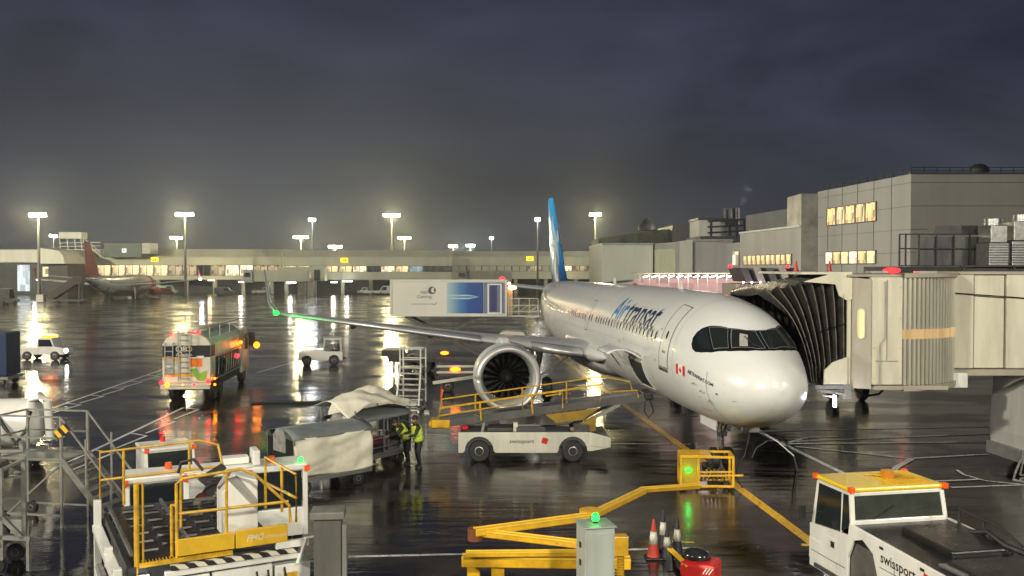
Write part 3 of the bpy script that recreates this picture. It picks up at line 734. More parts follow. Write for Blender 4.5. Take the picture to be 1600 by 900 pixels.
ACX, ACY, ACH = 7.46, 25.67, -.108
air = thing('airliner', 'white twin jet airliner with blue tail fin parked nose towards the jet bridge', 'airliner', (ACX, ACY, 0), R(90) - ACH)
FUSE = mat('fuselage_white', (.70, .71, .69), .30, var=.05, nscale=.55, bump=.012, bscale=2, coat=.3, rvar=.03)
q = MB(); rows = []
xs = [.004, .02, .05, .09, .15, .22, .3, .42, .56, .72, .9] + [1.1 + .22 * i for i in range(27)] + [7 + 1.0 * i for i in range(24)] + [30.6 + .6 * i for i in range(23)] + [44.4]
for x in xs: rows.append([fus(x, 2 * math.pi * k / 64) for k in range(65)])
q.grid(rows)
n0 = len(q.v); q.v.append((0, 0, 3.28)); q.v.append((44.42, 0, 5.0))
for k in range(64): q.f.append((n0, k+1, k)); q.m.append(0); q.f.append((n0+1, (len(xs)-1)*65+k, (len(xs)-1)*65+k+1)); q.m.append(0)
# weld the seam when built
fo = q.build('fuselage', FUSE, air, fix=False)
bm = bmesh.new(); bm.from_mesh(fo.data); bmesh.ops.remove_doubles(bm, verts=bm.verts, dist=.0006); bmesh.ops.recalc_face_normals(bm, faces=bm.faces); bm.to_mesh(fo.data); bm.free()
fo.data.polygons.foreach_set('use_smooth', [True]*len(fo.data.polygons))
# cockpit mask and panes
half = [(1.02,0),(1.03,.15),(1.20,.45),(1.52,.70),(2.06,1.0),(2.45,1.13),(2.75,1.19),(2.98,1.18),(3.14,1.12),(3.22,1.02),(3.2,.92),(3.1,.81),(2.88,.69),(2.28,.45),(2.0,.2),(1.93,0)]
mask = half[:] + [(x, -t) for x, t in half[::-1] if t]
fus_decal('cockpit_surround', poly_bm([mask]), mat('gloss_black', (.008,.009,.010), .12, var=.05), air, .004, .1, .08)
PANE = mat('cockpit_glass', (.014,.018,.018), .05, var=.05, spec=.4)
def pane(p):
    return fus_decal('cockpit_window', poly_bm([p]), PANE, air, .012, .1, .08)
def ring(p, g=.03):
    cx = sum(a for a, b in p)/len(p); cy_ = sum(b for a, b in p)/len(p); ps = []
    inn = [(cx + (a-cx)*(1-g), cy_ + (b-cy_)*(1-g)) for a, b in p]
    for i in range(len(p)): j = (i+1) % len(p); ps.append([p[i], p[j], inn[j], inn[i]])
    return ps
for s in (1, -1):
    k_pane = 0
    for p in ([(1.10, s*.035), (1.13, s*.22), (1.60, s*.66), (2.20, s*.44), (1.97, s*.18), (1.88, s*.035)],
              [(1.66, s*.70), (2.05, s*.93), (2.84, s*.72), (2.28, s*.47)],
              [(2.12, s*.96), (2.5, s*1.07), (3.02, s*1.0), (3.08, s*.86), (2.90, s*.74)]):
        o = pane(p)
        if k_pane < 2: fus_decal('window_frame', poly_bm(ring(p, .05)), mat('frame_dull', (.22,.22,.21), .35), o, .018, .1, .08)
        k_pane += 1
fus_decal('pane_reflection', poly_bm([[(1.50,.50),(1.93,.34),(1.78,.22),(1.36,.36)]]), mat('reflection_cream', (.42,.40,.34), .5), air, .016, .1, .08)  # cream decal painted as the bright reflection in the pane
for s in (1, -1):
    q = MB(); q.tube([fus(1.12, s*.10, .03), fus(1.35, s*.25, .04), fus(1.75, s*.30, .04)], .012, 6); q.build('wiper', BLACK, air)
# titles
SKYB = mat('title_blue', (.02, .20, .48), .35, var=.05)
TITLE = mat('title_navy', (.012, .03, .07), .35, var=.05)
def title(body, x0, t0, size, m, name, shear=.35, bold=.02, sx=1.0, R_=2.03, off=.006):
    me = text_mesh(body, size, bold, shear, 'LEFT', 0, sx); bm = bmesh.new(); bm.from_mesh(me); wd = max(v.co.x for v in bm.verts)
    for v in bm.verts: v.co = Vector((x0 - v.co.x, t0 - v.co.y / R_, 0))
    bmesh.ops.triangulate(bm, faces=bm.faces)
    fus_decal(name, bm, m, air, off, .25, .08); return wd
w_ = title('Air', 13.9, 1.19, 1.55, SKYB, 'title', .3, .018, 1.05)
title('transat', 13.9 - w_ + .06, 1.19, 1.55, TITLE, 'title', .3, .022, 1.04)
title('AIRTRANSAT.COM', 3.0, 1.58, .165, TITLE, 'lettering', .0, .004, 1.02, 1.8)
# flag
WHT = mat('flag_white', (.8,.8,.8), .4, var=.02); RDF = mat('flag_red', (.6,.02,.02), .4, var=.02)
fus_decal('flag', poly_bm([[(3.88,1.52),(3.2,1.50),(3.2,1.67),(3.88,1.69)]]), WHT, air, .005)
fus_decal('flag_red', poly_bm([[(3.88,1.52),(3.71,1.515),(3.71,1.685),(3.88,1.69)], [(3.37,1.505),(3.2,1.50),(3.2,1.67),(3.37,1.675)],
    [(3.54,1.535),(3.49,1.58),(3.42,1.585),(3.47,1.62),(3.51,1.63),(3.54,1.665),(3.57,1.63),(3.61,1.62),(3.66,1.585),(3.59,1.58)]]), RDF, air, .009)
# cabin windows
WIN = mat('cabin_window', (.03,.035,.04), .1, var=.1); WFR = mat('window_rim', (.85,.85,.82), .25, .3, var=.02)
wx = 6.35; base_w = None; k = 0
while wx < 37.2:
    if not (16.6 < wx < 17.3):
        pts = [(wx + .115*math.cos(a), 1.235 + .082*math.sin(a)) for a in [2*math.pi*i/12 for i in range(12)]]
        o = fus_decal('cabin_window', poly_bm([pts]), WIN, air, .006, 9, 9)
        pr_ = [(wx + .17*math.cos(a), 1.235 + .112*math.sin(a)) for a in [2*math.pi*i/12 for i in range(12)]]
        fus_decal('window_rim', poly_bm([[pr_[i], pr_[(i+1) % 12], pts[(i+1) % 12], pts[i]] for i in range(12)]), WFR, o, .012, 9, 9)
    wx += .533; k += 1
# doors (outline grooves), handles
LINE = mat('panel_line', (.16,.16,.15), .5, var=.1)
def door(x0, x1, t0, t1, name='door'):
    o = fus_decal(name, poly_bm([[(x0,t0),(x1,t0),(x1,t1),(x0,t1)]]), FUSE, air, .008, .2, .08)
    fus_decal('door_seal', poly_bm(ring_polys([(x0-.03,t0-.015),(x1+.03,t0-.015),(x1+.03,t1+.015),(x0-.03,t1+.015)], .045, .020)), LINE, o, .011, .2, .08)
    return o
d = door(4.70, 5.62, .60, 1.68)
c = (5.15); pts = [(c + .09*math.cos(a), 1.17 + .07*math.sin(a)) for a in [2*math.pi*i/10 for i in range(10)]]
fus_decal('door_window', poly_bm([pts]), WIN, d, .014, 9, 9)
fus_decal('handle', poly_bm([[(5.0,1.42),(5.3,1.42),(5.3,1.45),(5.0,1.45)]]), CHROME, d, .016, 9, 9)
fus_decal('door_sill', poly_bm([[(4.72,1.70),(5.60,1.70),(5.60,1.745),(4.72,1.745)]]), mat('sill_dark', (.06,.06,.06), .4), d, .03, .2, .08, .02)
door(33.6, 34.4, .62, 1.6); door(18.2, 18.8, .85, 1.5, 'overwing_exit')
# open forward cargo door: dark bay, frame and the raised curved panel
bay = fus_decal('cargo_bay', poly_bm([[(8.0,1.78),(9.85,1.78),(9.85,2.34),(8.0,2.34)]]), mat('bay_dark', (.03,.03,.03), .6), air, .008, .2, .08)
fus_decal('cargo_frame', poly_bm(ring_polys([(7.9,1.74),(9.95,1.74),(9.95,2.38),(7.9,2.38)], .10, .05)), WHITE, bay, .02, .2, .08, .03)
q = MB(); rows = []
for i in range(9):
    u = i / 8; y = 1.95 + 1.25 * u; z = 3.42 + .42 * math.sin(u * 2.3) - .12 * u
    rows.append([(7.95 + 1.9 * j / 6, y, z) for j in range(7)])
q.grid(rows); q.build('cargo_door', FUSE, air, smooth='all', solid=.06)
q = MB(); q.bar((8.0, 1.95, 2.5), (8.0, 2.9, 3.75), .05); q.bar((9.8, 1.95, 2.5), (9.8, 2.9, 3.75), .05); q.build('door_strut', STEEL, air)
# small panels, probes, antennas
for (x, t, sx_, st) in ((1.42,1.72,.10,.045),(2.4,1.95,.12,.01),(.8,1.9,.14,.01),(1.15,1.45,.02,.012),(6.9,1.95,.06,.06),(12.2,1.75,.03,.03),(10.6,1.45,.2,.01)):
    fus_decal('access_panel', poly_bm([[(x,t),(x+sx_,t),(x+sx_,t+st),(x,t+st)]]), LINE, air, .007, 9, 9)
for (x0, x1, t0, t1) in ((1.9, 1.93, 1.35, 3.0), (4.25,4.262,.05,1.9), (10.8,10.812,.05,1.5), (12.6,12.612,.05,1.5), (16.0,16.012,.05,1.4), (20.0,20.015,.05,1.4), (28.0,28.015,.05,3.0), (31.0,31.015,.05,3.0), (7.0,33,1.485,1.49), (7.0,33,.80,.804), (6.9, 6.915, .05, 1.1), (14.2,14.215,.05,3.0), (24.8,24.815,.05,3.0)):
    fus_decal('skin_joint', poly_bm([[(x0,t0),(x1,t0),(x1,t1),(x0,t1)]]), mat('skin_line', (.42,.42,.40), .4), air, .004, .4, .08)
for x in (9.5, 21):
    q = MB(); q.prism([(x, 5.85), (x+.5, 5.85), (x+.42, 6.2), (x+.25, 6.2)], -.03, .03); q.build('antenna', WHITE, air)
MB().ball((17, 0, 5.9), .12, 10, (1,1,.8)).build('beacon', REDP, air, smooth=True)
# wings
def airfoil(c, tk, n=14):
    up = []; lo = []
    for i in range(n+1):
        x = .5*(1-math.cos(math.pi*i/n)); y = 5*tk*(.2969*math.sqrt(x)-.126*x-.3516*x*x+.2843*x**3-.1015*x**4)
        cb = .02*math.sin(math.pi*x)
        up.append((x*c, (y*1.0+cb)*c)); lo.append((x*c, (-y*.8+cb)*c))
    return up + lo[::-1][1:-1]
def wing_surface(secs, s):
    """secs: (xLE, y, z, chord, thickness, cant)"""
    rows = []
    for (x, y, z, c, tk, cant) in secs:
        rows.append([(x + a, s * (y - b * math.sin(cant)), z + b * math.cos(cant)) for a, b in airfoil(c, tk)])
    q = MB(); n = len(rows[0]); vs = [p for r_ in rows for p in r_]
    fs = [(i*n+j, i*n+(j+1) % n, (i+1)*n+(j+1) % n, (i+1)*n+j) for i in range(len(rows)-1) for j in range(n)]
    fs += [tuple(range(n)), tuple((len(rows)-1)*n+j for j in range(n))[::-1]]
    q.add(vs, fs); return q
WING = mat('wing_grey', (.42,.43,.43), .42, 0, var=.12, nscale=.8, coat=.1)
SLAT = mat('slat_metal', (.60,.61,.62), .36, .7, var=.1)
def wing_z(y): return 2.72 + max(0, y - 1.97) * .105
def wing_x(y): return 16.9 + (y - 1.97) * .508
for s in (1, -1):
    secs = [(15.9, 1.2, 2.55, 7.6, .13, 0), (wing_x(1.97), 1.97, 2.72, 6.6, .13, 0), (wing_x(6.3), 6.3, wing_z(6.3), 3.9, .115, 0),
            (wing_x(11), 11, wing_z(11), 2.75, .10, 0), (wing_x(16.6), 16.6, wing_z(16.6), 1.62, .10, 0)]
    w = wing_surface(secs, s).build('wing', WING, air, smooth=True)
    z0 = wing_z(16.6); xl = wing_x(16.6)
    sh = wing_surface([(xl, 16.6, z0, 1.62, .10, 0), (xl+.25, 17.2, z0+.12, 1.4, .09, .5), (xl+.62, 17.6, z0+.62, 1.15, .08, 1.25), (xl+1.5, 17.95, z0+2.35, .55, .08, 1.4)], s)
    o = sh.build('sharklet', WING, air, smooth=True)
    q = MB(); rows = []
    for y in (2.4, 4.6): rows.append([(wing_x(y) + a - .05, s*y, wing_z(y) + b) for a, b in ((.30,.26),(.12,.19),(0,.05),(-.02,-.03),(.08,-.13),(.25,-.19))])
    q.grid(rows); q.build('slat', SLAT, w, smooth='all', solid=.02)
    q = MB(); rows = []
    for y in (6.9, 11, 16.3):
        f = {6.9: .95, 11: .7, 16.3: .45}[y]
        rows.append([(wing_x(y) + a*f - .03, s*y, wing_z(y) + b*f) for a, b in ((.34,.24),(.12,.17),(0,.05),(-.02,-.03),(.08,-.11),(.25,-.16))])
    q.grid(rows); q.build('slat', SLAT, w, smooth='all', solid=.02)
    for y in (5.0, 9.2, 13.2):      # flap track fairings
        c = 16.9 + (y-1.97)*.2 + 5.0 if y < 6 else wing_x(y) + (3.1 if y < 10 else 2.2)
        q = MB(); q.lathe([(-1.3,.03),(-.9,.15),(0,.2),(.7,.14),(1.2,.02)], 12, Matrix.Translation((c, s*y, wing_z(y)-.22)))
        q.build('flap_fairing', WING, w, smooth=True)
    q = MB(); q.ball((xl+.14, s*17.12, z0+.10), .15, 12, (1.4,1,.8))
    tl = q.build('navigation_light', L_GREEN if s == 1 else L_RED, w, smooth=True)
    if s == 1: lamp_point('wing_tip_light', (xl - .1, s*17.25, z0 + .1), 80, (.02, 1, .15), .09, air)
# belly fairing
q = MB(); q.lathe([(15.2,.05),(16,.9),(17.5,1.55),(20,1.8),(24,1.8),(26,1.2),(27.4,.05)], 28, Matrix.Translation((0,0,2.62)) @ Matrix.Diagonal((1,1.22,.68,1)))
q.build('belly_fairing', FUSE, air, smooth='all')
for s in (1, -1):
    q = MB(); q.lathe([(-1.0,.05),(0,.32),(1.2,.5),(3,.55),(5.5,.4),(7,.05)], 18, Matrix.Translation((15.9, s*1.75, 2.78)) @ Matrix.Diagonal((1,1,.8,1)))
    q.build('wing_root_fairing', FUSE, air, smooth='all')
# engines
FAN = mat('fan_inlet_shade', (.003,.003,.003), .75, 0, var=.2, spec=.08)  # blades coloured near black to stand in for shade inside the inlet
def engine(s):
    E_ = bpy.data.objects.new('engine', None); col.objects.link(E_); E_.parent = air; E_.location = (14.95, s * 6.02, 1.93); E_['part_note'] = 'engine'
    k = 1.07
    cow = [(.0,1.18),(-.04,1.24),(.0,1.30),(.12,1.35),(.4,1.40),(1.1,1.42),(2.0,1.36),(2.9,1.18),(3.35,1.02),(3.35,.96),(2.9,1.02),(1.4,1.03),(.9,1.03),(.5,1.06),(.2,1.12),(.06,1.15)]
    q = MB(); q.lathe([(a, r*k - .05) for a, r in cow], 48, close=True); q.build('nacelle', FUSE, E_, smooth=True)
    lip = [(.10,1.105),(.02,1.165),(-.05,1.24),(.0,1.305),(.13,1.36),(.30,1.39)]
    q = MB(); rows = [[Vector((a, (r*k-.044)*math.cos(t), (r*k-.044)*math.sin(t))) for t in [2*math.pi*i/48 for i in range(49)]] for a, r in lip]
    q.grid(rows); q.build('inlet_lip', mat('lip_metal', (.66,.66,.64), .35, .5, var=.1), E_, smooth='all', solid=.012)
    q = MB(); q.lathe([(.95,1.03),(1.5,1.03),(1.5,.2),(.97,.2)], 36); 
    MB().lathe([(1.32,1.04),(1.36,1.04),(1.36,.02),(1.32,.02)], 36).build('fan_case', mat('fan_dark', (.008,.008,.009), .5, var=.1), E_)  # case colour carries the inlet shade too
    q = MB()
    for i in range(18):
        a = 2*math.pi*i/18; r0, r1 = .28, 1.02
        def P_(r, w, x): aa = a + w; return (x, r*math.cos(aa), r*math.sin(aa))
        q.add([P_(r0,-.10,1.15), P_(r0,.16,1.0), P_(r1*.6,.30,.97), P_(r1,.30,.99), P_(r1,.12,1.2), P_(r1*.6,.06,1.18)], [(0,1,2,5),(5,2,3,4)])
    q.build('fan_blades', FAN, E_, smooth='all', solid=.015)
    MB().lathe([(.62,.01),(.70,.09),(.85,.2),(1.05,.30),(1.2,.33)], 24).build('spinner', mat('spinner_inlet_shade', (.012,.012,.012), .35), E_, smooth='all')  # spinner darkened by colour like the blades
    q = MB(); q.lathe([(3.0,.70),(3.8,.62),(4.2,.42),(4.2,.36),(3.0,.5)], 28, close=True); q.lathe([(3.6,.34),(4.3,.28),(4.9,.03)], 20); q.build('exhaust_cone', STEEL, E_, smooth=True)
    q = MB(); P0 = [(.95,1.35),(1.6,1.62),(2.6,1.62),(4.6,1.28),(5.4,1.05),(5.2,.7),(3.2,.9),(1.4,1.2)]
    q.prism(P0, -.19, .19); q.build('pylon', FUSE, E_, bev=.07)
    q = MB(); q.prism([(.9, .75),(1.7,.95),(1.7,.80),(.95,.68)], -.012, .012, 'y', Matrix.Translation((0, -s*.72, .28)) @ Matrix.Rotation(s*R(50), 4, 'X')); q.build('strake', FUSE, E_)
for s in (1, -1): engine(s)
# tail
FINB = bpy.data.materials.new('fin_blue'); FINB.use_nodes = True; t_ = FINB.node_tree; b_ = t_.nodes['Principled BSDF']
tc = t_.nodes.new('ShaderNodeTexCoord'); sx_ = t_.nodes.new('ShaderNodeSeparateXYZ'); cr = t_.nodes.new('ShaderNodeValToRGB'); m1 = t_.nodes.new('ShaderNodeMapRange')
m1.inputs['From Min'].default_value = 5.7; m1.inputs['From Max'].default_value = 11.8
t_.links.new(tc.outputs['Object'], sx_.inputs[0]); t_.links.new(sx_.outputs['Z'], m1.inputs['Value']); t_.links.new(m1.outputs[0], cr.inputs[0])
cr.color_ramp.elements[0].color = (.008,.05,.16,1); cr.color_ramp.elements[1].color = (.02,.34,.72,1); k_ = cr.color_ramp.elements.new(.28); k_.color = (.01,.20,.55,1)
t_.links.new(cr.outputs[0], b_.inputs['Base Color']); b_.inputs['Roughness'].default_value = .28; b_.inputs['Coat Weight'].default_value = .4
rows = []
for (x, z, c, tk) in ((34.6,5.72,7.6,.07),(36.0,6.0,6.4,.09),(37.2,6.9,5.7,.09),(39.8,9.6,3.9,.09),(41.7,11.6,2.45,.09),(42.1,11.78,1.9,.06)):
    rows.append([(x + a, b, z) for a, b in airfoil(c, tk)])
q = MB(); n = len(rows[0]); vs = [p for r_ in rows for p in r_]
fs = [(i*n+j, i*n+(j+1) % n, (i+1)*n+(j+1) % n, (i+1)*n+j) for i in range(len(rows)-1) for j in range(n)] + [tuple((len(rows)-1)*n+j for j in range(n))[::-1], tuple(range(n))]
q.add(vs, fs); fin = q.build('tail_fin', FINB, air, smooth=True)
def fin_y(x, z, off=.02):
    for (xa, za, ca, ta), (xb, zb, cb, tb) in zip(((36.0,6.0,6.4,.09),(37.2,6.9,5.7,.09),(39.8,9.6,3.9,.09)), ((37.2,6.9,5.7,.09),(39.8,9.6,3.9,.09),(41.7,11.6,2.45,.09))):
        if za <= z <= zb or zb == 11.6:
            u = (z-za)/(zb-za); xl = xa+(xb-xa)*u; c = ca+(cb-ca)*u; tk = ta; xx = min(1, max(0.001, (x-xl)/c))
            return (5*tk*(.2969*math.sqrt(xx)-.126*xx-.3516*xx*xx+.2843*xx**3-.1015*xx**4) + .02*math.sin(math.pi*xx))*c + off
SWB = mat('fin_pattern', (.42,.55,.62), .35, var=.1)
for k, pts in enumerate(([(38.0,6.1),(38.4,7.2),(39.3,7.9),(40.6,8.1),(41.6,8.9)], [(37.6,6.9),(38.9,8.3),(40.4,9.6),(40.9,10.4)], [(39.4,6.2),(39.2,7.4),(38.9,8.6),(39.5,9.3)], [(38.0,7.35),(39.5,8.5),(41.2,8.45)])):
    for s in (1, -1):
        q = MB(); rows = []; PP = []
        for i in range(len(pts)-1):
            for u in (0, .25, .5, .75): PP.append((pts[i][0]+(pts[i+1][0]-pts[i][0])*u, pts[i][1]+(pts[i+1][1]-pts[i][1])*u))
        PP.append(pts[-1])
        for i, (x, z) in enumerate(PP):
            a = PP[max(0,i-1)]; b = PP[min(len(PP)-1,i+1)]; dx, dz = b[0]-a[0], b[1]-a[1]; L_ = math.hypot(dx, dz); w_ = .13*math.sin(math.pi*(i+.5)/(len(PP)))+.03
            p1 = (x - dz/L_*w_, z + dx/L_*w_); p2 = (x + dz/L_*w_, z - dx/L_*w_)
            rows.append([(p[0], s*fin_y(p[0], p[1]), p[1]) for p in (p1, p2)])
        q.grid(rows); q.build('swirl', SWB, fin, smooth='all')
for s in (1, -1):
    q = MB(); secs = [(38.9, .5, 5.15, 3.6, .10, 0), (43.0, 6.2, 5.72, 1.6, .09, 0)]
    wing_surface(secs, s).build('tailplane', WING, air, smooth=True)
# landing gear
def wheel(M, r, w, parent, name='wheel', rim=STEEL):
    q = MB(); q.lathe([(-w/2,r*.62),(-w/2,r*.9),(-w*.32,r),(w*.32,r),(w/2,r*.9),(w/2,r*.62)], 28, M, close=False)
    o = q.build(name, BLACK, parent, smooth=True)
    q = MB(); q.lathe([(-w*.44,.02),(-w*.40,r*.3),(-w*.52,r*.36),(-w*.42,r*.60),(w*.42,r*.60),(w*.52,r*.36),(w*.40,r*.3),(w*.44,.02)], 20, M)
    q.build('rim', rim, o, smooth=True); return o
RY = Matrix.Rotation(R(90), 4, 'Z')
q = MB(); q.cyl((5.07,0,2.0),(5.07,0,.95),.10,.10,14); q.cyl((5.07,0,1.0),(5.07,0,.34),.065,.065,12); q.cyl((5.07,-.32,.38),(5.07,.32,.38),.05,.05,10)
q.bar((4.3,0,1.95),(5.0,0,1.1),.08); q.bar((4.95,0,.95),(4.75,0,.62),.05,.14); q.bar((4.75,0,.62),(5.05,0,.42),.05,.14)
q.tube([(5.12,.08,1.9),(5.2,.12,1.4),(5.12,.06,.8)],.018,6); q.b2((4.93,-.16,1.15),(5.02,.16,1.32))
ng = q.build('nose_gear_leg', CHROME, air, smooth=True)
for s in (-1, 1): wheel(Matrix.Translation((5.07, s*.25, .385)) @ RY, .385, .22, air, 'nose_wheel')
for s in (-1, 1):
    o = MB().lathe([(-.03,.02),(-.02,.085),(.06,.06),(.07,.02)], 14, Matrix.Translation((4.88, s*.2, 1.42))).build('taxi_light', CHROME, air, smooth=True)
for s in (-1, 1):
    q = MB(); q.prism([(4.2,1.86),(5.9,1.80),(5.9,1.45),(4.3,1.45)], s*.42-.02, s*.42+.02); q.build('gear_door', FUSE, air)
for s in (-1, 1):
    q = MB(); q.cyl((21.9,s*3.8,2.9),(21.97,s*3.8,.6),.14,.12,14); q.cyl((21.97,s*3.8-.5,.58),(21.97,s*3.8+.5,.58),.08,.08,12); q.bar((21.9,s*2.0,2.4),(21.95,s*3.75,1.2),.12); q.bar((20.9,s*3.7,2.7),(21.9,s*3.8,1.3),.09)
    q.build('main_gear_leg', CHROME, air, smooth=True)
    for k in (-1, 1): wheel(Matrix.Translation((21.97, s*3.8 + k*.46, .585)) @ RY, .585, .4, air, 'main_wheel')
    q = MB(); q.prism([(21.1,2.7),(22.9,2.7),(22.6,1.2),(21.4,1.2)], s*4.12-.02, s*4.12+.02); q.build('gear_door', FUSE, air)

# ------------------------------------------------------------------ the second airliner far left
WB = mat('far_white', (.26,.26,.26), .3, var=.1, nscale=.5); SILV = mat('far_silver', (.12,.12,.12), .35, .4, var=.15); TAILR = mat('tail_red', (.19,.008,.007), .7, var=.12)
A2 = thing('airliner', 'small silver and white airliner with red tail parked at the far left pier', 'airliner', (0, 0, 0), 0)
A2.location = (X(236, 220), 220, 0)
A2.rotation_euler = (0, 0, R(-87))      # local x points aft
a2 = lambda x, t: Vector((x, 1.88*itp(x, [0,.3,1,2,3.5,26,32,36,38.5],[0,.35,.62,.84,1,1,.72,.34,.1])*math.sin(t), (3.0 + itp(x,[0,26,34,38.5],[0,0,.9,1.6])) + 1.95*itp(x, [0,.3,1,2,3.5,26,32,36,38.5],[0,.32,.58,.84,1,1,.72,.36,.1])*math.cos(t)))
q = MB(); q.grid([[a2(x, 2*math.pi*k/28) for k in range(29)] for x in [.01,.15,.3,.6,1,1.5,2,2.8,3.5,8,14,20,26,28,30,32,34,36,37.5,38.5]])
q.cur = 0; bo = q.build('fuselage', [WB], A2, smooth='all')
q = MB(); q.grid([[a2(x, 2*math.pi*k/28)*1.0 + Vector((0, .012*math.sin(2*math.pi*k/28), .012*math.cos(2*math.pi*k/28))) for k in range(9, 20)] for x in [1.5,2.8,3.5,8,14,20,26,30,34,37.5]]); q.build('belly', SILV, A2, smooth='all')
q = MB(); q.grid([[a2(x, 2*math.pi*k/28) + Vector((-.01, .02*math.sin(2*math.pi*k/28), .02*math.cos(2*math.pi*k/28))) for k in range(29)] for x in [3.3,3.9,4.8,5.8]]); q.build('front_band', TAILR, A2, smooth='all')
q = MB(); q.prism([(29.5,4.6),(32,5.6),(36.2,11.8),(38.6,11.8),(37.6,5.2)], -.16, .16); f2 = q.build('tail_fin', TAILR, A2, bev=.08)
for s in (1, -1):
    q = MB(); q.prism([(12.5,1.9*s),(19.5,16.8*s),(21.2,17.0*s),(21.6,1.9*s)], -.12, .12, 'z', Matrix.Translation((0,0,2.6)) @ Matrix.Rotation(s*R(5.5),4,'X')); q.build('wing', WB, A2, bev=.05)
    q = MB(); q.prism([(34.0,.8*s),(37.6,6.9*s),(38.9,6.9*s),(37.6,.5*s)], -.08, .08, 'z', Matrix.Translation((0,0,4.4)) @ Matrix.Rotation(s*R(6),4,'X')); q.build('tailplane', WB, A2, bev=.03)
    q = MB(); q.prism([(19.6,0),(21.3,0),(22.2,2.3),(21.4,2.3)], -.05, .05, 'y', Matrix.Translation((0, 17.0*s, 4.25))); q.build('winglet', TAILR, A2)
    q = MB(); q.lathe([(0,.75),(-.05,.85),(.2,.98),(1.5,1.05),(2.8,.85),(3.4,.6),(3.4,.1)], 20, Matrix.Translation((11.2, 4.9*s, 1.55))); e_ = q.build('engine', TAILR, A2, smooth=True)
    for k in (-1,1): wheel(Matrix.Translation((18.8, s*2.8 + k*.4, .55)) @ RY, .55, .38, A2, 'main_wheel')
    q = MB(); q.cyl((18.8, s*2.8, .5), (18.8, s*2.6, 2.6), .14, .14, 10); q.build('gear_leg', STEEL, A2)
    o = MB().ball((20.4, 17.1*s, 4.25), .22, 10).build('wing_light', L_WHITE, A2)
    lamp_point('wing_tip_light', (20.9, 17.6*s, 4.3), 600, (.9,.9,1), .2, A2)
for s in (-1, 1): wheel(Matrix.Translation((3.6, s*.2, .35)) @ RY, .35, .2, A2, 'nose_wheel')
q = MB(); q.cyl((3.6,0,.3),(3.6,0,1.6),.1,.1,10); q.build('nose_gear_leg', STEEL, A2)
q = MB()
for k in range(34):
    x = 6.6 + k*.7
    for s in (1,-1):
        th = R(76)*s; c = a2(x, th); q.box((c.x, c.y*1.006, c.z), (.26,.04,.34), rx=-s*R(18))
tag(q.build('cabin_windows', WIN, A2), kind='stuff')
me = text_mesh('Jet2holidays', 1.9, .03, 0, 'LEFT', 0, 1.1)
for v in me.vertices:
    x = 21.5 - v.co.x; th = R(66) - v.co.y/1.95
    p_ = a2(x, 0); v.co = Vector((x, 0, 0)) + (a2(x, th) - Vector((x,0,0))) + Vector((0, .03*math.sin(th), .03*math.cos(th)))
me.materials.append(mat('faded_title', (.22,.22,.22), .4)); o = bpy.data.objects.new('title', me); col.objects.link(o); o.parent = A2

# probes and placards round the nose
for (x, t) in ((1.9,1.95),(2.2,1.78),(2.6,1.7)):
    for s in (1,-1):
        p = fus(x, s*t, .0); n_ = (fus(x, s*t, .1) - p); q = MB(); q.tube([p, p+n_, p+n_+Vector((-.16,0,0))], [.02,.014,.008], 6); q.build('pitot_probe', STEEL, air)
for (x,t) in ((5.9,1.1),(6.05,1.6),(7.4,1.62),(10.3,1.62),(11.4,1.5),(13.2,1.62),(8.9,1.66)):
    fus_decal('placard', poly_bm([[(x,t),(x+.09,t),(x+.09,t+.03),(x,t+.03)]]), LINE, air, .006, 9, 9)
fus_decal('gear_bay_mark', poly_bm([[(2.2,2.25),(2.9,2.25),(2.9,2.262),(2.2,2.262)]]), REDP, air, .006, 9, 9)
# ------------------------------------------------------------------ the jet bridge at the nose
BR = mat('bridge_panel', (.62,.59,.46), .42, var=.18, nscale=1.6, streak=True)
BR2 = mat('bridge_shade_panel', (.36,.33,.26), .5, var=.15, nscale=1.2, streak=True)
RIBM = mat('ribbed_aluminium', (.56,.54,.44), .35, .35, var=.2, nscale=1.5, streak=True)
jb = thing('jet_bridge', 'cream jet bridge with black folded bellows docked at the airliner nose', 'jet bridge', (0, 0, 0))
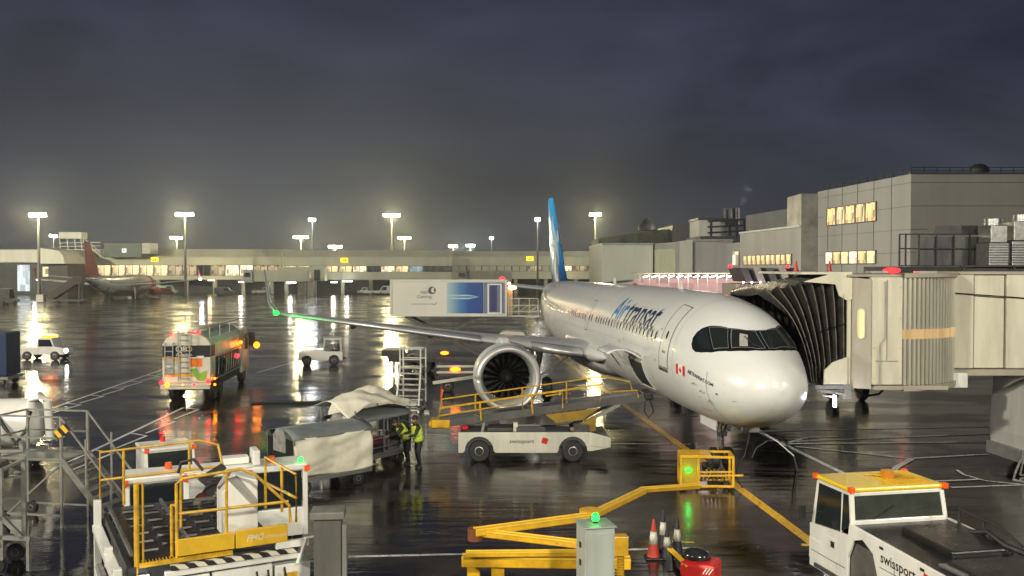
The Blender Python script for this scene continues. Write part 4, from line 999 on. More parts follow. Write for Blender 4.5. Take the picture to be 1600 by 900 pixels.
# bellows: pleats fan from the fuselage to the cab frame
N_ = 8; q = MB(); ctr = Vector((9.9, 30.4, 4.6))
prof = []
for k in range(N_ * 2 + 1):
    u = k / (N_ * 2); w = u ** .9
    T = Vector((7.62, 28.85, 5.92)).lerp(Vector((10.08, 28.2, 6.42)), w)
    Bp = Vector((9.25, 28.70, 3.12)).lerp(Vector((10.08, 28.2, 3.6)), w ** 1.9)
    mid = [Vector((8.55, 28.85, 5.25)).lerp(Vector((10.08, 28.2, 5.7)), w), Vector((9.0, 28.8, 4.5)).lerp(Vector((10.08, 28.2, 4.9)), w), Vector((9.15, 28.78, 3.8)).lerp(Vector((10.08, 28.2, 4.2)), w)]
    mid = [m_.lerp(Bp.lerp(T, f_), w ** .45) for m_, f_ in zip(mid, (.75, .5, .25))]
    far = Vector((0, 3.8 + .6*u, -.12))
    pts = [Bp, mid[2], mid[1], mid[0], T]
    # smooth curve through pts
    cur = []
    for i in range(len(pts) - 1):
        p0 = pts[max(0,i-1)]; p1 = pts[i]; p2 = pts[i+1]; p3 = pts[min(len(pts)-1, i+2)]
        for s in range(4):
            t = s/4; cur.append(.5*((2*p1)+(-p0+p2)*t+(2*p0-5*p1+4*p2-p3)*t*t+(-p0+3*p1-3*p2+p3)*t**3))
    cur.append(pts[-1])
    T2 = T + far; B2 = Bp + far; cur += [T.lerp(T2, .33) + Vector((0,0,-.02)), T.lerp(T2, .66) + Vector((0,0,-.02)), T2, T2.lerp(B2, .5), B2]
    ridge = (k % 2 == 1)
    row = []
    for i, p in enumerate(cur):
        n_ = (p - ctr); n_ = Vector((n_.x*.25, n_.y, n_.z*.6)).normalized()
        jt = .035 * mnoise.noise(p * 3.1 + Vector((k*.7, 0, 0)))
        row.append(p + n_ * ((.26 if ridge else -.10) * (1 if 2 < i else .45) + jt))
    prof.append(row)
q.grid(prof); q.build('bellows', mat('bellows_rubber', (.055,.052,.046), .26, var=.35, nscale=3, bump=.15, bscale=5), jb, smooth=True, solid=.03)
q = MB()
for k in range(1, N_*2, 2):
    q.tube(prof[k][:18], .012, 5)
q.build('fold_highlight', mat('highlight_pale', (.24,.22,.18), .35, var=.3), jb, smooth=True)  # pale tubes on the ridges stand in for light catching the folds
q = MB(); q.tube([prof[k][8] + Vector((0,-.03,0)) for k in range(8, N_*2+1)], .035, 7); q.build('bellows_strap', BLACK, jb)
# cab frame, hood and bumper
q = MB()
q.b2((10.08, 28.0, 3.05), (10.2, 32.9, 6.50)); q.build('cab_frame', BR, jb, bev=.02)
q = MB(); q.prism([(8.75,6.28),(9.6,6.52),(10.22,6.52),(10.22,5.75),(10.05,5.72),(9.83,5.86),(9.72,6.2)], 27.98, 28.04); q.b2((8.72, 28.05, 6.50),(10.24, 33.0, 6.57))
q.build('canopy_hood', BR, jb)
q = MB(); q.prism([(9.35,3.2),(9.38,3.62),(9.62,3.86),(10.06,4.02),(10.06,3.2)], 27.9, 27.98); q.build('bumper_panel', BR, jb, bev=.01)
q = MB(); q.b2((9.15, 28.0, 3.04), (10.3, 32.6, 3.16)); q.bar((9.2,28.0,3.0),(10.2,28.0,2.86),.06); q.bar((9.3,28.1,2.98),(10.2,28.1,2.98),.04); q.b2((10.0,27.95,2.75),(10.2,28.1,3.2))
q.tube([(9.25,27.95,3.02),(9.35,27.95,2.86),(9.6,27.95,2.83),(9.75,27.95,2.95)], .02, 6)
q.build('dock_sill', STEEL, jb)
o = MB().b2((9.66, 27.9, 2.52), (9.74, 27.98, 2.84)).build('service_lamp', emit('lamp_cool', (.85,.85,1), 45), jb)
lamp_point('service_light', (9.7, 27.7, 2.5), 45, (.85,.86,1), .1, jb)
q = MB(); q.add([(10.22,28.02,3.08),(10.70,27.72,3.08),(10.70,27.72,6.35),(10.22,28.02,6.42),(10.22,31.5,3.08),(10.70,31.5,3.08),(10.70,31.5,6.35),(10.22,31.5,6.42)], [(0,1,2,3),(0,4,5,1),(1,5,6,2),(2,6,7,3),(3,7,4,0),(4,7,6,5)])
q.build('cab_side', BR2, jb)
# oval side window set in the angled cab panel
a = Vector((10.22,28.02,0)); b = Vector((10.70,27.72,0)); dd = (b-a).normalized(); nn = Vector((dd.y,-dd.x,0))
def oval(w, h, off, c=.5):
    cc = a.lerp(b, c) + Vector((0,0,5.02)); return [cc + dd*(w*math.cos(t)) + Vector((0,0,(h-w)*(1 if math.sin(t) > 0 else -1) + w*math.sin(t))) + nn*off for t in [2*math.pi*(i+.5)/20 for i in range(20)]]
q = MB(); q.add(oval(.085,.42,.012), [tuple(range(20))]); q.build('side_window', emit('cab_lit', (1,.74,.30), 1.5, .3, (6,6,1)), jb, solid=.01)
q = MB(); q.tube(oval(.10,.44,.02), .022, 6, close=True); q.build('window_frame', BR, jb, smooth=True)
q = MB(); q.b2((10.72, 27.75, 3.2), (11.65, 31.5, 6.42)); q.build('cab_wall', BR, jb, bev=.03)
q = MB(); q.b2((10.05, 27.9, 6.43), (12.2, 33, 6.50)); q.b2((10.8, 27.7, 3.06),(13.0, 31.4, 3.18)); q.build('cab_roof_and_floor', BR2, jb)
# ribbed slat curtain on the turning part
q = MB(); rows = []; cx_, cy_, rx, ry = 11.66, 30.75, 2.55, 2.95
nr = 34
for i in range(nr + 1):
    th = R(-90) + R(112) * i / nr
    for dr, dt in ((-.03, 0), (.055, .18), (.055, .62), (-.03, .80)):
        t2 = th + R(112) / nr * dt
        if i == nr and dt: continue
        rows.append([(cx_ + (rx+dr)*math.cos(t2), cy_ + (ry+dr)*math.sin(t2), z) for z in (3.2, 4.56, 4.57, 4.86, 4.87, 6.40)])
q.grid(rows)
n_cols = 6
for fi in range(len(q.f)): q.m[fi] = 1 if fi % (n_cols-1) == 2 else 0
q.build('slat_curtain', [RIBM, emit('slat_window', (1,.66,.30), .62, .25, (5,5,.5))], jb, smooth=False)
q = MB(); ring_ = [(cx_ + (rx+.12)*math.cos(R(-90)+R(112)*i/24), cy_ + (ry+.12)*math.sin(R(-90)+R(112)*i/24)) for i in range(25)]
for z0_, z1_ in ((3.02, 3.19), (6.41, 6.53)):
    vs = [(x, y, z0_) for x, y in ring_] + [(x, y, z1_) for x, y in ring_]; n = 25
    q.add([( *p, z0_) for p in ring_] + [(*p, z1_) for p in ring_] + [(cx_, cy_, z0_), (cx_, cy_, z1_)], [(i, i+1, i+1+n, i+n) for i in range(n-1)] + [(50, i+1, i) for i in range(n-1)] + [(51, i+n, i+1+n) for i in range(n-1)])
    q.build('cab_ring' if z0_ < 4 else 'roof_ring', BR2, jb); q = MB()
# tunnel
Yt = 29.6
xs_ = [13.68, 14.7, 15.7, 17.2, 20.5, 27]
for i in range(len(xs_)-1):
    off = (i % 2) * .07
    MB().b2((xs_[i]+.02, Yt + off, 3.5), (xs_[i+1]-.02, Yt + 2.9 - off, 6.48)).build('tunnel_section', BR, jb, bev=.02)
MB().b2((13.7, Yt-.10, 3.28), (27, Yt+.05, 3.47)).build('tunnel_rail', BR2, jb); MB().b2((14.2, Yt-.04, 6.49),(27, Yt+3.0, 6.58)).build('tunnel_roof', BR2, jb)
q = MB(); q.b2((13.72, Yt-.62, 2.95), (14.22, Yt-.15, 3.42)); q.build('control_box', WHITE, jb, bev=.03)
q = MB(); q.b2((14.3, Yt, 6.59), (27, Yt+1.5, 6.63)); 
for x in [14.4 + 1.6*i for i in range(8)]: q.bar((x, Yt+.1, 6.55), (x, Yt+.1, 6.75), .05)
q.bar((14.3, Yt+.1, 6.75), (27, Yt+.1, 6.75), .05); q.tube([(14.4,Yt+.3,6.64),(15,Yt+.25,6.66),(18,Yt+.35,6.62),(24,Yt+.3,6.65)], .06, 7)
q.build('roof_rail', BLACK, jb)
q = MB(); q.ball((11.9, 29.2, 6.62), .09, 10, (3.2,1,1)); q.build('beacon', emit('lamp_red_strip', (1,.02,.02), 5), jb)
lamp_point('beacon_light', (11.9, 28.8, 6.72), 26, (1,.04,.03), .12, jb)
# support: column, bogie and wheels under the cab
q = MB(); q.b2((19.2,30.6,.9),(19.5,30.9,3.3)); q.b2((21.2,30.6,.9),(21.5,30.9,3.3)); q.b2((19.0,30.5,.62),(21.7,31.0,.88)); q.build('lift_column', BLACK, jb)
for x in (19.0, 21.7): wheel(Matrix.Translation((x, 30.75, .5)), .5, .3, jb, 'bogie_wheel', DGREY)
q = MB(); q.tube([(11.3,30.6,3.05),(11.35,30.7,2.65),(11.7,30.8,2.45),(12.2,30.9,2.5),(12.6,31.2,2.75),(12.7,31.4,3.05)], .04, 8); q.build('cable_loop', BLACK, jb, smooth=True)
for x in (12.4, 10.9):
    q = MB(); q.b2((x, 28.3, 6.53),(x+.5, 28.8, 6.6)); q.build('roof_hatch', GREYP, jb)

# lit glass walkway and neighbouring bridge behind the airliner
gw = thing('glass_walkway', 'pink lit glass walkway with a row of tube lights behind the airliner roof', 'walkway', (0, 0, 0))
Y = 62.0; x0, x1 = X(1000, Y), X(1196, Y)
MB().b2((x0, Y, 3.2), (x1, Y + 3, 4.4)).build('spandrel', BR, gw)
MB().b2((x0 + .1, Y + .2, 4.42), (x1, Y + 2.8, 5.95)).build('glazing', emit('walkway_glow', (1, .60, .56), .55, .45, (1.2, 1.2, .8), (.15,.08,.08)), gw)
MB().b2((x0 - .2, Y - .1, 6.28), (x1 + .1, Y + 3.1, 6.36)).build('roof', BR, gw)
q = MB(); n = 13
for i in range(n + 1): q.bar((x0 + (x1-x0)*i/n, Y + .05, 4.4), (x0 + (x1-x0)*i/n, Y + .05, 6.28), .07)
q.build('mullion', BR, gw)
tb = None
for i in range(15):
    c_ = (x0 + .4 + (x1-x0-.6)*i/14, Y - .16, 6.12)
    if tb is None: tb = MB().box((0,0,0), (.42,.08,.07), ry=R(-14)).build('tube_light', emit('tube_pink', (1,.82,.86), 16), gw); o = tb
    else: o = tb.copy(); col.objects.link(o)
    o.parent = gw; o.location = c_
lamp_point('walkway_light', ((x0+x1)/2, Y - 1.4, 6.9), 160, (1,.75,.75), 1.0, gw)
nb = thing('jet_bridge', 'dark slatted neighbouring jet bridge end with a red beacon behind the bellows', 'jet bridge', (0, 0, 0))
Y = 46.0; x0 = X(1150, Y); x1 = X(1330, Y)
MB().b2((x0, Y, 3.2), (x1, Y + 3, 5.9)).build('tunnel', BR2, nb)
for i in range(5):
    xx = x0 + .2 + i * .62
    q = MB(); q.add([(xx, Y-.1, 6.7), (xx+.34, Y-.1, 6.7), (xx+.62, Y-.1, 6.0), (xx+.28, Y-.1, 6.0), (xx, Y+2.6, 6.7), (xx+.34, Y+2.6, 6.7), (xx+.62, Y+2.6, 6.0), (xx+.28, Y+2.6, 6.0)], [(0,1,2,3),(4,5,6,7),(0,1,5,4),(1,2,6,5),(2,3,7,6),(3,0,4,7)])
    q.build('canopy_fold', DGREY if i % 2 == 0 else GREYP, nb)
q = MB()
for i in range(28): q.bar((x0 + i*.2, Y - .15, 5.3 + .3*math.sin(i)), (x0 + i*.2 + .25, Y - .15, 5.95), .04)
q.build('lattice', BLACK, nb)
tb = None
for i in range(6):
    if tb is None: tb = MB().ball((0,0,0), .05, 8).build('lamp', emit('lamp_violet', (.85,.65,1), 12), nb); o = tb
    else: o = tb.copy(); col.objects.link(o)
    o.parent = nb; o.location = (x0 + .3 + i*.42, Y - .25, 5.98)
c_ = at(1141, 416, 45.6); MB().ball(c_, .10, 10).build('beacon', L_RED, nb); lamp_point('beacon_light', c_ + Vector((0,-.4,.1)), 20, (1,.03,.02), .1, nb)
c_ = at(1231, 417, 45.6); MB().ball(c_, .08, 10).build('beacon', L_RED, nb)
for px in (1244, 1296):
    c_ = at(px, 424, 45.4); MB().lathe([(0,.12),(.05,.11),(.5,.03),(.52,.01)], 12, Matrix.Translation(c_) @ Matrix.Rotation(R(-90),4,'Y')).build('marker_cone', REDP, nb)
MB().b2((X(1150,Y)+1, Y+.5, 0), (X(1150,Y)+1.8, Y+1.5, 3.2)).build('column', GREYP, nb)
MB().b2((16.6, Y+.6, .8), (17.3, Y+1.4, 3.2)).build('column', DGREY, nb)
for x in (16.2, 17.7): wheel(Matrix.Translation((x, Y+1, .6)), .6, .35, nb, 'bogie_wheel', DGREY)

q = MB(); q.tube([(10.95,27.68,3.2),(10.95,27.68,4.4),(11.1,27.68,4.6),(11.1,27.68,6.3)], .018, 6); q.tube([(13.78,Yt-.04,3.6),(13.78,Yt-.04,6.3)], .03, 6); q.build('conduit', GREYP, jb, smooth=True)
q = MB()
for z in (3.4,4.3,5.2,6.1):
    for x in (10.80, 11.58): q.b2((x-.012,27.735,z-.012),(x+.012,27.75,z+.012))
q.build('rivet_heads', GREYP, jb)['kind'] = 'stuff'
q = MB(); q.b2((10.85,27.728,3.9),(11.5,27.749,3.93)); q.b2((11.16,27.73,3.95),(11.19,27.749,6.35)); q.build('panel_seam', BR2, jb)
q = MB(); q.tube([(14.0,Yt-.05,5.9),(16.5,Yt-.06,5.72),(19,Yt-.05,5.9)], .02, 6); q.build('slung_cable', BLACK, jb, smooth=True)
# ------------------------------------------------------------------ ground vehicles and equipment
RX = Matrix.Identity(4)
WY = Matrix.Rotation(R(90), 4, 'Z')          # wheel axle along local Y
def wheels(parent, spots, r, w, rim=STEEL, name='wheel'):
    for x, y in spots: wheel(Matrix.Translation((x, y, r)) @ WY, r, w, parent, name, rim)
def glow_ball(name, c, r, m, parent, power=0, color=None, sc=(1,1,1)):
    o = MB().ball(c, r * 1.25, 10, sc).build(name, m, parent, smooth=True)
    if power: lamp_point(name + '_light', c, power, color, max(r, .06) * 1.3, parent)
    return o
def chip(m, c2=(.07,.05,.035), sc=11, th=.64):
    t = m.node_tree; b = t.nodes['Principled BSDF']; src = b.inputs['Base Color'].links[0].from_socket; n = t.nodes.new
    q = n('ShaderNodeTexNoise'); q.inputs['Scale'].default_value = sc; q.inputs['Detail'].default_value = 9; q.inputs['Roughness'].default_value = .75
    co = n('ShaderNodeTexCoord'); t.links.new(co.outputs['Object'], q.inputs['Vector'])
    r = n('ShaderNodeMapRange'); r.inputs['From Min'].default_value = th; r.inputs['From Max'].default_value = th + .05; t.links.new(q.outputs['Fac'], r.inputs['Value'])
    x = n('ShaderNodeMix'); x.data_type = 'RGBA'; x.inputs['B'].default_value = (*c2, 1); t.links.new(r.outputs[0], x.inputs['Factor']); t.links.new(src, x.inputs['A']); t.links.new(x.outputs['Result'], b.inputs['Base Color'])
chip(YELLOW); chip(WHITE, (.16,.14,.11), 4, .66)
YRAIL = mat('yellow_rail', (.62,.36,.02), .38, var=.3, nscale=5, coat=.3)
chip(YRAIL)
HAZ = bpy.data.materials.new('hazard_stripes'); HAZ.use_nodes = True; t_ = HAZ.node_tree; b_ = t_.nodes['Principled BSDF']
tc = t_.nodes.new('ShaderNodeTexCoord'); wv = t_.nodes.new('ShaderNodeTexWave'); wv.bands_direction = 'DIAGONAL'; wv.inputs['Scale'].default_value = 2.0
cr = t_.nodes.new('ShaderNodeValToRGB'); cr.color_ramp.interpolation = 'CONSTANT'; cr.color_ramp.elements[0].color = (.02,.02,.02,1); cr.color_ramp.elements[1].color = (.6,.58,.45,1); cr.color_ramp.elements[1].position = .5
t_.links.new(tc.outputs['Object'], wv.inputs['Vector']); t_.links.new(wv.outputs['Fac'], cr.inputs[0]); t_.links.new(cr.outputs[0], b_.inputs['Base Color']); b_.inputs['Roughness'].default_value = .4
HAZY = HAZ.copy(); HAZY.name = 'hazard_yellow'; HAZY.node_tree.nodes['Color Ramp'].color_ramp.elements[1].color = (.7,.42,.03,1)

# --- pushback tug, lower right. local x = forward
tug = thing('pushback_tug', 'white pushback tug with yellow cab roof at the lower right corner', 'tug', (7.73, 18.55, 0), math.atan2(-.98, .2))
def side_prism(poly, y0, y1): q = MB(); q.prism(poly, y0, y1, 'y'); return q
# body side walls with big octagonal wheel arch
arch = [(0.0,.5),(.02,.98),(.22,1.36),(.52,1.46),(.86,1.30),(1.04,.85),(1.04,.5)]
body = [(-1.45,.38),(-1.45,1.28),(.02,1.42),(.06,1.66),(5.1,1.46),(5.25,1.3),(5.25,.38),(1.04,.38)] + arch[::-1] + [(0.0,.38)]
for s in (-1, 1):
    q = side_prism(body, s*1.12, s*1.06); q.build('side_panel', WHITE, tug, bev=.012)
    q = MB(); q.prism([(p[0], p[1]) for p in arch], s*1.05, s*.7, 'y'); q.build('wheel_arch', mat('arch_grey', (.10,.095,.085), .5, var=.3), tug)
q = MB(); q.b2((-1.45,-1.055,.45),(-.02,1.055,1.3)); q.b2((1.06,-1.055,.4),(5.2,1.055,1.28)); q.b2((-1.55,-.9,.4),(-1.45,.9,.9)); q.build('chassis', GREYP, tug)
HOOD = mat('tug_deck_black', (.022,.021,.02), .28, var=.4, nscale=3, bump=.2, bscale=14)
q = MB(); q.add([(.08,-1.05,1.63),(5.1,-1.05,1.43),(5.1,1.05,1.43),(.08,1.05,1.63),(.08,-1.05,1.3),(5.1,-1.05,1.3),(5.1,1.05,1.3),(.08,1.05,1.3)], [(0,1,2,3),(7,6,5,4),(0,4,5,1),(1,5,6,2),(2,6,7,3),(3,7,4,0)])
q.build('deck', HOOD, tug)
q = MB(); q.box((1.4,.25,1.63),(1.5,1.25,.14), ry=R(2.3)); q.box((3.3,.0,1.56),(1.6,1.5,.12), ry=R(2.3)); q.build('bonnet_hatch', HOOD, tug, bev=.03)
q = MB()
for i in range(14): q.box((2.45 + i*.045, -.62 , 1.565),(.015,.5,.05))
q.build('grille', mat('grille_grey', (.16,.16,.15), .4), tug)
q = MB(); q.tube([(.5,1.0,1.6),(.5,1.0,1.95),(1.6,1.0,1.9),(2.2,1.0,1.7)], .03, 8); q.tube([(1.2,1.0,1.55),(1.2,1.0,1.92)],.025,8); q.build('deck_rail', BLACK, tug, smooth=True)
q = MB(); q.tube([(1.0,.7,1.62),(1.5,.85,1.78),(2.1,.75,1.7),(2.6,.95,1.62),(3.2,.8,1.58)], .06, 8); q.build('coiled_hose', BLACK, tug, smooth=True)
# cab
q = MB()
for s in (-1,1):
    q.bar((0.04,s*1.03,1.62),(-.06,s*1.0,2.2),.07,.09); q.bar((-.32,s*1.05,1.3),(-.34,s*1.01,2.2),.045,.045); q.bar((-1.40,s*1.05,1.25),(-1.28,s*1.0,2.2),.09,.06)
    q.bar((-.06,s*1.01,2.2),(-1.28,s*1.01,2.2),.06,.06)
q.bar((-.06,-1.0,2.2),(-.06,1.0,2.2),.07); q.bar((.05,-1.0,1.66),(.05,1.0,1.66),.08,.1); q.bar((-1.3,-1.0,2.2),(-1.3,1.0,2.2),.07); q.build('cab_frame', WHITE, tug, bev=.01)
q = MB(); q.add([(.035,-.99,1.68),(.035,.99,1.68),(-.05,.96,2.17),(-.05,-.96,2.17)], [(0,1,2,3)]); q.build('windscreen', mat('tug_glass', (.045,.05,.04), .06, var=.3, spec=.8), tug, solid=.01)
for s in (-1,1):
    q = MB(); q.add([(-.36,s*1.07,1.10),(-1.36,s*1.07,.92),(-1.28,s*1.02,2.16),(-.36,s*1.02,2.16)], [(0,1,2,3)]); q.build('door_glass', GLASS, tug, solid=.01)
    q = MB(); q.add([(-.30,s*1.065,1.42),(0.0,s*1.065,1.55),(-.09,s*1.02,2.16),(-.30,s*1.02,2.16)], [(0,1,2,3)]); q.build('quarter_glass', GLASS, tug, solid=.01)
    q = MB(); q.prism([(-1.43,.55),(-1.43,.98),(-.95,.98),(-.72,1.2),(-.36,1.2),(-.36,.55)], s*1.125, s*1.14); d_ = q.build('door', WHITE, tug, bev=.008)
    q = MB(); q.b2((-.56,s*1.141,1.02),(-.44,s*1.155,1.14)); q.build('handle', BLACK, d_)
q = MB(); q.add([(-1.32,-.97,1.3),(-1.32,.97,1.3),(-1.3,.97,2.16),(-1.3,-.97,2.16)], [(0,1,2,3)]); q.build('rear_window', GLASS, tug, solid=.01)
q = MB(); q.b2((-1.36,-1.06,2.235),(-.01,1.06,2.33)); q.build('roof', mat('roof_yellow', (.80,.56,.03), .3, var=.12, coat=.5), tug, bev=.035)
q = MB(); q.tube([(-.95,-.15,2.36),(-.85,-.05,2.39),(-.78,.12,2.37)], .015, 6)
for i in range(10): q.box((-.66, .05 + i*.09, 2.338),(1.0,.025,.02))
q.build('roof_rib', mat('roof_rib_yellow', (.62,.36,.02), .35), tug)
q = MB(); q.b2((-.8,.12,2.335),(-.62,.32,2.5)); q.build('beacon', mat('amber_dead', (.55,.22,.02), .25), tug)
for x, y in ((0,-1.04),(0,1.04),(-1.34,-1.04),(-1.34,1.04)): MB().box((x,y,2.30),(.12,.10,.10)).build('marker_lamp', ORANGE, tug)
q = MB(); q.bar((-1.36,-1.08,1.52),(-1.40,-1.28,1.52),.03); q.b2((-1.46,-1.38,1.36),(-1.38,-1.24,1.66)); q.build('mirror', BLACK, tug, bev=.02)
q = MB()
for x in (1.55, 2.9, 3.9): q.box((x,-1.121,.95),(.012,.006,.7))
q.box((2.7,-1.121,1.12),(3.2,.006,.012)); q.box((-.7,-1.142,.74),(1.3,.006,.012)); q.build('panel_seam', DGREY, tug)
q = MB(); q.b2((-1.2,-1.16,.42),(-.3,-1.12,.50)); q.b2((-1.1,-1.2,.2),(-.4,-1.06,.26)); q.build('cab_step', DGREY, tug)
q = MB(); q.b2((-.75,-.5,1.0),(-.45,-.1,1.3)); q.b2((-1.0,-.5,1.25),(-.88,-.1,1.9)); q.b2((-.75,.2,1.0),(-.45,.6,1.3)); q.b2((-1.0,.2,1.25),(-.88,.6,1.9)); q.build('seat', mat('seat_grey', (.12,.12,.13), .6), tug, bev=.04)
q = MB(); q.tube([(-.22+.06*math.cos(a),-.3+.17*math.sin(a),1.70+.14*math.cos(a)) for a in [2*math.pi*i/14 for i in range(14)]], .015, 6, close=True); q.build('steering_wheel', BLACK, tug, smooth=True)
q = MB(); q.bar((.05,-.6,1.70),(.0,-.1,1.95),.02); q.build('wiper', BLACK, tug)
wheels(tug, [(.52,-.86),(.52,.86),(4.0,-.86),(4.0,.86)], .52, .36)
M_ = frame_m((1.12,-1.123,1.235), (1,0,-.02), (0,0,1))
text_on('swissport', 'lettering', BLACK, tug, M_, .27, .004, 0, 'LEFT', 1.0)
q = MB(); q.box((2.50,-1.122,1.30),(.24,.008,.24), ry=R(10)); q.build('logo', REDP, tug)
q = MB()
for i in range(3): q.tube([(2.45+.03*i,-1.128,1.36-.05*i),(2.50+.02*i,-1.128,1.40-.06*i),(2.55,-1.128,1.33-.05*i)], .012, 5)
q.build('logo_swirl', mat('logo_white', (.8,.8,.8), .4), tug)
for x, z in ((1.15,1.49),(2.35,1.47)): MB().box((x,-1.123,z),(.12,.008,.05)).build('reflector', BLACK, tug)
MB().lathe([(0,.055),(.012,.05)], 14, Matrix.Translation((2.25,-1.12,1.12)) @ Matrix.Rotation(R(-90),4,'Z')).build('fuel_cap', BLACK, tug)

# --- cargo loader, lower left. local origin at the near left corner of the roller deck
ld = thing('cargo_loader', 'white cargo loader with black roller deck and yellow guard rails at the lower left', 'cargo loader', (-6.42, 15.76, 0), R(29))
q = MB(); q.b2((0,0,1.66),(2.06,3.7,1.78)); q.build('deck', HOOD, ld)
q = MB()
for j in range(12):
    for i in range(5):
        if (i + j) % 2 == 0: q.lathe([(-.15,.02),(-.13,.05),(.13,.05),(.15,.02)], 8, Matrix.Translation((.28 + .38*i, .25 + .29*j, 1.785)))
tag(q.build('deck_rollers', mat('roller_steel', (.05,.05,.05), .35, .7, var=.4), ld, smooth=True), kind='stuff')
q = MB()
for x in (-.05, .95, 2.08): q.bar((x,0,1.83),(x,3.7,1.83),.05,.07)
q.build('deck_guide', mat('guide_steel', (.20,.20,.20), .3, .6, var=.3), ld)
q = MB(); q.b2((-.14,-.1,1.50),(-.06,3.8,1.66)); q.b2((-.12,-.14,1.30),(2.2,-.02,1.64)); q.build('deck_edge', BLACK, ld)
q = MB(); q.b2((-.34,.0,.3),(-.2,.14,1.6)); q.b2((-.34,1.4,.3),(-.2,1.54,1.6)); q.b2((-.34,3.5,.3),(-.2,3.64,2.0)); q.b2((-.36,.1,1.35),(-.18,3.7,1.48)); q.b2((-.34,0,.5),(-.22,3.6,.62)); q.bar((-.28,.1,.7),(-.28,1.45,1.4),.06); q.build('side_frame', WHITE, ld, bev=.01)
q = MB(); q.cyl((-.42,.6,1.22),(-.42,1.6,1.22),.07,n=10); q.cyl((-.42,.3,1.0),(-.42,.9,1.15),.05,n=10); q.build('hydraulic_ram', STEEL, ld, smooth=True)
q = MB()
for i in range(26): q.b2((.10 + .035*i*1.6, -.13, 1.66), (.12 + .035*i*1.6, .02, 1.705))
q.b2((.05,-.16,1.62),(1.6,-.13,1.70)); q.build('step_grating', YRAIL, ld)
def rail(name, pts, r=.028): q = MB(); q.tube(pts, r, 8); return q.build(name, YRAIL, ld, smooth=True)
r0 = 1.80
rail('guard_rail', [(-.2,3.75,r0),(-.2,3.75,2.93),(1.75,3.75,3.0),(2.12,3.62,2.9),(2.2,3.4,2.35),(2.25,3.3,1.85)])
rail('guard_rail', [(-.2,3.75,2.36),(2.1,3.75,2.40)])
rail('guard_rail', [(.25,3.75,r0),(.25,3.75,2.95)]); rail('guard_rail', [(1.55,3.75,2.4),(1.55,3.75,3.0)])
rail('guard_rail', [(0.02,-.1,.6),(.02,-.1,3.05)], .045); rail('guard_rail', [(0.12,-.1,1.6),(.12,-.1,3.05),(.02,-.1,3.06)], .02)
rail('guard_rail', [(.66,-.14,1.7),(.66,-.14,2.98),(.76,-.14,3.06),(1.75,-.14,3.12),(2.0,-.14,3.0),(2.62,-.14,2.36),(2.64,-.14,2.05)])
rail('guard_rail', [(.70,-.14,2.46),(2.60,-.14,2.44)]); rail('guard_rail', [(1.50,-.14,1.9),(1.50,-.14,3.1)])
rail('guard_rail', [(.60,.0,1.7),(.60,.0,2.6),(.66,-.1,2.6)])
rail('guard_rail', [(.95,1.2,1.82),(.95,1.2,2.9),(1.3,.4,2.96)], .024)
rail('guard_rail', [(2.55,1.3,2.0),(2.55,1.3,3.0),(2.9,.4,2.8),(2.9,.4,1.9)]); rail('guard_rail', [(2.55,1.3,2.5),(2.9,.4,2.35)]); rail('guard_rail', [(2.75,.85,2.0),(2.75,.85,2.9)])
q = MB(); q.b2((.66,-.22,1.74),(1.62,-.16,2.03)); q.b2((1.64,-.24,1.74),(2.56,-.16,2.05)); pn = q.build('yellow_panel', mat('panel_yellow', (.66,.40,.02), .38, var=.15, coat=.3), ld, bev=.008)
text_on('FMC', 'lettering', mat('letter_cream', (.7,.62,.35), .4), pn, frame_m((1.82,-.243,1.845),(1,0,0),(0,0,1)), .15, .006, .2)
text_on('Technologies', 'lettering', mat('letter_cream', (.7,.62,.35), .4), pn, frame_m((2.09,-.243,1.855),(1,0,0),(0,0,1)), .085, .001)
# control stand
q = MB(); q.prism([(1.55,1.8),(1.55,2.62),(1.75,2.92),(2.18,2.78),(2.18,1.8)], .38, .95); q.build('control_box', WHITE, ld, bev=.02)
q = MB(); q.add([(1.62,.375,2.86),(1.80,.375,2.90),(2.17,.375,2.42),(2.17,.375,2.2)], [(0,1,2,3)]); q.build('box_stripe', GREYP, ld, solid=.006)
q = MB(); q.box((1.42,.7,2.92),(.5,.34,.05), ry=R(-28)); q.build('control_console', BLACK, ld, bev=.01)
q = MB(); q.tube([(1.3,.9,2.95),(1.15,1.0,3.15),(.95,1.1,3.1),(.9,1.15,2.9)], .03, 8); q.build('console_cable', BLACK, ld, smooth=True)
# lower body
q = MB(); q.b2((.55,-.25,1.52),(2.75,-.12,1.60)); q.build('hazard_edge', HAZ, ld)
q = MB(); q.b2((.45,-.22,1.40),(2.8,-.05,1.50)); q.b2((.2,-.2,.25),(1.2,.3,1.36)); q.b2((1.24,-.18,.25),(2.3,.3,1.36)); q.b2((2.34,-.16,.4),(3.0,.4,1.3)); q.build('chassis_panel', WHITE, ld, bev=.015)
q = MB(); q.b2((0.0,.4,.4),(2.9,3.8,1.2)); q.build('chassis', DGREY, ld)
q = MB(); q.tube([(2.75,-.2,1.3),(2.9,-.22,1.75),(3.1,-.2,1.75),(3.12,-.2,1.2)], .04, 8); q.b2((2.35,-.24,1.62),(2.95,-.14,1.74)); q.build('tow_bracket', WHITE, ld)
q = MB(); q.b2((2.5,-.19,.9),(2.75,-.165,1.15)); q.b2((1.4,-.21,.8),(1.6,-.185,.95)); q.build('decal_plate', YRAIL, ld)
q = MB()
for x in (.4,.62,.9,1.35,2.0,2.2,2.5): q.tube([(x,-.24,1.28),(x+.03,-.28,1.0),(x+.02,-.24,.7)], .018, 6)
q.build('hydraulic_hoses', BLACK, ld, smooth=True)
glow_ball('work_lamp', (.10,-.24,1.42), .045, L_WHITE, ld, 6, (.9,.95,1))
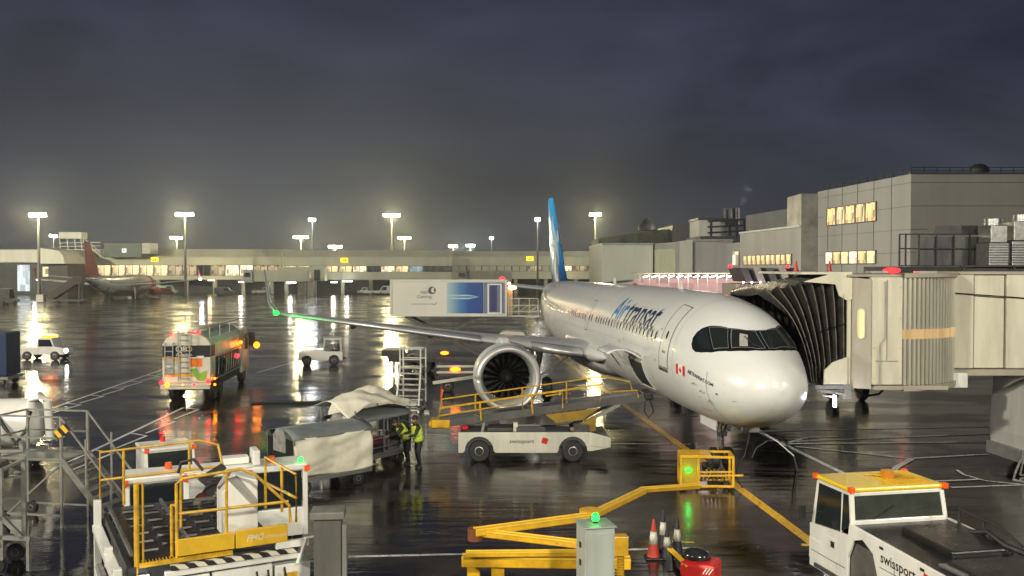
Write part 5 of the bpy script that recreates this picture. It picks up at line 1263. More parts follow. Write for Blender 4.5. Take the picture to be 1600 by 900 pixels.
q = MB(); q.b2((.0,-.2,1.36),(.2,-.05,1.5)); q.tube([(-.1,-.2,1.2),(.0,-.25,1.3),(.1,-.22,1.42)], .03, 7); q.build('lamp_bracket', WHITE, ld)
wheels(ld, [(.3,3.3),(2.6,3.3),(.3,.8),(2.6,.8)], .38, .3)
M_ = frame_m((1.32,-.184,1.12),(1,0,0),(0,0,1)); text_on('Ranger', 'lettering', GREYP, ld, M_, .16, .004, .2)

# --- white transporter behind the loader deck
tr = thing('cargo_transporter', 'low wide white transporter with two cab windows directly behind the roller deck', 'transporter', (-8.35, 19.95, 0), R(24))
WD = 3.95
q = MB(); q.b2((0,0,2.02),(WD,1.0,2.16)); q.build('roof', WHITE, tr, bev=.03)
q = MB()
for x in (0.0, 1.22, 2.66, WD-.12): q.b2((x,0,.5),(x+.12,.1,2.02))
q.b2((0,.02,.5),(1.3,.95,1.30)); q.b2((2.7,.02,.5),(WD,.95,1.15)); q.b2((1.36,.4,.5),(2.64,.95,1.0)); q.build('body', WHITE, tr, bev=.02)
q = MB(); q.b2((.14,.03,1.33),(1.20,.07,2.0)); q.build('window', GLASS, tr)
q = MB(); q.b2((2.80,.03,1.18),(WD-.14,.07,2.0)); q.build('window', GLASS, tr)
q = MB()
for i in range(8): q.b2((.35,.22,1.62+i*.03),(1.05,.24,1.635+i*.03))
q.build('louvre', GREYP, tr)
q = MB(); q.tube([(.5,.3,1.45),(.7,.25,1.6),(.9,.3,1.45)], .025, 7); q.build('steering_wheel', BLACK, tr)
wheel(Matrix.Translation((1.95,.3,1.45)) @ WY, .36, .28, tr, 'spare_wheel')
q = MB(); q.ball((1.62,.2,1.5),.16,12); q.build('air_tank', mat('tank_maroon', (.10,.02,.012), .4), tr, smooth=True)
for x, y in ((.03,-.02),(WD-.03,-.02),(2.62,-.02),(1.25,-.02)): MB().box((x,y,2.06),(.12,.1,.12)).build('marker_lamp', ORANGE, tr)
for x, y in ((.95,.7),(3.2,.5)):
    q = MB(); q.cyl((x,y,2.17),(x,y,2.30),.085,.07,14); q.build('beacon', ORANGE, tr, smooth=True)
glow_ball('green_lamp', (WD-.15,.1,2.24), .05, L_GREEN, tr, 5, (.02,1,.15))
wheels(tr, [(.4,.5),(3.5,.5)], .4, .3)
q = MB(); q.b2((2.1,.5,2.17),(2.7,.9,2.32)); q.b2((2.75,.2,2.17),(2.9,.8,2.5)); q.build('roof_box', WHITE, tr, bev=.02)

# --- baggage tractor behind that
def tractor(label, loc, rz, cage=True, beacons=True, s=1.0):
    t = thing('baggage_tractor', label, 'tractor', loc, rz)
    q = MB(); q.prism([(-1.5,.35),(-1.5,.95),(-.3,1.0),(-.25,1.12),(1.25,1.0),(1.45,.85),(1.5,.35),(1.28,.35),(1.2,.62),(1.0,.72),(.78,.72),(.6,.6),(.52,.35),(-.55,.35),(-.62,.62),(-.82,.72),(-1.05,.72),(-1.22,.6),(-1.3,.35)], -.62, .62)
    q.build('body', WHITE, t, bev=.03)
    q = MB()
    for y in (-.6,.6):
        q.bar((-.2,y,1.0),(-.32,y,1.82),.06); q.bar((-1.42,y,.9),(-1.36,y,1.82),.06); q.bar((-.32,y,1.80),(-1.36,y,1.80),.05)
    q.bar((-.3,-.6,1.82),(-.3,.6,1.82),.06); q.build('cab_frame', WHITE, t)
    q = MB(); q.b2((-1.46,-.68,1.83),(-.22,.68,1.91)); q.build('roof', WHITE, t, bev=.03)
    q = MB(); q.add([(-.2,-.55,1.1),(-.2,.55,1.1),(-.3,.55,1.78),(-.3,-.55,1.78)], [(0,1,2,3)]); q.build('windscreen', GLASS, t, solid=.01)
    q = MB(); q.b2((-1.2,-.5,.9),(-.75,.5,1.05)); q.b2((-1.3,-.5,1.0),(-1.15,.5,1.45)); q.build('seat', BLACK, t, bev=.03)
    q = MB(); q.tube([(-.45+.12*math.cos(a),.0+.17*math.sin(a),1.25+.1*math.cos(a)) for a in [2*math.pi*i/12 for i in range(12)]], .014, 5, close=True); q.build('steering_wheel', BLACK, t)
    if cage:
        q = MB()
        for i in range(13): q.bar((-1.42 + i*.09,-.64,1.1),(-1.42 + i*.09,-.64,1.8),.03)
        q.bar((-1.44,-.64,1.1),(-.3,-.64,1.1),.04); q.build('side_grille', WHITE, t)
    if beacons:
        for y in (-.6,.6): MB().box((-.26,y,1.86),(.1,.12,.1)).build('marker_lamp', ORANGE, t)
        q = MB(); q.cyl((-1.2,0,1.91),(-1.2,0,2.05),.07,.06,12); q.build('beacon', REDP, t, smooth=True)
    for y in (-.45,.45): MB().lathe([(0,.09),(.03,.08),(.035,.01)], 12, Matrix.Translation((1.46,y,.72))).build('headlamp', CHROME, t)
    wheels(t, [(.9,-.56),(.9,.56),(-.92,-.56),(-.92,.56)], .34, .24)
    q = MB(); q.b2((-1.75,-.08,.42),(-1.5,.08,.55)); q.build('tow_hitch', BLACK, t)
    return t
t_ = tractor('white baggage tractor with slatted cab side behind the wide transporter', (-9.0, 24.6, 0), R(-58))
M_ = frame_m((.2,-.626,.82),(1,0,0),(0,0,1))
tractor('small white tractor parked alone on the wet apron under the wing tip', (at(500,545,64).x, 64, 0), R(193), False, False)
wt = thing('pickup', 'small white pickup with an amber light bar alone at the left', 'pickup', (at(72,540,68).x, 68, 0), R(0))
q = MB(); q.prism([(-1.6,.4),(-1.6,.85),(-.35,.9),(-.3,1.5),(-.1,1.62),(.75,1.62),(.95,1.0),(1.6,.88),(1.65,.4)], -.75, .75); q.build('body', WHITE, wt, bev=.05)
q = MB(); q.prism([(-.18,1.0),(-.18,1.5),(.66,1.5),(.86,1.0)], -.765, .765); q.build('window', GLASS, wt)
MB().b2((-.1,-.5,1.64),(.6,.5,1.76)).build('light_bar', L_AMBER, wt); lamp_point('light_bar_light', (.3,-.2,2.0), 8, (1,.4,.08), .2, wt)
glow_ball('headlamp', (1.68,-.4,.7), .09, L_WHITE, wt, 30, (.9,.88,1))
wheels(wt, [(1.0,-.72),(1.0,.72),(-1.0,-.72),(-1.0,.72)], .33, .22)

# --- blue container, left edge
bc = thing('container_dolly', 'dark blue container on a dolly cut by the left edge', 'container', (at(4,560,53.5).x - .6, 53.5, 0), R(4))
MB().b2((-1.2,-.9,.55),(1.2,.9,3.0)).build('container', mat('container_blue', (.012,.03,.09), .4, var=.3, streak=True), bc, bev=.06)
MB().b2((-1.3,-.95,.35),(1.3,.95,.52)).build('dolly_deck', STEEL, bc); wheels(bc, [(-.9,-.8),(-.9,.8),(.9,-.8),(.9,.8)], .2, .15)

# --- fuel truck. local x = forward, origin at rear centre on the ground
FU = mat('tanker_cream', (.62,.60,.48), .28, var=.14, nscale=1, coat=.4, streak=True)
ft = thing('fuel_truck', 'cream and black fuel tanker truck with ladders seen from behind', 'fuel truck', (-16.1, 46.0, 0), math.atan2(.997, -.085))
sec = [(-1.12,1.0),(-1.18,1.5),(-1.18,2.9),(-1.0,3.2),(-.6,3.42),(.6,3.42),(1.0,3.2),(1.18,2.9),(1.18,1.5),(1.12,1.0)]
q = MB(); q.prism(sec, .12, 7.6, 'x'); q.build('tank', FU, ft, bev=.05)
q = MB(); q.prism([(p[0]*.985, p[1]*.995+.01) for p in sec], .0, .12, 'x'); q.build('rear_panel', FU, ft, bev=.03)
bp_ = mat('band_black', (.012,.013,.016), .3, var=.1)
q = MB(); q.b2((-.012,-1.15,2.28),(.0,1.15,2.86)); q.b2((.0,-1.192,2.28),(.9,-1.182,2.86)); q.build('black_band', bp_, ft)
q = MB(); q.b2((-.014,-.55,1.32),(.0,.9,1.45)); q.b2((-.014,.25,2.12),(.0,1.14,2.26)); q.build('yellow_stripe', mat('stripe_yellow', (.75,.42,.02), .35, var=.1), ft)
q = MB(); q.b2((-.016,-.75,1.80),(.0,-.18,2.22)); q.build('orange_panel', mat('panel_orange', (.75,.18,.01), .35, var=.1), ft)
q = MB(); q.add([(-.02,-.10,1.62),(-.02,-.5,1.78),(-.02,-.62,1.45),(-.02,-1.0,1.62),(-.02,-.95,1.3),(-.02,-1.05,1.05),(-.02,-.55,1.12),(-.02,-.35,1.4)], [(0,1,2,7),(2,3,4,6),(4,5,6),(2,6,7)]); q.build('green_emblem', mat('emblem_green', (.18,.42,.04), .4, var=.1), ft, solid=.006)
q = MB(); q.b2((-.03,-.85,2.22),(-.016,-.5,2.34)); q.build('number_plate', WHITE, ft)
M_ = frame_m((-.02,.52,2.54),(0,-1,0),(0,0,1)); text_on('Q8', 'lettering', FU, ft, M_, .42, .012); 
q = MB(); q.tube([(-.02,-.16+.11*math.cos(a),2.68+.11*math.sin(a)) for a in [R(30)+R(260)*i/10 for i in range(11)]], .025, 5); q.build('logo', mat('logo_yellow', (.75,.5,.1), .4), ft)
M_ = frame_m((-.02,.50,2.33),(0,-1,0),(0,0,1)); text_on('Aviation', 'lettering', FU, ft, M_, .235, .006)
def ladder(y0, y1, z0, z1, x, m=STEEL):
    q = MB(); q.bar((x,y0,z0),(x,y0,z1),.045); q.bar((x,y1,z0),(x,y1,z1),.045); z = z0 + .15
    while z < z1: q.bar((x,y0,z),(x,y1,z),.04); z += .27
    q.build('ladder', m, ft)
ladder(-.20,.34,1.1,3.62,-.16); ladder(.62,1.0,1.35,2.95,-.12)
q = MB(); q.bar((-.14,.60,2.95),(.1,.60,3.0),.05); q.bar((-.14,1.02,2.95),(.1,1.02,3.0),.05); q.b2((.0,.62,1.45),(-.1,1.0,1.7)); q.b2((.0,.62,1.95),(-.12,1.0,2.2)); q.build('ladder_bracket', STEEL, ft)
q = MB(); q.b2((-.35,-1.15,.88),(.1,1.15,1.0)); q.b2((-.3,-1.2,.72),(-.2,1.2,.88)); q.build('rear_bumper', FU, ft, bev=.02)
q = MB(); q.b2((.3,-1.0,.6),(9.4,1.0,.98)); q.build('chassis', BLACK, ft)
# roof walkway with handrail, dark manhole line
q = MB(); q.b2((.6,-.55,3.43),(7.3,.1,3.47)); q.b2((.6,.2,3.43),(7.3,.9,3.46)); q.build('roof_walkway', mat('walk_grey', (.20,.20,.18), .3, .4, var=.3), ft)
q = MB()
for x in (.3,2.6,4.9,7.4): q.bar((x,-1.05,3.2),(x,-1.05,3.75),.04)
q.bar((.3,-1.05,3.75),(7.4,-1.05,3.75),.045); q.bar((.3,-1.05,3.48),(7.4,-1.05,3.48),.03); q.build('roof_rail', STEEL, ft)
# side cabinet bay with hoses and pipes
q = MB(); q.b2((1.0,-1.2,1.15),(6.8,-1.185,2.2)); q.build('side_bay', BLACK, ft)
q = MB()
for k in range(9): q.tube([(1.3+k*.6,-1.24,1.25),(1.3+k*.6,-1.27,1.7),(1.5+k*.6,-1.24,2.1)], .035, 6)
q.bar((1.0,-1.26,2.24),(6.8,-1.26,2.24),.06); q.bar((1.0,-1.26,1.12),(6.8,-1.26,1.12),.06); q.build('pipework', STEEL, ft, smooth=True)
q = MB(); q.tube([(2.0+.38*math.cos(a),-1.32,1.65+.38*math.sin(a)) for a in [2*math.pi*i/16 for i in range(16)]], .07, 8, close=True); q.build('hose_reel', BLACK, ft, smooth=True)
q = MB(); q.prism([(7.8,.6),(7.8,3.0),(8.2,3.2),(9.3,3.15),(9.75,2.2),(9.85,.6)], -1.15, 1.15); q.build('cab', FU, ft, bev=.08)
q = MB(); q.prism([(8.5,1.9),(8.5,2.8),(9.25,2.8),(9.55,1.9)], -1.165, 1.165); q.build('cab_window', GLASS, ft)
q = MB(); q.b2((8.9,-1.65,2.1),(9.05,-1.3,2.9)); q.bar((9,-1.15,2.8),(9,-1.5,2.85),.04); q.build('mirror', BLACK, ft)
wheels(ft, [(1.3,-.95),(1.3,.95),(2.5,-.95),(2.5,.95),(8.3,-.98),(8.3,.98)], .5, .32)
RD = (1,.03,.03); AM = (1,.28,.01)
glow_ball('tail_lamp', (-.33,1.12,1.06), .085, L_RED, ft, 16, RD); glow_ball('turn_lamp', (-.33,.84,.97), .10, L_AMBER, ft, 20, (1,.3,.02))
glow_ball('tail_lamp', (-.33,-1.10,1.12), .085, L_RED, ft, 24, RD); glow_ball('tail_lamp', (-.33,-.45,.95), .05, L_RED, ft, 8, RD); glow_ball('turn_lamp', (-.33,.1,.95), .04, L_AMBER, ft, 6, AM)
glow_ball('roof_lamp', (-.05,.72,3.42), .05, L_RED, ft, 6, RD); glow_ball('roof_lamp', (.1,-.55,3.5), .08, L_RED, ft, 16, (1,.05,.15)); glow_ball('roof_lamp', (.2,-.25,3.48), .05, L_RED, ft)
glow_ball('side_lamp', (4.6,-1.5,1.9), .10, L_RED, ft, 22, RD)
glow_ball('side_beacon', (8.7,-1.8,2.15), .15, L_AMBER, ft, 110, AM); glow_ball('side_lamp', (6.4,-1.35,2.5), .07, L_AMBER, ft, 14, AM, (3,1,1))
for z in (.85,1.15): glow_ball('side_marker', (.5,-1.25,z), .05, L_AMBER, ft, 5, AM)

# --- baggage carts
CANV = mat('canvas_cream', (.72,.69,.56), .55, var=.16, nscale=1.2, bump=.10, bscale=1.6)
def cloth(fn, nu, nv, name, m, parent, seed=0, amp=.05, fr=2.5):
    q = MB(); rows = []
    for i in range(nu+1):
        r_ = []
        for j in range(nv+1):
            u, v = i/nu, j/nv; p = Vector(fn(u, v)); n = 1 - 2.6*abs(mnoise.noise(Vector((u*fr+seed, v*fr*.9+u*1.5, seed)))) + .35*(1 - 2.6*abs(mnoise.noise(Vector((u*fr*2.3+seed, v*fr*1.4-u*2, seed+5)))))
            r_.append((p, n))
        rows.append(r_)
    g_ = []
    for i in range(nu+1):
        rr = []
        for j in range(nv+1):
            p, n = rows[i][j]; a = rows[min(nu,i+1)][j][0] - rows[max(0,i-1)][j][0]; b = rows[i][min(nv,j+1)][0] - rows[i][max(0,j-1)][0]
            nr = a.cross(b); nr = nr.normalized() if nr.length > 1e-6 else Vector((0,0,1)); rr.append(p + nr*n*amp)
        g_.append(rr)
    q.grid(g_); return q.build(name, m, parent, smooth='all', solid=.012)
def cart(label, loc, rz, open_side=False):
    t = thing('baggage_cart', label, 'baggage cart', loc, rz, group='canopied baggage carts in a train')
    L_, W_ = 2.75, 1.5          # local x along the cart
    q = MB(); q.b2((0,0,.40),(L_,W_,.50)); q.build('deck', GREYP, t, bev=.01)
    q = MB(); q.bar((0,0,.44),(L_,0,.44),.06,.12); q.bar((0,W_,.44),(L_,W_,.44),.06,.12); q.build('deck_rim', STEEL, t)
    for x in (0.02, L_-.02):
        q = MB()
        for y in (0,.5,1.0,W_): q.bar((x,y,.5),(x,y,1.72),.045)
        for z in (.95,1.4): q.bar((x,0,z),(x,W_,z),.035)
        q.build('end_frame', STEEL, t)
    for x in (-.01, L_+.01):
        q = MB(); q.b2((x-.012,.04,.52),(x+.012,W_-.04,1.66)); q.build('end_curtain', WETBLACK, t)
        q = MB(); q.prism([(.40,1.25),(.40,1.72),(.55,1.90),(.75,1.95),(.95,1.90),(1.1,1.72),(1.1,1.25)], x-.03 if x < 1 else x+.015, x-.015 if x < 1 else x+.03, 'x'); q.build('end_plate', mat('plate_grey', (.25,.25,.23), .5, var=.4, nscale=9), t)
    def roof(u, v):
        a = math.pi * v; return (L_*u*1.03-.04, W_/2 - (W_/2+.03)*math.cos(a), 1.66 + .26*math.sin(a))
    cloth(roof, 10, 14, 'canopy', mat('canopy_grey', (.17,.19,.19), .45, var=.2, bump=.3, bscale=4), t, 1, .008)
    if not open_side:
        def sag(u, v): return (L_*u, -.02 - .05*math.sin(v*math.pi) - .035*math.sin(u*9) - .03*math.sin(9*v + 5*(u-.5)**2*4)*(1-v), 1.69 - 1.18*v + .05*math.sin(u*7)*v)
        cloth(sag, 40, 26, 'side_curtain', CANV, t, 3, .035, 2.4)
    else:
        q = MB(); q.bar((0,-.02,1.05),(L_,-.02,1.05),.035); q.bar((L_*.5,-.02,.5),(L_*.5,-.02,1.7),.04); q.bar((0,-.02,.75),(L_,-.02,.75),.03); q.build('side_rail', STEEL, t)
    wheels(t, [(.45,.12),(.45,W_-.12),(L_-.45,.12),(L_-.45,W_-.12)], .2, .14)
    q = MB(); q.tube([(L_,.75,.4),(L_+.75,.75,.36)], .03, 8); q.build('tow_bar', STEEL, t)
    return t
def bag(label, loc, size, m, rz=0):
    o = MB().box((0,0,size[2]/2), size).build('suitcase', m); o.location = loc; o.rotation_euler = (0,0,rz)
    md = o.modifiers.new('b', 'BEVEL'); md.width = .04; md.segments = 3
    t = tag(thing('suitcase', label, 'suitcase', loc, rz, 'suitcases on the open cart')); o.parent = t; o.location = (0,0,0); o.rotation_euler = (0,0,0); o.name = 'shell'
    q = MB(); q.tube([(-.12,-size[1]/2-.01,size[2]*.8),(-.12,-size[1]/2-.04,size[2]*.8),(.12,-size[1]/2-.04,size[2]*.8),(.12,-size[1]/2-.01,size[2]*.8)], .012, 6); q.build('handle', BLACK, t)
    q = MB()
    for x in (-size[0]*.35, size[0]*.35): q.b2((x-.012,-size[1]/2-.006,.03),(x+.012,-size[1]/2+.002,size[2]-.03))
    q.build('trim', DGREY, t); return t
c1 = cart('cream curtained baggage cart, nearest in the train', (-6.35, 27.0, 0), R(44))
c2 = cart('open sided baggage cart loaded with suitcases beside the two workers', (-5.05, 29.8, 0), R(56), True)
import mathutils
def on_cart(x, y, z=.5): 
    a = R(56); return (-5.05 + x*math.cos(a) - y*math.sin(a), 29.8 + x*math.sin(a) + y*math.cos(a), z)
bag('pale green suitcase standing low on the open cart', on_cart(.45,.35), (.7,.3,.5), mat('case_green', (.45,.48,.33), .4, var=.2), R(56))
bag('black suitcase lying across the middle of the open cart', on_cart(1.3,.4), (.75,.45,.28), mat('case_black', (.02,.02,.022), .35), R(60))
bag('dark red suitcase on top of the black one', on_cart(1.3,.42,.79), (.65,.4,.26), mat('case_red', (.12,.02,.03), .35), R(52))
bag('grey suitcase at the far end of the open cart beside the workers', on_cart(2.15,.4), (.6,.4,.62), mat('case_grey', (.12,.12,.13), .35), R(56))
# thrown back canopy sheet
def sheet(u, v):
    return (-.25 + 3.2*u, .05 + 1.6*v - .2*u, 2.02 + .35*math.sin(math.pi*v)*(1-.3*u) + .18*math.sin(u*4.2) - .25*max(0, .22-u)*4*(1-v))
cloth(sheet, 44, 28, 'lifted_cover', CANV, c2, 7, .09, 2.2)
for x, y, z in ((.02,0,2.1),(2.73,0,2.1),(.02,1.5,2.2),(2.73,1.5,2.2)): MB().bar((x,y,1.7),(x,y,z),.04).build('cover_pole', STEEL, c2)
c3 = thing('baggage_cart', 'baggage cart heaped under a rounded cream tarpaulin behind the open cart', 'baggage cart', (-5.35, 34.2, 0), R(22), 'canopied baggage carts in a train')
MB().b2((-1.2,-.7,.4),(1.2,.7,.52)).build('deck', GREYP, c3); wheels(c3, [(-.9,-.55),(-.9,.55),(.9,-.55),(.9,.55)], .2, .14)
def heap(u, v):
    a = math.pi*v; rr = .25 + .75*math.sin(math.pi*min(1,max(0,u)))**.35
    return (-1.35 + 2.7*u, -.85*math.cos(a)*rr, .5 + 1.75*rr*math.sin(a)**.6)
cloth(heap, 40, 32, 'tarpaulin', CANV, c3, 11, .10, 2.2)

# --- belt loader
bl = thing('belt_loader', 'white belt loader with yellow rails reaching up to the open cargo door', 'belt loader', (-1.85, 32.0, 0), R(0))
BLM = mat('belt_loader_white', (.60,.59,.50), .35, var=.14, coat=.3, streak=True)
def arcp(cx, r, a0, a1, n): return [(cx + r*math.cos(a0+(a1-a0)*i/n), .38 + r*math.sin(a0+(a1-a0)*i/n)) for i in range(n+1)]
ch = [(.0,.32),(.0,1.03),(3.9,1.03),(4.55,1.03),(5.2,.86),(5.2,.50),(4.6,.38)] + arcp(3.95,.50,0.0,math.pi,10)[0:] + [(3.4,.32),(1.3,.32)] + arcp(.72,.50,0.0,math.pi,10) + [(.15,.32)]
q = MB(); q.prism([(p[0], max(p[1],.30)) for p in ch], -.02, .05); q.build('side_panel', BLM, bl, bev=.01)
q = MB(); q.prism([(p[0], max(p[1],.30)) for p in ch], 1.55, 1.62); q.build('side_panel', BLM, bl, bev=.01)
q = MB(); q.b2((.05,.06,.55),(5.1,1.54,.98)); q.b2((4.6,.0,.5),(5.22,1.6,.72)); q.build('chassis', DGREY, bl)
q = MB(); q.prism([(4.55,.55),(4.55,1.0),(5.25,.84),(5.25,.5)], -.05, 1.6); q.build('front_bumper', BLM, bl, bev=.02)
wheels(bl, [(.72,.1),(.72,1.45),(3.95,.1),(3.95,1.45)], .38, .26)
M_ = frame_m((1.75,-.025,.66),(1,0,0),(0,0,1)); text_on('swissport', 'lettering', DGREY, bl, M_, .2, .002, .2, 'LEFT', 1.1)
MB().box((2.98,-.025,.74),(.2,.006,.2), ry=R(15)).build('logo', REDP, bl)
# conveyor boom
p0 = Vector((-.95,.8,1.22)); p1 = Vector((6.45,.8,2.20)); dr = (p1-p0).normalized(); up_ = Vector((-dr.z,0,dr.x))
q = MB()
for s in (-.48, .48): q.bar(p0+Vector((0,s,0)), p1+Vector((0,s,0)), .07, .26)
q.build('boom_frame', mat('boom_grey', (.13,.13,.125), .35, .3, var=.3), bl)
q = MB(); q.bar(p0+up_*.06, p1+up_*.06, .86, .10); q.build('belt', WETBLACK, bl)
q = MB()
for s in (0, 1): q.cyl((p0 if s==0 else p1)+Vector((0,-.45,.0)), (p0 if s==0 else p1)+Vector((0,.45,0)), .12, n=14)
q.build('end_roller', STEEL, bl, smooth=True)
q = MB(); q.b2((-.95,.2,1.12),(-.30,.32,1.42)); q.b2((-1.05,.3,1.16),(-.6,1.3,1.36)); q.build('yellow_bumper', YELLOW, bl, bev=.05)
q = MB(); a = p0+dr*3.9; b = p0+dr*6.1
q.add([a+Vector((0,-.01,-.12)), b+Vector((0,-.01,-.12)), b+Vector((0,-.01,-.22)), a+Vector((0,-.01,-.24))], [(0,1,2,3)]); q.build('hazard_strip', HAZY, bl, solid=.03)
q = MB(); q.add([(3.0,.25,1.60),(4.9,.25,1.84),(4.3,.25,1.42),(3.4,.25,1.32)], [(0,1,2,3)]); q.prism([(3.9,1.05),(4.6,1.5),(4.75,1.5),(4.75,1.05)], .2, .3); q.build('boom_bracket', mat('bracket_ochre', (.32,.20,.02), .45, var=.3), bl, solid=.05)
for a, b in (((3.9,.35,1.05),(5.6,.35,1.95)),((3.9,1.25,1.05),(5.6,1.25,1.95)),((.8,.4,.95),(.9,.4,1.4))): MB().bar(a,b,.09,.12).build('lift_arm', mat('arm_grey', (.26,.25,.22), .4), bl)
for a, b in (((4.0,.1,1.0),(4.5,.9,1.28)),((2.0,.0,1.035),(3.0,.12,1.20)),((1.0,.3,1.0),(1.9,1.2,1.12))): MB().b2(a,b).build('equipment_cover', DGREY, bl, bev=.02)
# seat and operator place
q = MB(); q.b2((1.9,.08,1.04),(2.05,.3,1.34)); q.build('console', CREAM, bl)
q = MB(); q.ball((.22,.15,1.16),.14,12,(1,1,.7)); q.build('lamp_guard', REDP, bl, smooth=True)
def yr(pts, r=.026): q = MB(); q.tube(pts, r, 7); return q.build('guard_rail', YRAIL, bl, smooth=True)
def on(t, s, h): return p0 + dr*t + Vector((0, s, h))
F_ = .56
yr([on(.15,F_,.0), on(.28,F_,.72), on(6.1,F_,.78), on(7.1,F_,.45), on(7.2,F_,.05)]); yr([on(.2,F_,.42), on(6.2,F_,.5)])
N__ = -.56
yr([on(.20,N__,-.02), on(.32,N__,.55), on(5.3,N__,.62)]); yr([on(.25,N__,.3), on(3.0,N__,.38)])
for tt_ in (1.75, 3.55): yr([on(tt_,N__,-.05), on(tt_-.05,N__,.58)], .035)
for tt_ in (1.5,3.2,4.8): yr([on(tt_,F_,.0), on(tt_,F_,.74)], .03)
yr([on(4.0,N__,.5), on(4.6,N__,.52), on(4.6,N__,.0)]); yr([on(4.5,N__,.45), on(4.5,N__,.6)])
yr([on(5.9,N__,.02), on(5.95,N__,.38), on(7.2,N__,.28), on(7.25,N__,.02)])
# black rubber nose and cable tangle at the cargo door
q = MB(); q.box(p1+Vector((.15,0,.02)), (.3,1.0,.26), ry=-math.atan2(dr.z,dr.x)); q.build('rubber_nose', BLACK, bl, bev=.05)
q = MB(); q.tube([p1+Vector((.2,-.5,-.1)), p1+Vector((.32,-.5,-.5)), p1+Vector((.15,-.5,-.72)), p1+Vector((0,-.5,-.5)), p1+Vector((.02,-.5,-.15))], .03, 7); q.build('cable_loop', BLACK, bl, smooth=True)

# --- catering high lift truck at the rear door
hl = thing('catering_truck', 'high lift truck with cream box, blue graphic and scissor legs behind the wing', 'catering truck', (X(610,58.5), 58.5, 0), R(-2))
CB = mat('box_cream', (.58,.575,.50), .4, var=.08, nscale=.6, streak=True)
BWd = X(792,58.5) - X(610,58.5)
q = MB(); q.b2((0,0,3.72),(BWd,2.4,5.92)); q.build('box_body', CB, hl, bev=.03)
q = MB(); 
for z in (3.70,5.90): q.b2((-.02,-.05,z-.05),(BWd+.02,.02,z+.06))
q.b2((BWd-.1,-.05,3.76),(BWd+.02,.0,5.84)); q.b2((-.02,-.05,3.76),(.08,.0,5.84)); q.build('box_rim', CB, hl)
GR = bpy.data.materials.new('blue_graphic'); GR.use_nodes = True; tg = GR.node_tree; bg_ = tg.nodes['Principled BSDF']
tc = tg.nodes.new('ShaderNodeTexCoord'); sx2 = tg.nodes.new('ShaderNodeSeparateXYZ'); tg.links.new(tc.outputs['Generated'], sx2.inputs[0]); cr = tg.nodes.new('ShaderNodeValToRGB'); tg.links.new(sx2.outputs['X'], cr.inputs[0])
cr.color_ramp.elements[0].color = (.34,.46,.50,1); cr.color_ramp.elements[1].color = (.012,.05,.22,1); k_ = cr.color_ramp.elements.new(.35); k_.color = (.05,.18,.38,1); k_ = cr.color_ramp.elements.new(.6); k_.color = (.012,.06,.26,1)
tg.links.new(cr.outputs[0], bg_.inputs['Base Color']); bg_.inputs['Roughness'].default_value = .35
g0, g1 = BWd*.485, BWd*.80
q = MB(); q.b2((g0,-.012,3.84),(g1,-.002,5.78)); q.build('blue_graphic', GR, hl)
q = MB()
for z in (4.78, 4.96): q.add([(g0+.05,-.02,z-.05),(g0+1.4,-.02,z-.045),(g1-.25,-.02,4.87),(g0+1.4,-.02,z+.045),(g0+.05,-.02,z+.06)], [(0,1,2,3,4)])
q.build('graphic_streak', mat('streak_cyan', (.35,.55,.62), .4), hl, solid=.008)
q = MB(); q.b2((g1+.02,-.012,3.84),(BWd-.12,-.002,5.78)); q.build('shutter_panel', mat('shutter_lilac', (.14,.16,.27), .4, var=.1), hl)
q = MB(); q.b2((g1+.42,-.02,3.95),(g1+.85,-.006,5.6)); q.build('door', mat('door_blue', (.02,.03,.13), .4, var=.1), hl)
q = MB(); 
for x in (g1+.30, g1+1.10): q.b2((x-.05,-.06,3.86),(x+.05,-.012,5.66))
q.b2((g1+.25,-.07,3.80),(g1+1.15,-.012,3.90)); q.b2((g1+.25,-.07,5.62),(g1+1.15,-.012,5.70)); q.build('door_frame', WHITE, hl)
q = MB(); pts = [(2.62+.24*math.cos(a), 5.28+.24*math.sin(a)) for a in [2*math.pi*i/24 for i in range(24)]]; q.prism(pts, -.015, -.003); q.build('logo_disc', mat('logo_dark', (.05,.06,.09), .4), hl)
q = MB(); q.prism([(2.55,5.25),(2.62,5.44),(2.78,5.46),(2.72,5.28),(2.80,5.20),(2.66,5.12)], -.025, -.016); q.tube([(2.52+.28*math.cos(a),-.012,5.30+.28*math.sin(a)) for a in [R(50)+R(200)*i/12 for i in range(13)]], .015, 5); q.build('logo_swirl', CB, hl)
GT = mat('graphic_grey', (.12,.12,.13), .4)
text_on('Alpha', 'lettering', GT, hl, frame_m((1.85,-.008,5.08),(1,0,0),(0,0,1)), .28, .002, .2)
text_on('Catering', 'lettering', GT, hl, frame_m((1.65,-.008,4.80),(1,0,0),(0,0,1)), .27, .002, .2)
q = MB(); q.tube([(2.75+.13*math.cos(a),-.012,4.50+.13*math.sin(a)) for a in [R(180)+R(200)*i/10 for i in range(11)]], .015, 5); q.bar((1.3,-.006,4.42),(2.6,-.006,4.42),.01,.03); q.build('small_mark', GT, hl)
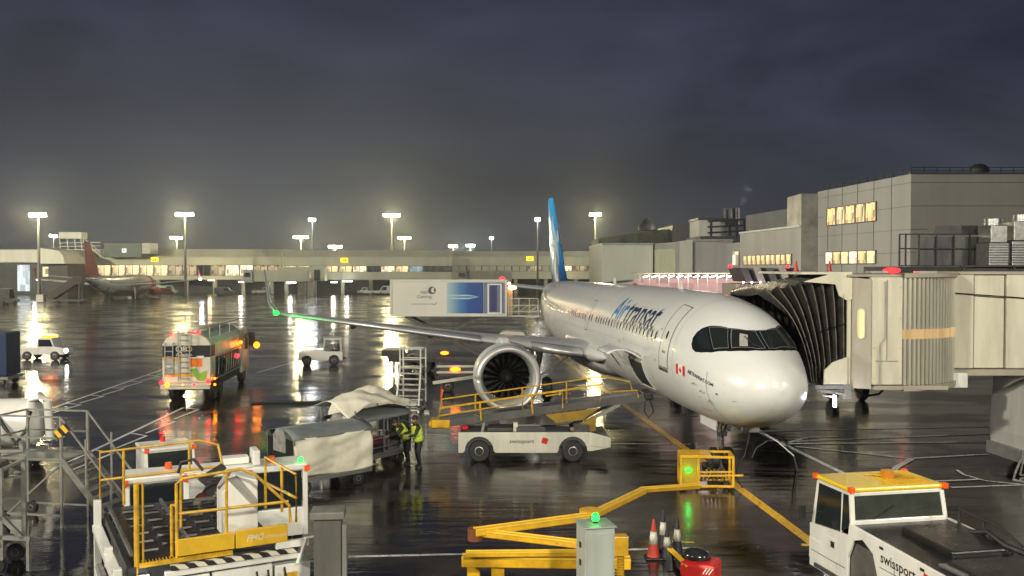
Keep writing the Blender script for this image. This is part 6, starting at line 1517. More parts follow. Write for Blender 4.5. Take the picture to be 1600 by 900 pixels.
# front platform and rails toward the fuselage
q = MB(); q.b2((BWd+.04,.1,3.62),(BWd+2.0,2.3,3.72)); q.build('front_platform', STEEL, hl)
q = MB()
for x in (.1,.75,1.4,1.95): q.bar((BWd+x,.1,3.72),(BWd+x,.1,4.78),.045)
for z in (3.95,4.35,4.78): q.bar((BWd+.1,.1,z),(BWd+1.95,.1,z),.04)
for x in (.1,.75,1.4): q.bar((BWd+x,.1,3.95),(BWd+x+.6,.1,4.35),.03)
q.build('platform_rail', CREAM, hl)
q = MB(); q.b2((BWd+.03,.1,3.75),(BWd+.35,.7,5.5)); q.build('tail_post', mat('amber_post', (.5,.36,.18), .4), hl)
glow_ball('roof_beacon', (BWd*.96,.1,6.05), .09, L_RED, hl, 12, (1,.1,.05), (1.6,1,.6)); glow_ball('work_lamp', (BWd+.35,.0,5.45), .12, emit('lamp_orange_white', (1,.35,.15), 20), hl, 24, (1,.45,.2), (1.8,1,.8)); glow_ball('work_lamp', (BWd+.15,.0,5.7), .08, emit('lamp_orange_white', (1,.35,.15), 20), hl, 8, (1,.5,.3))
# scissor legs and chassis
q = MB()
for y in (.25, 2.15):
    q.bar((.9,y,1.2),(5.6,y,3.6),.12,.16); q.bar((.9,y,3.6),(5.6,y,1.2),.12,.16)
q.build('scissor_legs', mat('scissor_grey', (.09,.085,.08), .45, .3, var=.3), hl)
q = MB(); q.b2((-.2,.1,.75),(6.8,2.3,1.1)); q.build('chassis', DGREY, hl)
q = MB(); q.prism([(6.85,.5),(6.85,2.6),(7.3,2.75),(8.4,2.65),(8.85,1.7),(8.9,.5)], .05, 2.35); q.build('cab', CB, hl, bev=.06)
q = MB(); q.prism([(7.3,1.6),(7.3,2.45),(8.3,2.45),(8.62,1.6)], .035, 2.365); q.build('cab_window', GLASS, hl)
wheels(hl, [(.9,.3),(.9,2.1),(2.1,.3),(2.1,2.1),(7.7,.3),(7.7,2.1)], .48, .3)
q = MB()
for x in (.2, 3.1, 5.4): q.bar((x,-.1,.1),(x,.1,.85),.12)
q.build('stabiliser', DGREY, hl)
MB().b2((-.6,.2,1.1),(.6,2.2,1.5)).build('tail_gear', DGREY, hl)
glow_ball('side_lamp', (3.4,.0,1.35), .09, L_AMBER, hl, 40, AM, (2.4,1,1)); 
# low ground unit with pale bars beside the engine
gu = thing('ground_power_trailer', 'low trailer with pale side bars and an amber lamp behind the engine', 'trailer', (X(685,50), 50, 0), R(3))
q = MB(); q.b2((0,0,.8),(3.0,1.3,1.5)); q.build('body', DGREY, gu, bev=.05)
q = MB(); q.b2((-.1,-.06,1.02),(3.1,-.01,1.14)); q.b2((-.1,-.06,1.34),(3.1,-.01,1.46)); q.bar((-.3,-.3,.55),(2.6,-.3,.95),.12,.16); q.build('side_bar', CREAM, gu)
glow_ball('amber_lamp', (.9,-.1,1.24), .09, L_AMBER, gu, 35, AM, (2.6,1,1)); wheels(gu, [(.5,.1),(.5,1.2),(2.4,.1),(2.4,1.2)], .32, .22)

# --- engine access stand
es = thing('access_stand', 'pale lattice access steps standing left of the engine', 'access stand', (X(640,43.5), 43.5, 0), R(-8))
q = MB()
for x in (-.55,.55):
    q.bar((x,-.6,0),(x*.9,.1,2.0),.07); q.bar((x,.9,0),(x,.9,2.9),.06); q.bar((x*.9,.1,1.9),(x*.9,.1,2.9),.06); q.bar((x,-.6,.12),(x,.9,.12),.07)
    q.bar((x,.1,2.9),(x,.9,2.9),.05); q.bar((x,.9,.2),(x,-.3,.9),.04); q.bar((x,.9,1.0),(x*.95,.0,1.8),.04)
for z in (.4,.9,1.4,2.4,2.9): q.bar((-.55,.9,z),(.55,.9,z),.045)
q.bar((-.5,.1,2.9),(.5,.1,2.9),.05); q.bar((-.5,.1,2.4),(.5,.1,2.4),.04); q.bar((-.55,-.6,.12),(.55,-.6,.12),.06); q.build('frame', mat('stand_white', (.62,.62,.58), .35, .3, var=.2), es)
q = MB()
for i in range(7): u = (i+1)/8; q.box((0,-.6+.7*u,2.0*u),(1.0,.22,.05))
q.b2((-.5,.1,1.97),(.5,.9,2.03)); q.build('tread', STEEL, es)
q = MB()
for x in (-.9, .9): q.bar((x,-.3,.1),(x*.6,.3,.8),.06); q.b2((x-.12,-.4,0),(x+.12,-.1,.1))
q.build('outrigger', STEEL, es)
wheels(es, [(-.55,-.55),(.55,-.55),(-.55,.85),(.55,.85)], .16, .1)

# --- workers
SKIN = mat('skin', (.35,.20,.14), .5, var=.1); VEST = mat('hi_vis', (.55,.72,.03), .5, var=.12, bump=.3, bscale=6); CLO = mat('dark_workwear', (.012,.013,.016), .6, var=.3, bump=.4, bscale=9); TAPE = mat('reflective_tape', (.75,.75,.70), .25, .3)
def person(label, loc, rz, J, hood=False, vest=True, cap=True):
    """J: joint positions in metres, local frame facing -Y"""
    t = thing('person', label, 'person', loc, rz)
    names = ['pelvis','waist','chest','neck','headb','headt','lsh','lel','lwr','rsh','rel','rwr','lhip','lkn','lan','lto','rhip','rkn','ran','rto']
    rad = dict(pelvis=.16,waist=.145,chest=.175,neck=.065,headb=.085,headt=.085,lsh=.085,lel=.055,lwr=.036,rsh=.085,rel=.055,rwr=.036,lhip=.12,lkn=.075,lan=.05,lto=.04,rhip=.12,rkn=.075,ran=.05,rto=.04)
    ed = [('pelvis','waist'),('waist','chest'),('chest','neck'),('neck','headb'),('headb','headt'),('chest','lsh'),('lsh','lel'),('lel','lwr'),('chest','rsh'),('rsh','rel'),('rel','rwr'),('pelvis','lhip'),('lhip','lkn'),('lkn','lan'),('lan','lto'),('pelvis','rhip'),('rhip','rkn'),('rkn','ran'),('ran','rto')]
    # fingers
    vs = [Vector(J[n]) for n in names]; rr = [rad[n] for n in names]; E2 = [(names.index(a), names.index(b)) for a, b in ed]
    for side in ('l', 'r'):
        w = Vector(J[side+'wr']); e = Vector(J[side+'el']); d = (w-e).normalized(); sv = d.cross(Vector((0,0,1)));
        if sv.length < .1: sv = Vector((1,0,0))
        sv.normalize(); iw = names.index(side+'wr'); palm = w + d*.055; vs.append(palm); rr.append(.034); ip = len(vs)-1; E2.append((iw, ip))
        dn = d.cross(sv).normalized()
        for k, (o_, ln) in enumerate(((-.027,.062),(-.009,.075),(.009,.07),(.027,.055))):
            a = palm + d*.03 + sv*o_; b = a + d*ln*.6 - dn*.008; c = b + d*ln*.4 - dn*.03
            vs += [a,b,c]; rr += [.011,.0095,.008]; n = len(vs); E2 += [(ip,n-3),(n-3,n-2),(n-2,n-1)]
        a = palm + sv*.04 - dn*.01; b = a + d*.035 + sv*.01; vs += [a,b]; rr += [.012,.009]; n = len(vs); E2 += [(ip,n-2),(n-2,n-1)]
    me = bpy.data.meshes.new('body'); me.from_pydata([tuple(v) for v in vs], E2, []); o = bpy.data.objects.new('body', me); col.objects.link(o)
    md = o.modifiers.new('skin', 'SKIN'); md.use_smooth_shade = True
    for i, v in enumerate(me.skin_vertices[0].data): v.radius = (rr[i], rr[i]*(.72 if names[i] in ('chest','waist','pelvis') else 1) if i < len(names) else rr[i]); v.use_root = (i == 0)
    s_ = o.modifiers.new('sub', 'SUBSURF'); s_.levels = 1; s_.render_levels = 1
    bpy.context.view_layer.update(); dg = bpy.context.evaluated_depsgraph_get(); m2 = bpy.data.meshes.new_from_object(o.evaluated_get(dg)); bpy.data.objects.remove(o)
    m2.name = 'body'; m2.materials.clear(); m2.materials.append(CLO); m2.materials.append(SKIN)
    hb = Vector(J['headb']); lw = Vector(J['lwr']); rw = Vector(J['rwr']); le = Vector(J['lel']); re = Vector(J['rel'])
    for p in m2.polygons:
        c = p.center
        if (c-hb).length < .17 and c.z > J['neck'][2]+.01: p.material_index = 1
        for w, e in ((lw,le),(rw,re)):
            if (c-w).dot((w-e).normalized()) > .01 and (c-w).length < .25: p.material_index = 1
        p.use_smooth = True
    b = bpy.data.objects.new('body', m2); col.objects.link(b); b.parent = t
    hc = (Vector(J['headb'])+Vector(J['headt']))/2; fw = Vector(J.get('look', (0,-1,0))).normalized(); sd = fw.cross(Vector((0,0,1))).normalized()
    q = MB(); q.ball(hc+fw*.085-Vector((0,0,.01)), .018, 8, (1,1,1.5)); q.build('nose', SKIN, t, smooth='all')
    for s in (-1,1):
        q = MB(); q.ball(hc+fw*.078+sd*.032*s+Vector((0,0,.015)), .010, 8); q.build('eye', WHITE, t, smooth='all')
        q = MB(); q.ball(hc+sd*.088*s, .022, 8, (.6,1,1.4)); q.build('ear', SKIN, t, smooth='all')
    q = MB(); q.ball(hc+Vector((0,0,.045))-fw*.01, .108, 16, (1,1,.9)); 
    if cap: q.box(hc+fw*.12+Vector((0,0,.05)), (.14,.10,.015), rz=math.atan2(fw.y,fw.x)+R(90))
    q.build('cap' if cap else 'hair', CLO, t, smooth='all')
    if vest:
        ch_, wa = Vector(J['chest']), Vector(J['waist']); ls, rs = Vector(J['lsh']), Vector(J['rsh']); ax = (ls-rs).normalized(); upv = (ch_-wa).normalized(); fr = ax.cross(upv).normalized()
        q = MB(); rows = []
        base = Vector(J['pelvis']) + Vector((0,0,-.02)); top = (ls+rs)/2 + upv*.05
        for i in range(9):
            u = i/8; c = base.lerp(top, u) + (ch_-(base.lerp(top,.75)))*(math.sin(math.pi*min(1,u*1.1)))*.8; wx_ = .215+.02*math.sin(u*3) - max(0,u-.8)*.35; wy_ = .165+.01*math.sin(u*2) - max(0,u-.8)*.25
            rows.append([c + ax*wx_*math.cos(a) + fr*wy_*math.sin(a) for a in [2*math.pi*k/20 for k in range(21)]])
        q.grid(rows); v_ = q.build('hi_vis_vest', VEST, t, smooth='all', solid=.012)
        for i in (2, 4):
            q = MB(); q.tube([rows[i][k]*1.0 + (rows[i][k]-sum(rows[i][:20], Vector())/20).normalized()*.008 for k in range(20)], .014, 5, close=True); q.build('reflective_band', TAPE, v_, smooth='all')
    q = MB()
    for s in ('l','r'):
        a = Vector(J[s+'an']); tt2 = Vector(J[s+'to']); q.bar(a+Vector((0,0,-.06))-(tt2-a)*.3, tt2+Vector((0,0,-.0)), .10, .085)
    for s in ('l','r'):
        a = Vector(J[s+'an']); tt2 = Vector(J[s+'to']); dd_ = (tt2-a); dd_.z = 0
        MB().bar(Vector((a.x,a.y,.045))-dd_*.35, Vector((tt2.x,tt2.y,.04)), .10, .085).build('boot', BLACK, t, bev=.025)
    return t
J1 = dict(pelvis=(0,0,.95),waist=(0,-.02,1.10),chest=(0,-.07,1.32),neck=(0,-.10,1.50),headb=(0,-.13,1.60),headt=(0,-.14,1.70),lsh=(.19,-.08,1.42),lel=(.26,-.22,1.17),lwr=(.20,-.45,1.13),rsh=(-.19,-.08,1.42),rel=(-.25,-.25,1.18),rwr=(-.16,-.48,1.18),lhip=(.10,0,.90),lkn=(.12,-.06,.50),lan=(.12,.02,.09),lto=(.13,-.13,.04),rhip=(-.10,0,.90),rkn=(-.13,-.02,.50),ran=(-.14,.08,.09),rto=(-.15,-.07,.04))
J2 = dict(J1, waist=(0,-.08,1.08), chest=(0,-.24,1.25), neck=(0,-.36,1.38), headb=(0,-.44,1.44), headt=(0,-.48,1.53), lsh=(.19,-.27,1.34), lel=(.24,-.48,1.12), lwr=(.16,-.72,1.08), rsh=(-.19,-.27,1.34), rel=(-.26,-.50,1.15), rwr=(-.18,-.74,1.16), look=(0,-.9,-.4))
w1 = at(654, 700, 31.0); person('worker in a yellow vest standing with back half turned beside the cart', (w1.x, 31.0, 0), R(-62), J1)
w2 = at(634, 700, 31.9); person('worker in dark coat with yellow straps leaning over the suitcases', (w2.x + .1, 31.5, 0), R(-60), J2)

# --- folding yellow service arm, lower centre
sa = thing('service_boom', 'folding yellow air supply arm ending in a cage below the nose wheel', 'service arm', (0, 0, 0))
def beam(name, a, b, w=.2, h=.2, m=YELLOW):
    q = MB(); a = Vector(a); b = Vector(b); q.bar(a, b, w, h); o = q.build(name, m, sa, bev=.02)
    q = MB(); d = (b-a).normalized(); s = Vector((-d.y,d.x,0)).normalized()*w*.5
    for k in (-1,1): q.bar(a+s*k+Vector((0,0,h*.5)), b+s*k+Vector((0,0,h*.5)), .035,.035)
    q.build('edge_pipe', mat('pipe_yellow', (.85,.55,.05), .3, var=.1), o); return o
z_ = .85
B0 = gp(722,872,z_); B1 = gp(968,872,z_)
beam('base_beam', gp(722,876,z_-.1), gp(985,880,z_-.1), .24, .20); beam('base_beam', gp(728,866,z_+.12), gp(965,864,z_+.10), .12, .10)
beam('lower_arm', gp(955,857,z_), gp(745,832,z_), .16,.14)
beam('middle_arm', gp(742,832,z_+.06), gp(920,808,z_+.06), .18,.15)
beam('upper_arm', gp(925,806,z_), gp(1006,767,z_-.15), .17,.14)
beam('outer_arm', gp(1004,766,z_-.15), gp(1092,760,.55), .16,.12, mat('arm_ochre', (.55,.30,.02), .4, var=.2))
j = gp(923,806,z_); q = MB(); q.cyl(j+Vector((0,0,-.16)), j+Vector((0,0,.08)), .21, n=20); q.build('elbow_joint', mat('joint_brown', (.20,.06,.02), .5), sa, smooth=True)
q = MB(); q.cyl(j+Vector((0,0,.085)), j+Vector((0,0,.15)), .27, n=20); q.build('joint_cap', YELLOW, sa, smooth=True)
j = gp(742,834,z_); q = MB(); q.cyl(j+Vector((0,0,-.14)), j+Vector((0,0,.13)), .16, n=16); q.build('elbow_joint', mat('joint_brown', (.20,.06,.02), .5), sa, smooth=True)
for px, py in ((740,872),(778,882)):
    j = gp(px, py, z_-.2); q = MB(); q.b2((j.x-.13,j.y-.13,0),(j.x+.13,j.y+.13,.62)); q.build('leg', YELLOW, sa)
j = gp(925,810,.45); q = MB(); q.cyl((j.x,j.y,.1),(j.x,j.y,.7),.04,n=8); q.build('caster_leg', BLACK, sa); wheel(Matrix.Translation((j.x,j.y,.12)) @ WY, .12,.08, sa, 'caster')
# cage pod
PX, PYY = 5.08, 27.9
q = MB(); W_, D_, H_ = 1.55, .85, 1.02
f_ = lambda x, y, z: Vector((PX + x + y*.10, PYY + y - x*.06, z))
for x in (0, .52, W_):
    for y in (0, D_): q.bar(f_(x,y,.12), f_(x,y,H_), .07)
for z in (.14, H_):
    q.bar(f_(0,0,z), f_(W_,0,z), .07); q.bar(f_(0,D_,z), f_(W_,D_,z), .07)
    for x in (0,.52,W_): q.bar(f_(x,0,z), f_(x,D_,z), .07)
q.bar(f_(.52,0,.45), f_(W_+.3,0,.48), .055); q.bar(f_(.52,0,.56), f_(W_,0,.58), .05); q.build('cage_frame', YELLOW, sa, bev=.008)
q = MB(); q.add([f_(.03,.02,.16), f_(.48,.02,.16), f_(.48,.02,.99), f_(.03,.02,.99)], [(0,1,2,3)]); q.build('cage_panel', mat('panel_ochre', (.50,.30,.02), .4, var=.3), sa, solid=.02)
q = MB(); q.add([f_(0,0,H_+.045), f_(.9,0,H_+.045), f_(.9,D_,H_+.045), f_(0,D_,H_+.045)], [(0,1,2,3)]); q.build('cage_lid', YELLOW, sa, solid=.02)
q = MB()
for k in range(7): q.tube([f_(.62+.12*k, .2+.08*(k%3), .25), f_(.7+.11*k, .4, .5+.05*(k%2)), f_(.66+.13*k, .6, .3)], .035, 7)
q.build('coupling_pipes', mat('pipe_brass', (.35,.22,.08), .3, .7, var=.3), sa, smooth=True)
c = f_(.22,-.03,.62); glow_ball('green_lamp', c, .05, L_GREEN, sa, 9, (.02,1,.15), (1.8,.6,.8))
for x in (.1, 1.4):
    c = f_(x,.4,.1); wheel(Matrix.Translation((c.x,c.y,.1)) @ WY, .1,.07, sa, 'caster')
# --- grey cabinet with green beacon
gc_ = thing('control_cabinet', 'tall grey control cabinet with a green beacon on top at the bottom edge', 'cabinet', (1.52, 16.9, 0), R(12))
q = MB(); q.b2((-.28,-.28,0),(.28,.28,2.02)); q.build('body', mat('cabinet_grey', (.36,.39,.35), .4, var=.15, streak=True), gc_, bev=.012)
q = MB(); q.b2((-.24,-.292,.1),(.24,-.281,1.94)); q.build('door', mat('cabinet_grey', (.36,.39,.35), .4), gc_, bev=.006)
q = MB(); q.b2((-.31,-.31,2.02),(.31,.31,2.05)); q.build('lid', mat('cabinet_lid', (.30,.34,.30), .35), gc_, bev=.01)
q = MB()
for z in (.9,1.3,1.62): q.b2((-.30,-.05,z),(-.282,.03,z+.1))
q.build('hinge', BLACK, gc_)
q = MB(); q.cyl((0,0,2.05),(0,0,2.09),.05,n=12); q.build('beacon_base', BLACK, gc_)
glow_ball('beacon', (0,0,2.15), .06, L_GREEN, gc_, 14, (.02,1,.15), (1,1,1.2))
yb = thing('junction_box', 'yellow junction box on a post just right of the grey cabinet', 'box', (2.05, 17.6, 0), R(5))
MB().b2((-.14,-.12,1.25),(.14,.12,1.62)).build('box', YELLOW, yb, bev=.01); MB().b2((-.05,-.05,0),(.05,.05,1.25)).build('post', YRAIL, yb)
q = MB()
for k in range(8): q.tube([(.1*math.cos(a)-.02,.1*math.sin(a),1.2-.05*k) for a in [2*math.pi*i/10 for i in range(10)]], .012, 5, close=True)
q.build('cable_coil', YRAIL, yb)
# --- dark post
gpst = thing('concrete_post', 'dark square post with cap beside the cargo loader at the bottom edge', 'post', (-3.15, 15.95, 0), R(6))
q = MB(); q.b2((-.24,-.2,0),(.22,.2,2.42)); q.build('post', mat('post_grey', (.11,.105,.095), .6, var=.3, streak=True), gpst, bev=.02)
q = MB(); q.b2((-.30,-.25,2.42),(.28,.25,2.55)); q.build('cap', mat('cap_grey', (.15,.145,.13), .6, var=.3), gpst, bev=.02)
q = MB(); q.b2((.23,-.12,0),(.30,.1,2.3)); q.build('conduit', GREYP, gpst)
# --- cones
cone = thing('traffic_cone', 'tall red and white cone, leftmost of the four', 'cone', (0,0,0), 0, 'cones beside the service arm')
MB().b2((-.2,-.2,0),(.2,.2,.05)).build('base', BLACK, cone, bev=.02)
q = MB(); q.lathe([(.05,.15),(.32,.105),(.62,.065),(.9,.025),(.9,.0)], 20, Matrix.Rotation(R(-90),4,'Y'))
cone_body = q.build('cone_body', mat('cone_red', (.50,.05,.03), .45, var=.2), cone, smooth=True)
q = MB(); q.lathe([(.34,.107),(.62,.070)], 20, Matrix.Rotation(R(-90),4,'Y')); sl = q.build('reflective_sleeve', mat('sleeve_white', (.62,.60,.50), .4, var=.3, nscale=12), cone_body, smooth='all')
p_ = gp(1021,872); cone.location = p_
for (px, py, s_, lb, blk) in ((1036,858,1.05,'white sleeved cone with black tip, tallest of the four',True),(1042,872,.8,'shorter dark tipped cone in the middle of the four',True),(1058,866,.95,'dark tipped white sleeved cone, rightmost of the four',True)):
    c_ = dup(cone, gp(px,py), 0, lb); c_.scale = (.9,.9,s_)
    for ch in [k for k in scene.objects if k.parent == c_ and k.name.startswith('cone_body')]:
        ch.data = ch.data.copy(); ch.data.materials[0] = mat('cone_navy', (.03,.035,.05), .45)
# --- red trolley with black seat
rt = thing('fire_extinguisher_trolley', 'red wheeled trolley with black cover and yellow strap at the bottom edge', 'trolley', gp(1090, 935), R(-25))
q = MB(); q.b2((-.3,-.3,.12),(.42,.35,.80)); q.build('body', REDP, rt, bev=.07)
q = MB(); q.ball((-.05,.1,.84),.3,14,(1.0,.9,.55)); q.build('cover', WETBLACK, rt, smooth='all')
for a, b in (((-.62,.1,.92),(-.12,-.28,.72)),((-.3,-.34,.35),(.0,-.36,.25))): MB().bar(a,b,.12,.03).build('strap', YELLOW, rt)
q = MB(); q.tube([(-.3,.3,.2),(-.6,.25,.5),(-.62,.1,.9),(-.55,-.1,.5)], .07, 8); q.build('hose', BLACK, rt, smooth=True)
q = MB()
for k in range(3): q.bar((.18+.06*k,-.315,.62),(.26+.06*k,-.315,.74),.03,.02)
q.build('white_mark', WHITE, rt); wheels(rt, [(-.2,-.3),(-.2,.35),(.3,-.3),(.3,.35)], .13, .07)

# --- aluminium steps and carts at far left
st = thing('passenger_steps', 'aluminium maintenance steps with handrails between the grey trolley and the loader', 'steps', (-12.4, 24.6, 0), R(-10))
ALU = mat('aluminium', (.40,.40,.36), .38, .6, var=.25, nscale=4)
q = MB(); PH = 1.75
for x in (-.9,.9):
    for y in (-.55,.55): q.bar((x,y,0),(x,y,PH+1.1),.06)
for y in (-.55,.55):
    for z in (PH,PH+.55,PH+1.1): q.bar((-.9,y,z),(.9,y,z),.045)
for z in (PH,PH+.55,PH+1.1): q.bar((-.9,-.55,z),(-.9,.55,z),.045)
q.bar((-.9,-.55,.1),(.9,-.55,PH-.1),.04); q.bar((-.9,.55,.3),(.9,.55,.3),.04); q.bar((-.9,-.55,.3),(.9,-.55,.3),.05); q.build('frame', ALU, st)
q = MB(); q.b2((-.9,-.55,PH-.05),(.9,.55,PH)); 
for i in range(8): u = (i+.5)/8; q.box((.95+1.35*u,0,PH*(1-u)-.02),(.24,1.0,.04))
q.build('tread', ALU, st)
q = MB()
for y in (-.55,.55): q.bar((.9,y,PH),(2.35,y,.05),.05,.16); q.bar((.9,y,PH+1.1),(2.3,y,1.15),.045); q.bar((2.3,y,1.15),(2.3,y,.1),.045); q.bar((1.6,y,PH-.9+.1),(1.6,y,PH+.55),.04)
q.build('stringer', ALU, st)
MB().box((.95,-.6,PH+.75),(.42,.03,.22), ry=R(-35)).build('hazard_plate', HAZY, st)
wheels(st, [(-.8,-.55),(-.8,.55),(2.2,-.55),(2.2,.55)], .18, .12); wheel(Matrix.Translation((2.75,-.9,.32)) @ WY, .32,.2, st, 'large_wheel'); MB().bar((2.2,-.6,.3),(2.75,-.9,.32),.05).build('axle', ALU, st)
gt = thing('stand_trolley', 'tall grey framed service trolley with curved base at the left edge', 'trolley', (-12.3, 20.6, 0), R(6))
q = MB()
for x in (-1.0,.25,1.15):
    for y in (-.6,.6): q.bar((x,y,.35),(x,y,2.5 if x < 1 else 2.35),.09)
for z in (.95,1.4,1.9,2.5): q.bar((-1.0,-.6,z),(1.15,-.6,z),.07); q.bar((-1.0,.6,z),(1.15,.6,z),.06)
for x in (-1.0,1.15): q.bar((x,-.6,2.3),(x,.6,2.3),.06)
q.bar((1.15,-.6,1.3),(1.6,-.6,.8),.09); q.bar((1.1,-.6,.85),(1.75,-.6,.80),.09); q.bar((1.7,-.6,.1),(1.7,-.6,.85),.06); q.build('frame', ALU, gt)
q = MB(); q.tube([(-1.3,-.65,.55),(-.4,-.7,.42),(.5,-.66,.5),(1.1,-.6,.75)], .13, 10); q.build('bumper', mat('pale_plastic', (.45,.44,.36), .45, var=.2), gt, smooth=True)
q = MB(); q.b2((-.95,-.5,.5),(1.0,.5,.62)); q.b2((-.9,-.45,1.95),(.9,.45,2.35)); q.b2((-.6,-.4,.62),(.4,.4,1.35)); q.build('tray', DGREY, gt, bev=.04)
q = MB(); q.tube([(-.9,-.62,1.2),(-.4,-.66,1.5),(.1,-.62,1.9)], .09, 8); q.tube([(-.2,-.62,.9),(.5,-.66,1.3),(.9,-.6,1.8)], .05, 8); q.build('hose', BLACK, gt, smooth=True)
q = MB(); q.tube([(-1.0,-.6,2.5),(-.9,-.6,3.15),(.7,-.6,3.15),(.8,-.6,2.5)], .035, 8); q.tube([(-.2,-.6,2.5),(-.2,-.6,3.1)], .03, 8); q.build('top_rail', ALU, gt, smooth=True)
MB().box((.5,-.66,2.45),(.5,.04,.10)).build('yellow_label', YRAIL, gt)
wheels(gt, [(-.8,-.5),(-.8,.5),(1.0,-.5),(1.0,.5)], .2, .14)
lv = thing('tank_trailer', 'pale rounded tank trailer with hoses behind the steps at the left edge', 'trailer', (at(5,650,31).x - .2, 31, 0), R(8))
q = MB(); q.lathe([(-1.6,.05),(-1.55,.5),(-1.3,.78),(1.2,.78),(1.45,.5),(1.5,.05)], 24, Matrix.Translation((0,0,1.55))); q.build('tank', WHITE, lv, smooth=True)
q = MB(); q.b2((-1.5,-.6,.4),(1.4,.6,.6)); 
for x in (-1.0,.9): q.b2((x,-.6,.6),(x+.12,.6,1.1))
q.build('chassis', GREYP, lv); wheels(lv, [(-1,-.6),(-1,.6),(1,-.6),(1,.6)], .3, .2)
q = MB(); q.tube([(.3,-.8,1.9),(.6,-.95,1.5),(.9,-.9,1.0),(1.2,-.8,1.4),(1.3,-.7,2.0)], .06, 8); q.tube([(0,-.8,1.6),(.2,-.95,1.1),(.5,-.9,.8)], .05, 8); q.build('hose', BLACK, lv, smooth=True)
q = MB(); q.tube([(1.2,-.4,1.0),(1.25,-.5,2.3),(1.5,-.5,2.5),(1.75,-.5,2.3),(1.8,-.4,1.0)], .14, 10); q.build('hose_boom', WHITE, lv, smooth=True)

# --- white van at the right edge
vn = thing('service_van', 'large white service truck cut by the right edge beyond the tug', 'truck', (18.2, 31.2, 0), R(4))
q = MB(); q.prism([(-1.55,.5),(-1.6,1.2),(-1.5,3.0),(-1.3,3.15),(3.5,3.15),(3.5,.5)], -1.1, 1.1); q.build('body', WHITE, vn, bev=.06)
q = MB(); q.b2((-1.2,-1.13,1.9),(.1,-1.105,2.7)); q.build('window', mat('van_glass', (.15,.16,.16), .15), vn)
q = MB()
for z in (.8,1.15,1.5): q.b2((-1.65,-1.16,z),(3.4,-1.11,z+.07))
q.b2((-1.75,-1.0,.35),(-1.5,1.0,.75)); q.build('trim', GREYP, vn)
q = MB(); q.b2((-1.3,-1.14,.42),(3.4,-.8,.5)); q.build('skirt', BLACK, vn)
wheels(vn, [(-.5,-.95),(-.5,.95),(2.6,-.95),(2.6,.95)], .48, .3)
q = MB(); q.tube([(-1.7,-.9,.5),(-2.1,-1.2,.08),(-2.6,-1.9,.04),(-2.2,-2.6,.04),(-.6,-3.0,.04),(1.5,-3.1,.04)], .035, 7); q.build('trailing_cable', GREYP, vn, smooth=True)
q = MB(); q.bar((-1.75,-1.2,.9),(-2.0,-1.3,.05),.04); q.bar((-2.0,-1.3,.05),(-1.3,-1.3,.05),.05); q.build('stay', STEEL, vn)

# --- nose gear chocks and ground power
ck = None
for i, (x, y, lb) in enumerate(((4.55,.25,'black wheel chock in front of the starboard nose wheel'),(5.62,.25,'black wheel chock behind the starboard nose wheel'))):
    a_ = R(90)-ACH; wx_, wy_ = ACX + x*math.cos(a_) - y*math.sin(a_), ACY + x*math.sin(a_) + y*math.cos(a_)
    o = MB().prism([(-.1,0),(.1,0),(.03,.16),(-.03,.16)], -.2, .2).build('wheel_chock', BLACK); o.location = (wx_, wy_, .008); o.rotation_euler = (0,0,a_); tag(o, lb, 'chock')
gpw = thing('ground_power_cable', 'black power cable with pale plug hanging below the airliner nose', 'cable', (0,0,0))
c0 = at(1178, 671, 28.6)
MB().box(c0, (.30,.12,.17)).build('plug', CREAM, gpw, bev=.015)
q = MB(); q.tube([c0+Vector((-.12,0,-.05)), at(1168,695,28.6), at(1163,712,28.6), at(1152,728,28.4), at(1150,745,28.0), gp(1160,762,.04)], .025, 8); q.build('cable', BLACK, gpw, smooth=True)
q = MB(); q.tube([c0+Vector((.15,0,-.02)), at(1215,690,28.4), at(1240,712,28.2), gp(1246,735,.05)], .02, 8); q.build('white_hose', mat('hose_white', (.5,.5,.48), .35, bump=.5, bscale=40), gpw, smooth=True)
q = MB(); q.tube([at(1175,715,28.8)+Vector((0,0,0)), at(1182,700,28.8), at(1200,688,28.8), at(1225,690,28.8), at(1236,704,28.8), gp(1244,724,.05)], .025, 8); q.build('air_hose', BLACK, gpw, smooth=True)

# --- small vehicles by the far pier
def far_van(label, px, Y, rz, m, L_=4.6, H=1.9, flat=False):
    t = thing('pickup' if flat else 'van', label, 'pickup' if flat else 'van', (X(px, Y), Y, 0), rz, 'vehicles parked along the pier')
    q = MB()
    if flat: q.prism([(-L_/2,.4),(-L_/2,1.0),(.1,1.0),(.3,H),(1.2,H),(1.6,1.1),(L_/2,1.0),(L_/2,.4)], -.85, .85)
    else: q.prism([(-L_/2,.4),(-L_/2,H),(1.0,H),(1.6,1.15),(L_/2,1.0),(L_/2,.4)], -.85, .85)
    q.build('body', m, t, bev=.08)
    q = MB(); q.prism([(.0 if not flat else .35,1.15),(.0 if not flat else .4,H-.18),(.95,H-.18),(1.4,1.15)], -.87, .87); q.build('window', GLASS, t)
    wheels(t, [(-1.4,-.8),(-1.4,.8),(1.4,-.8),(1.4,.8)], .34, .22); return t
far_van('dark van parked under the long pier behind the airliner nose', 350, 226, R(10), DGREY)
far_van('white pickup parked under the pier left of the lift truck box', 575, 232, R(175), WHITE, 5.2, 1.8, True)
far_van('white van half hidden behind the lift truck box', 604, 230, R(185), WHITE, 4.4, 2.2)
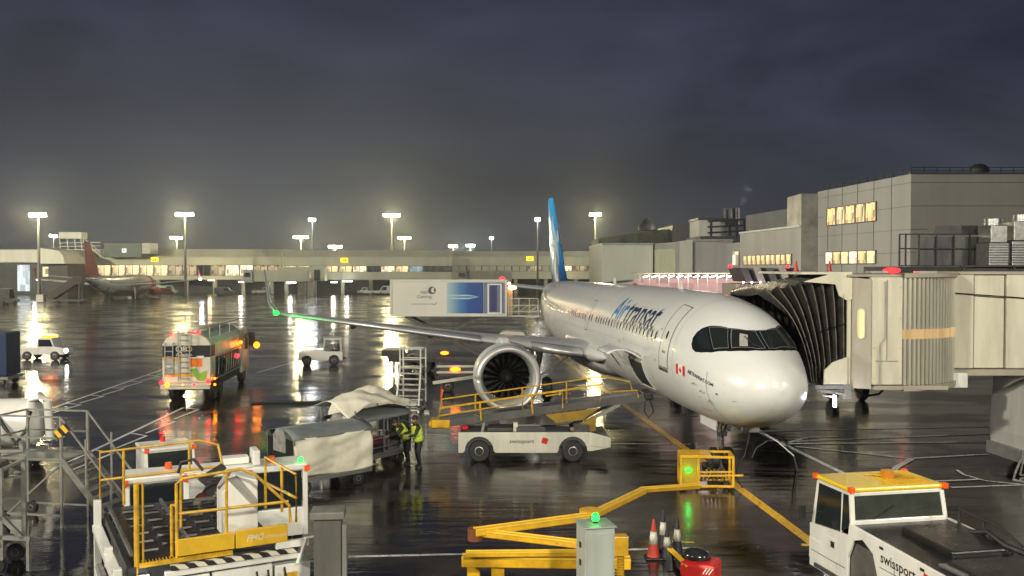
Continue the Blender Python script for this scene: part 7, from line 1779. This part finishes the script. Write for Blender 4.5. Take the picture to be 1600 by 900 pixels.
far_van('small red van near the far airliner wing', 258, 222, R(20), mat('van_red', (.3,.04,.03), .4), 4.0, 1.9)
far_van('pale green van by the pier column right of the far airliner', 262, 231, R(0), mat('van_green', (.20,.34,.30), .4), 4.6, 2.3)
far_van('grey pickup by the pier just left of the wing tip light', 410, 233, R(0), GREYP, 4.8, 1.8, True)
ftk = far_van('grey truck cut by the left edge beyond the apron', 8, 168, R(80), GREYP, 5.5, 3.0)
# covered stairs by the second airliner
ds = thing('passenger_steps', 'dark red covered boarding steps behind the red tailed airliner', 'steps', (X(110,178), 178, 0), R(0))
q = MB(); q.prism([(-3.2,.6),(1.6,3.6),(2.4,3.6),(2.4,5.0),(.9,5.0),(-3.6,1.9)], -.8, .8); q.build('canopy', mat('dark_maroon', (.025,.008,.008), .5, var=.2), ds, bev=.04)
q = MB(); q.b2((-3.6,-.9,.3),(3.0,.9,.7)); q.bar((1.9,-.7,.7),(1.9,-.7,3.6),.15); q.bar((1.9,.7,.7),(1.9,.7,3.6),.15); q.build('chassis', DGREY, ds)
wheels(ds, [(-2.6,-.8),(-2.6,.8),(2.0,-.8),(2.0,.8)], .38, .25)
bx = thing('stowage_box', 'pale box standing on the apron left of the maroon steps', 'box', (X(64,178), 178, 0), 0)
MB().b2((-.7,-.6,.15),(.7,.6,1.5)).build('box', CREAM, bx, bev=.04); MB().b2((-.75,-.65,1.5),(.75,.65,1.58)).build('lid', GREYP, bx)
# ------------------------------------------------------------------ rain haze over the apron
hm = bpy.data.materials.new('haze'); hm.use_nodes = True; t_ = hm.node_tree; t_.nodes.remove(t_.nodes['Principled BSDF'])
pv = t_.nodes.new('ShaderNodeVolumePrincipled'); pv.inputs['Color'].default_value = (.80, .88, 1.0, 1); pv.inputs['Density'].default_value = .00062
pv.inputs['Anisotropy'].default_value = .8
t_.links.new(pv.outputs[0], t_.nodes['Material Output'].inputs['Volume'])
tag(MB().b2((-330, -70, -1), (330, 400, 62)).build('haze', hm), 'fine rain haze hanging over the whole apron', 'haze', kind='stuff')
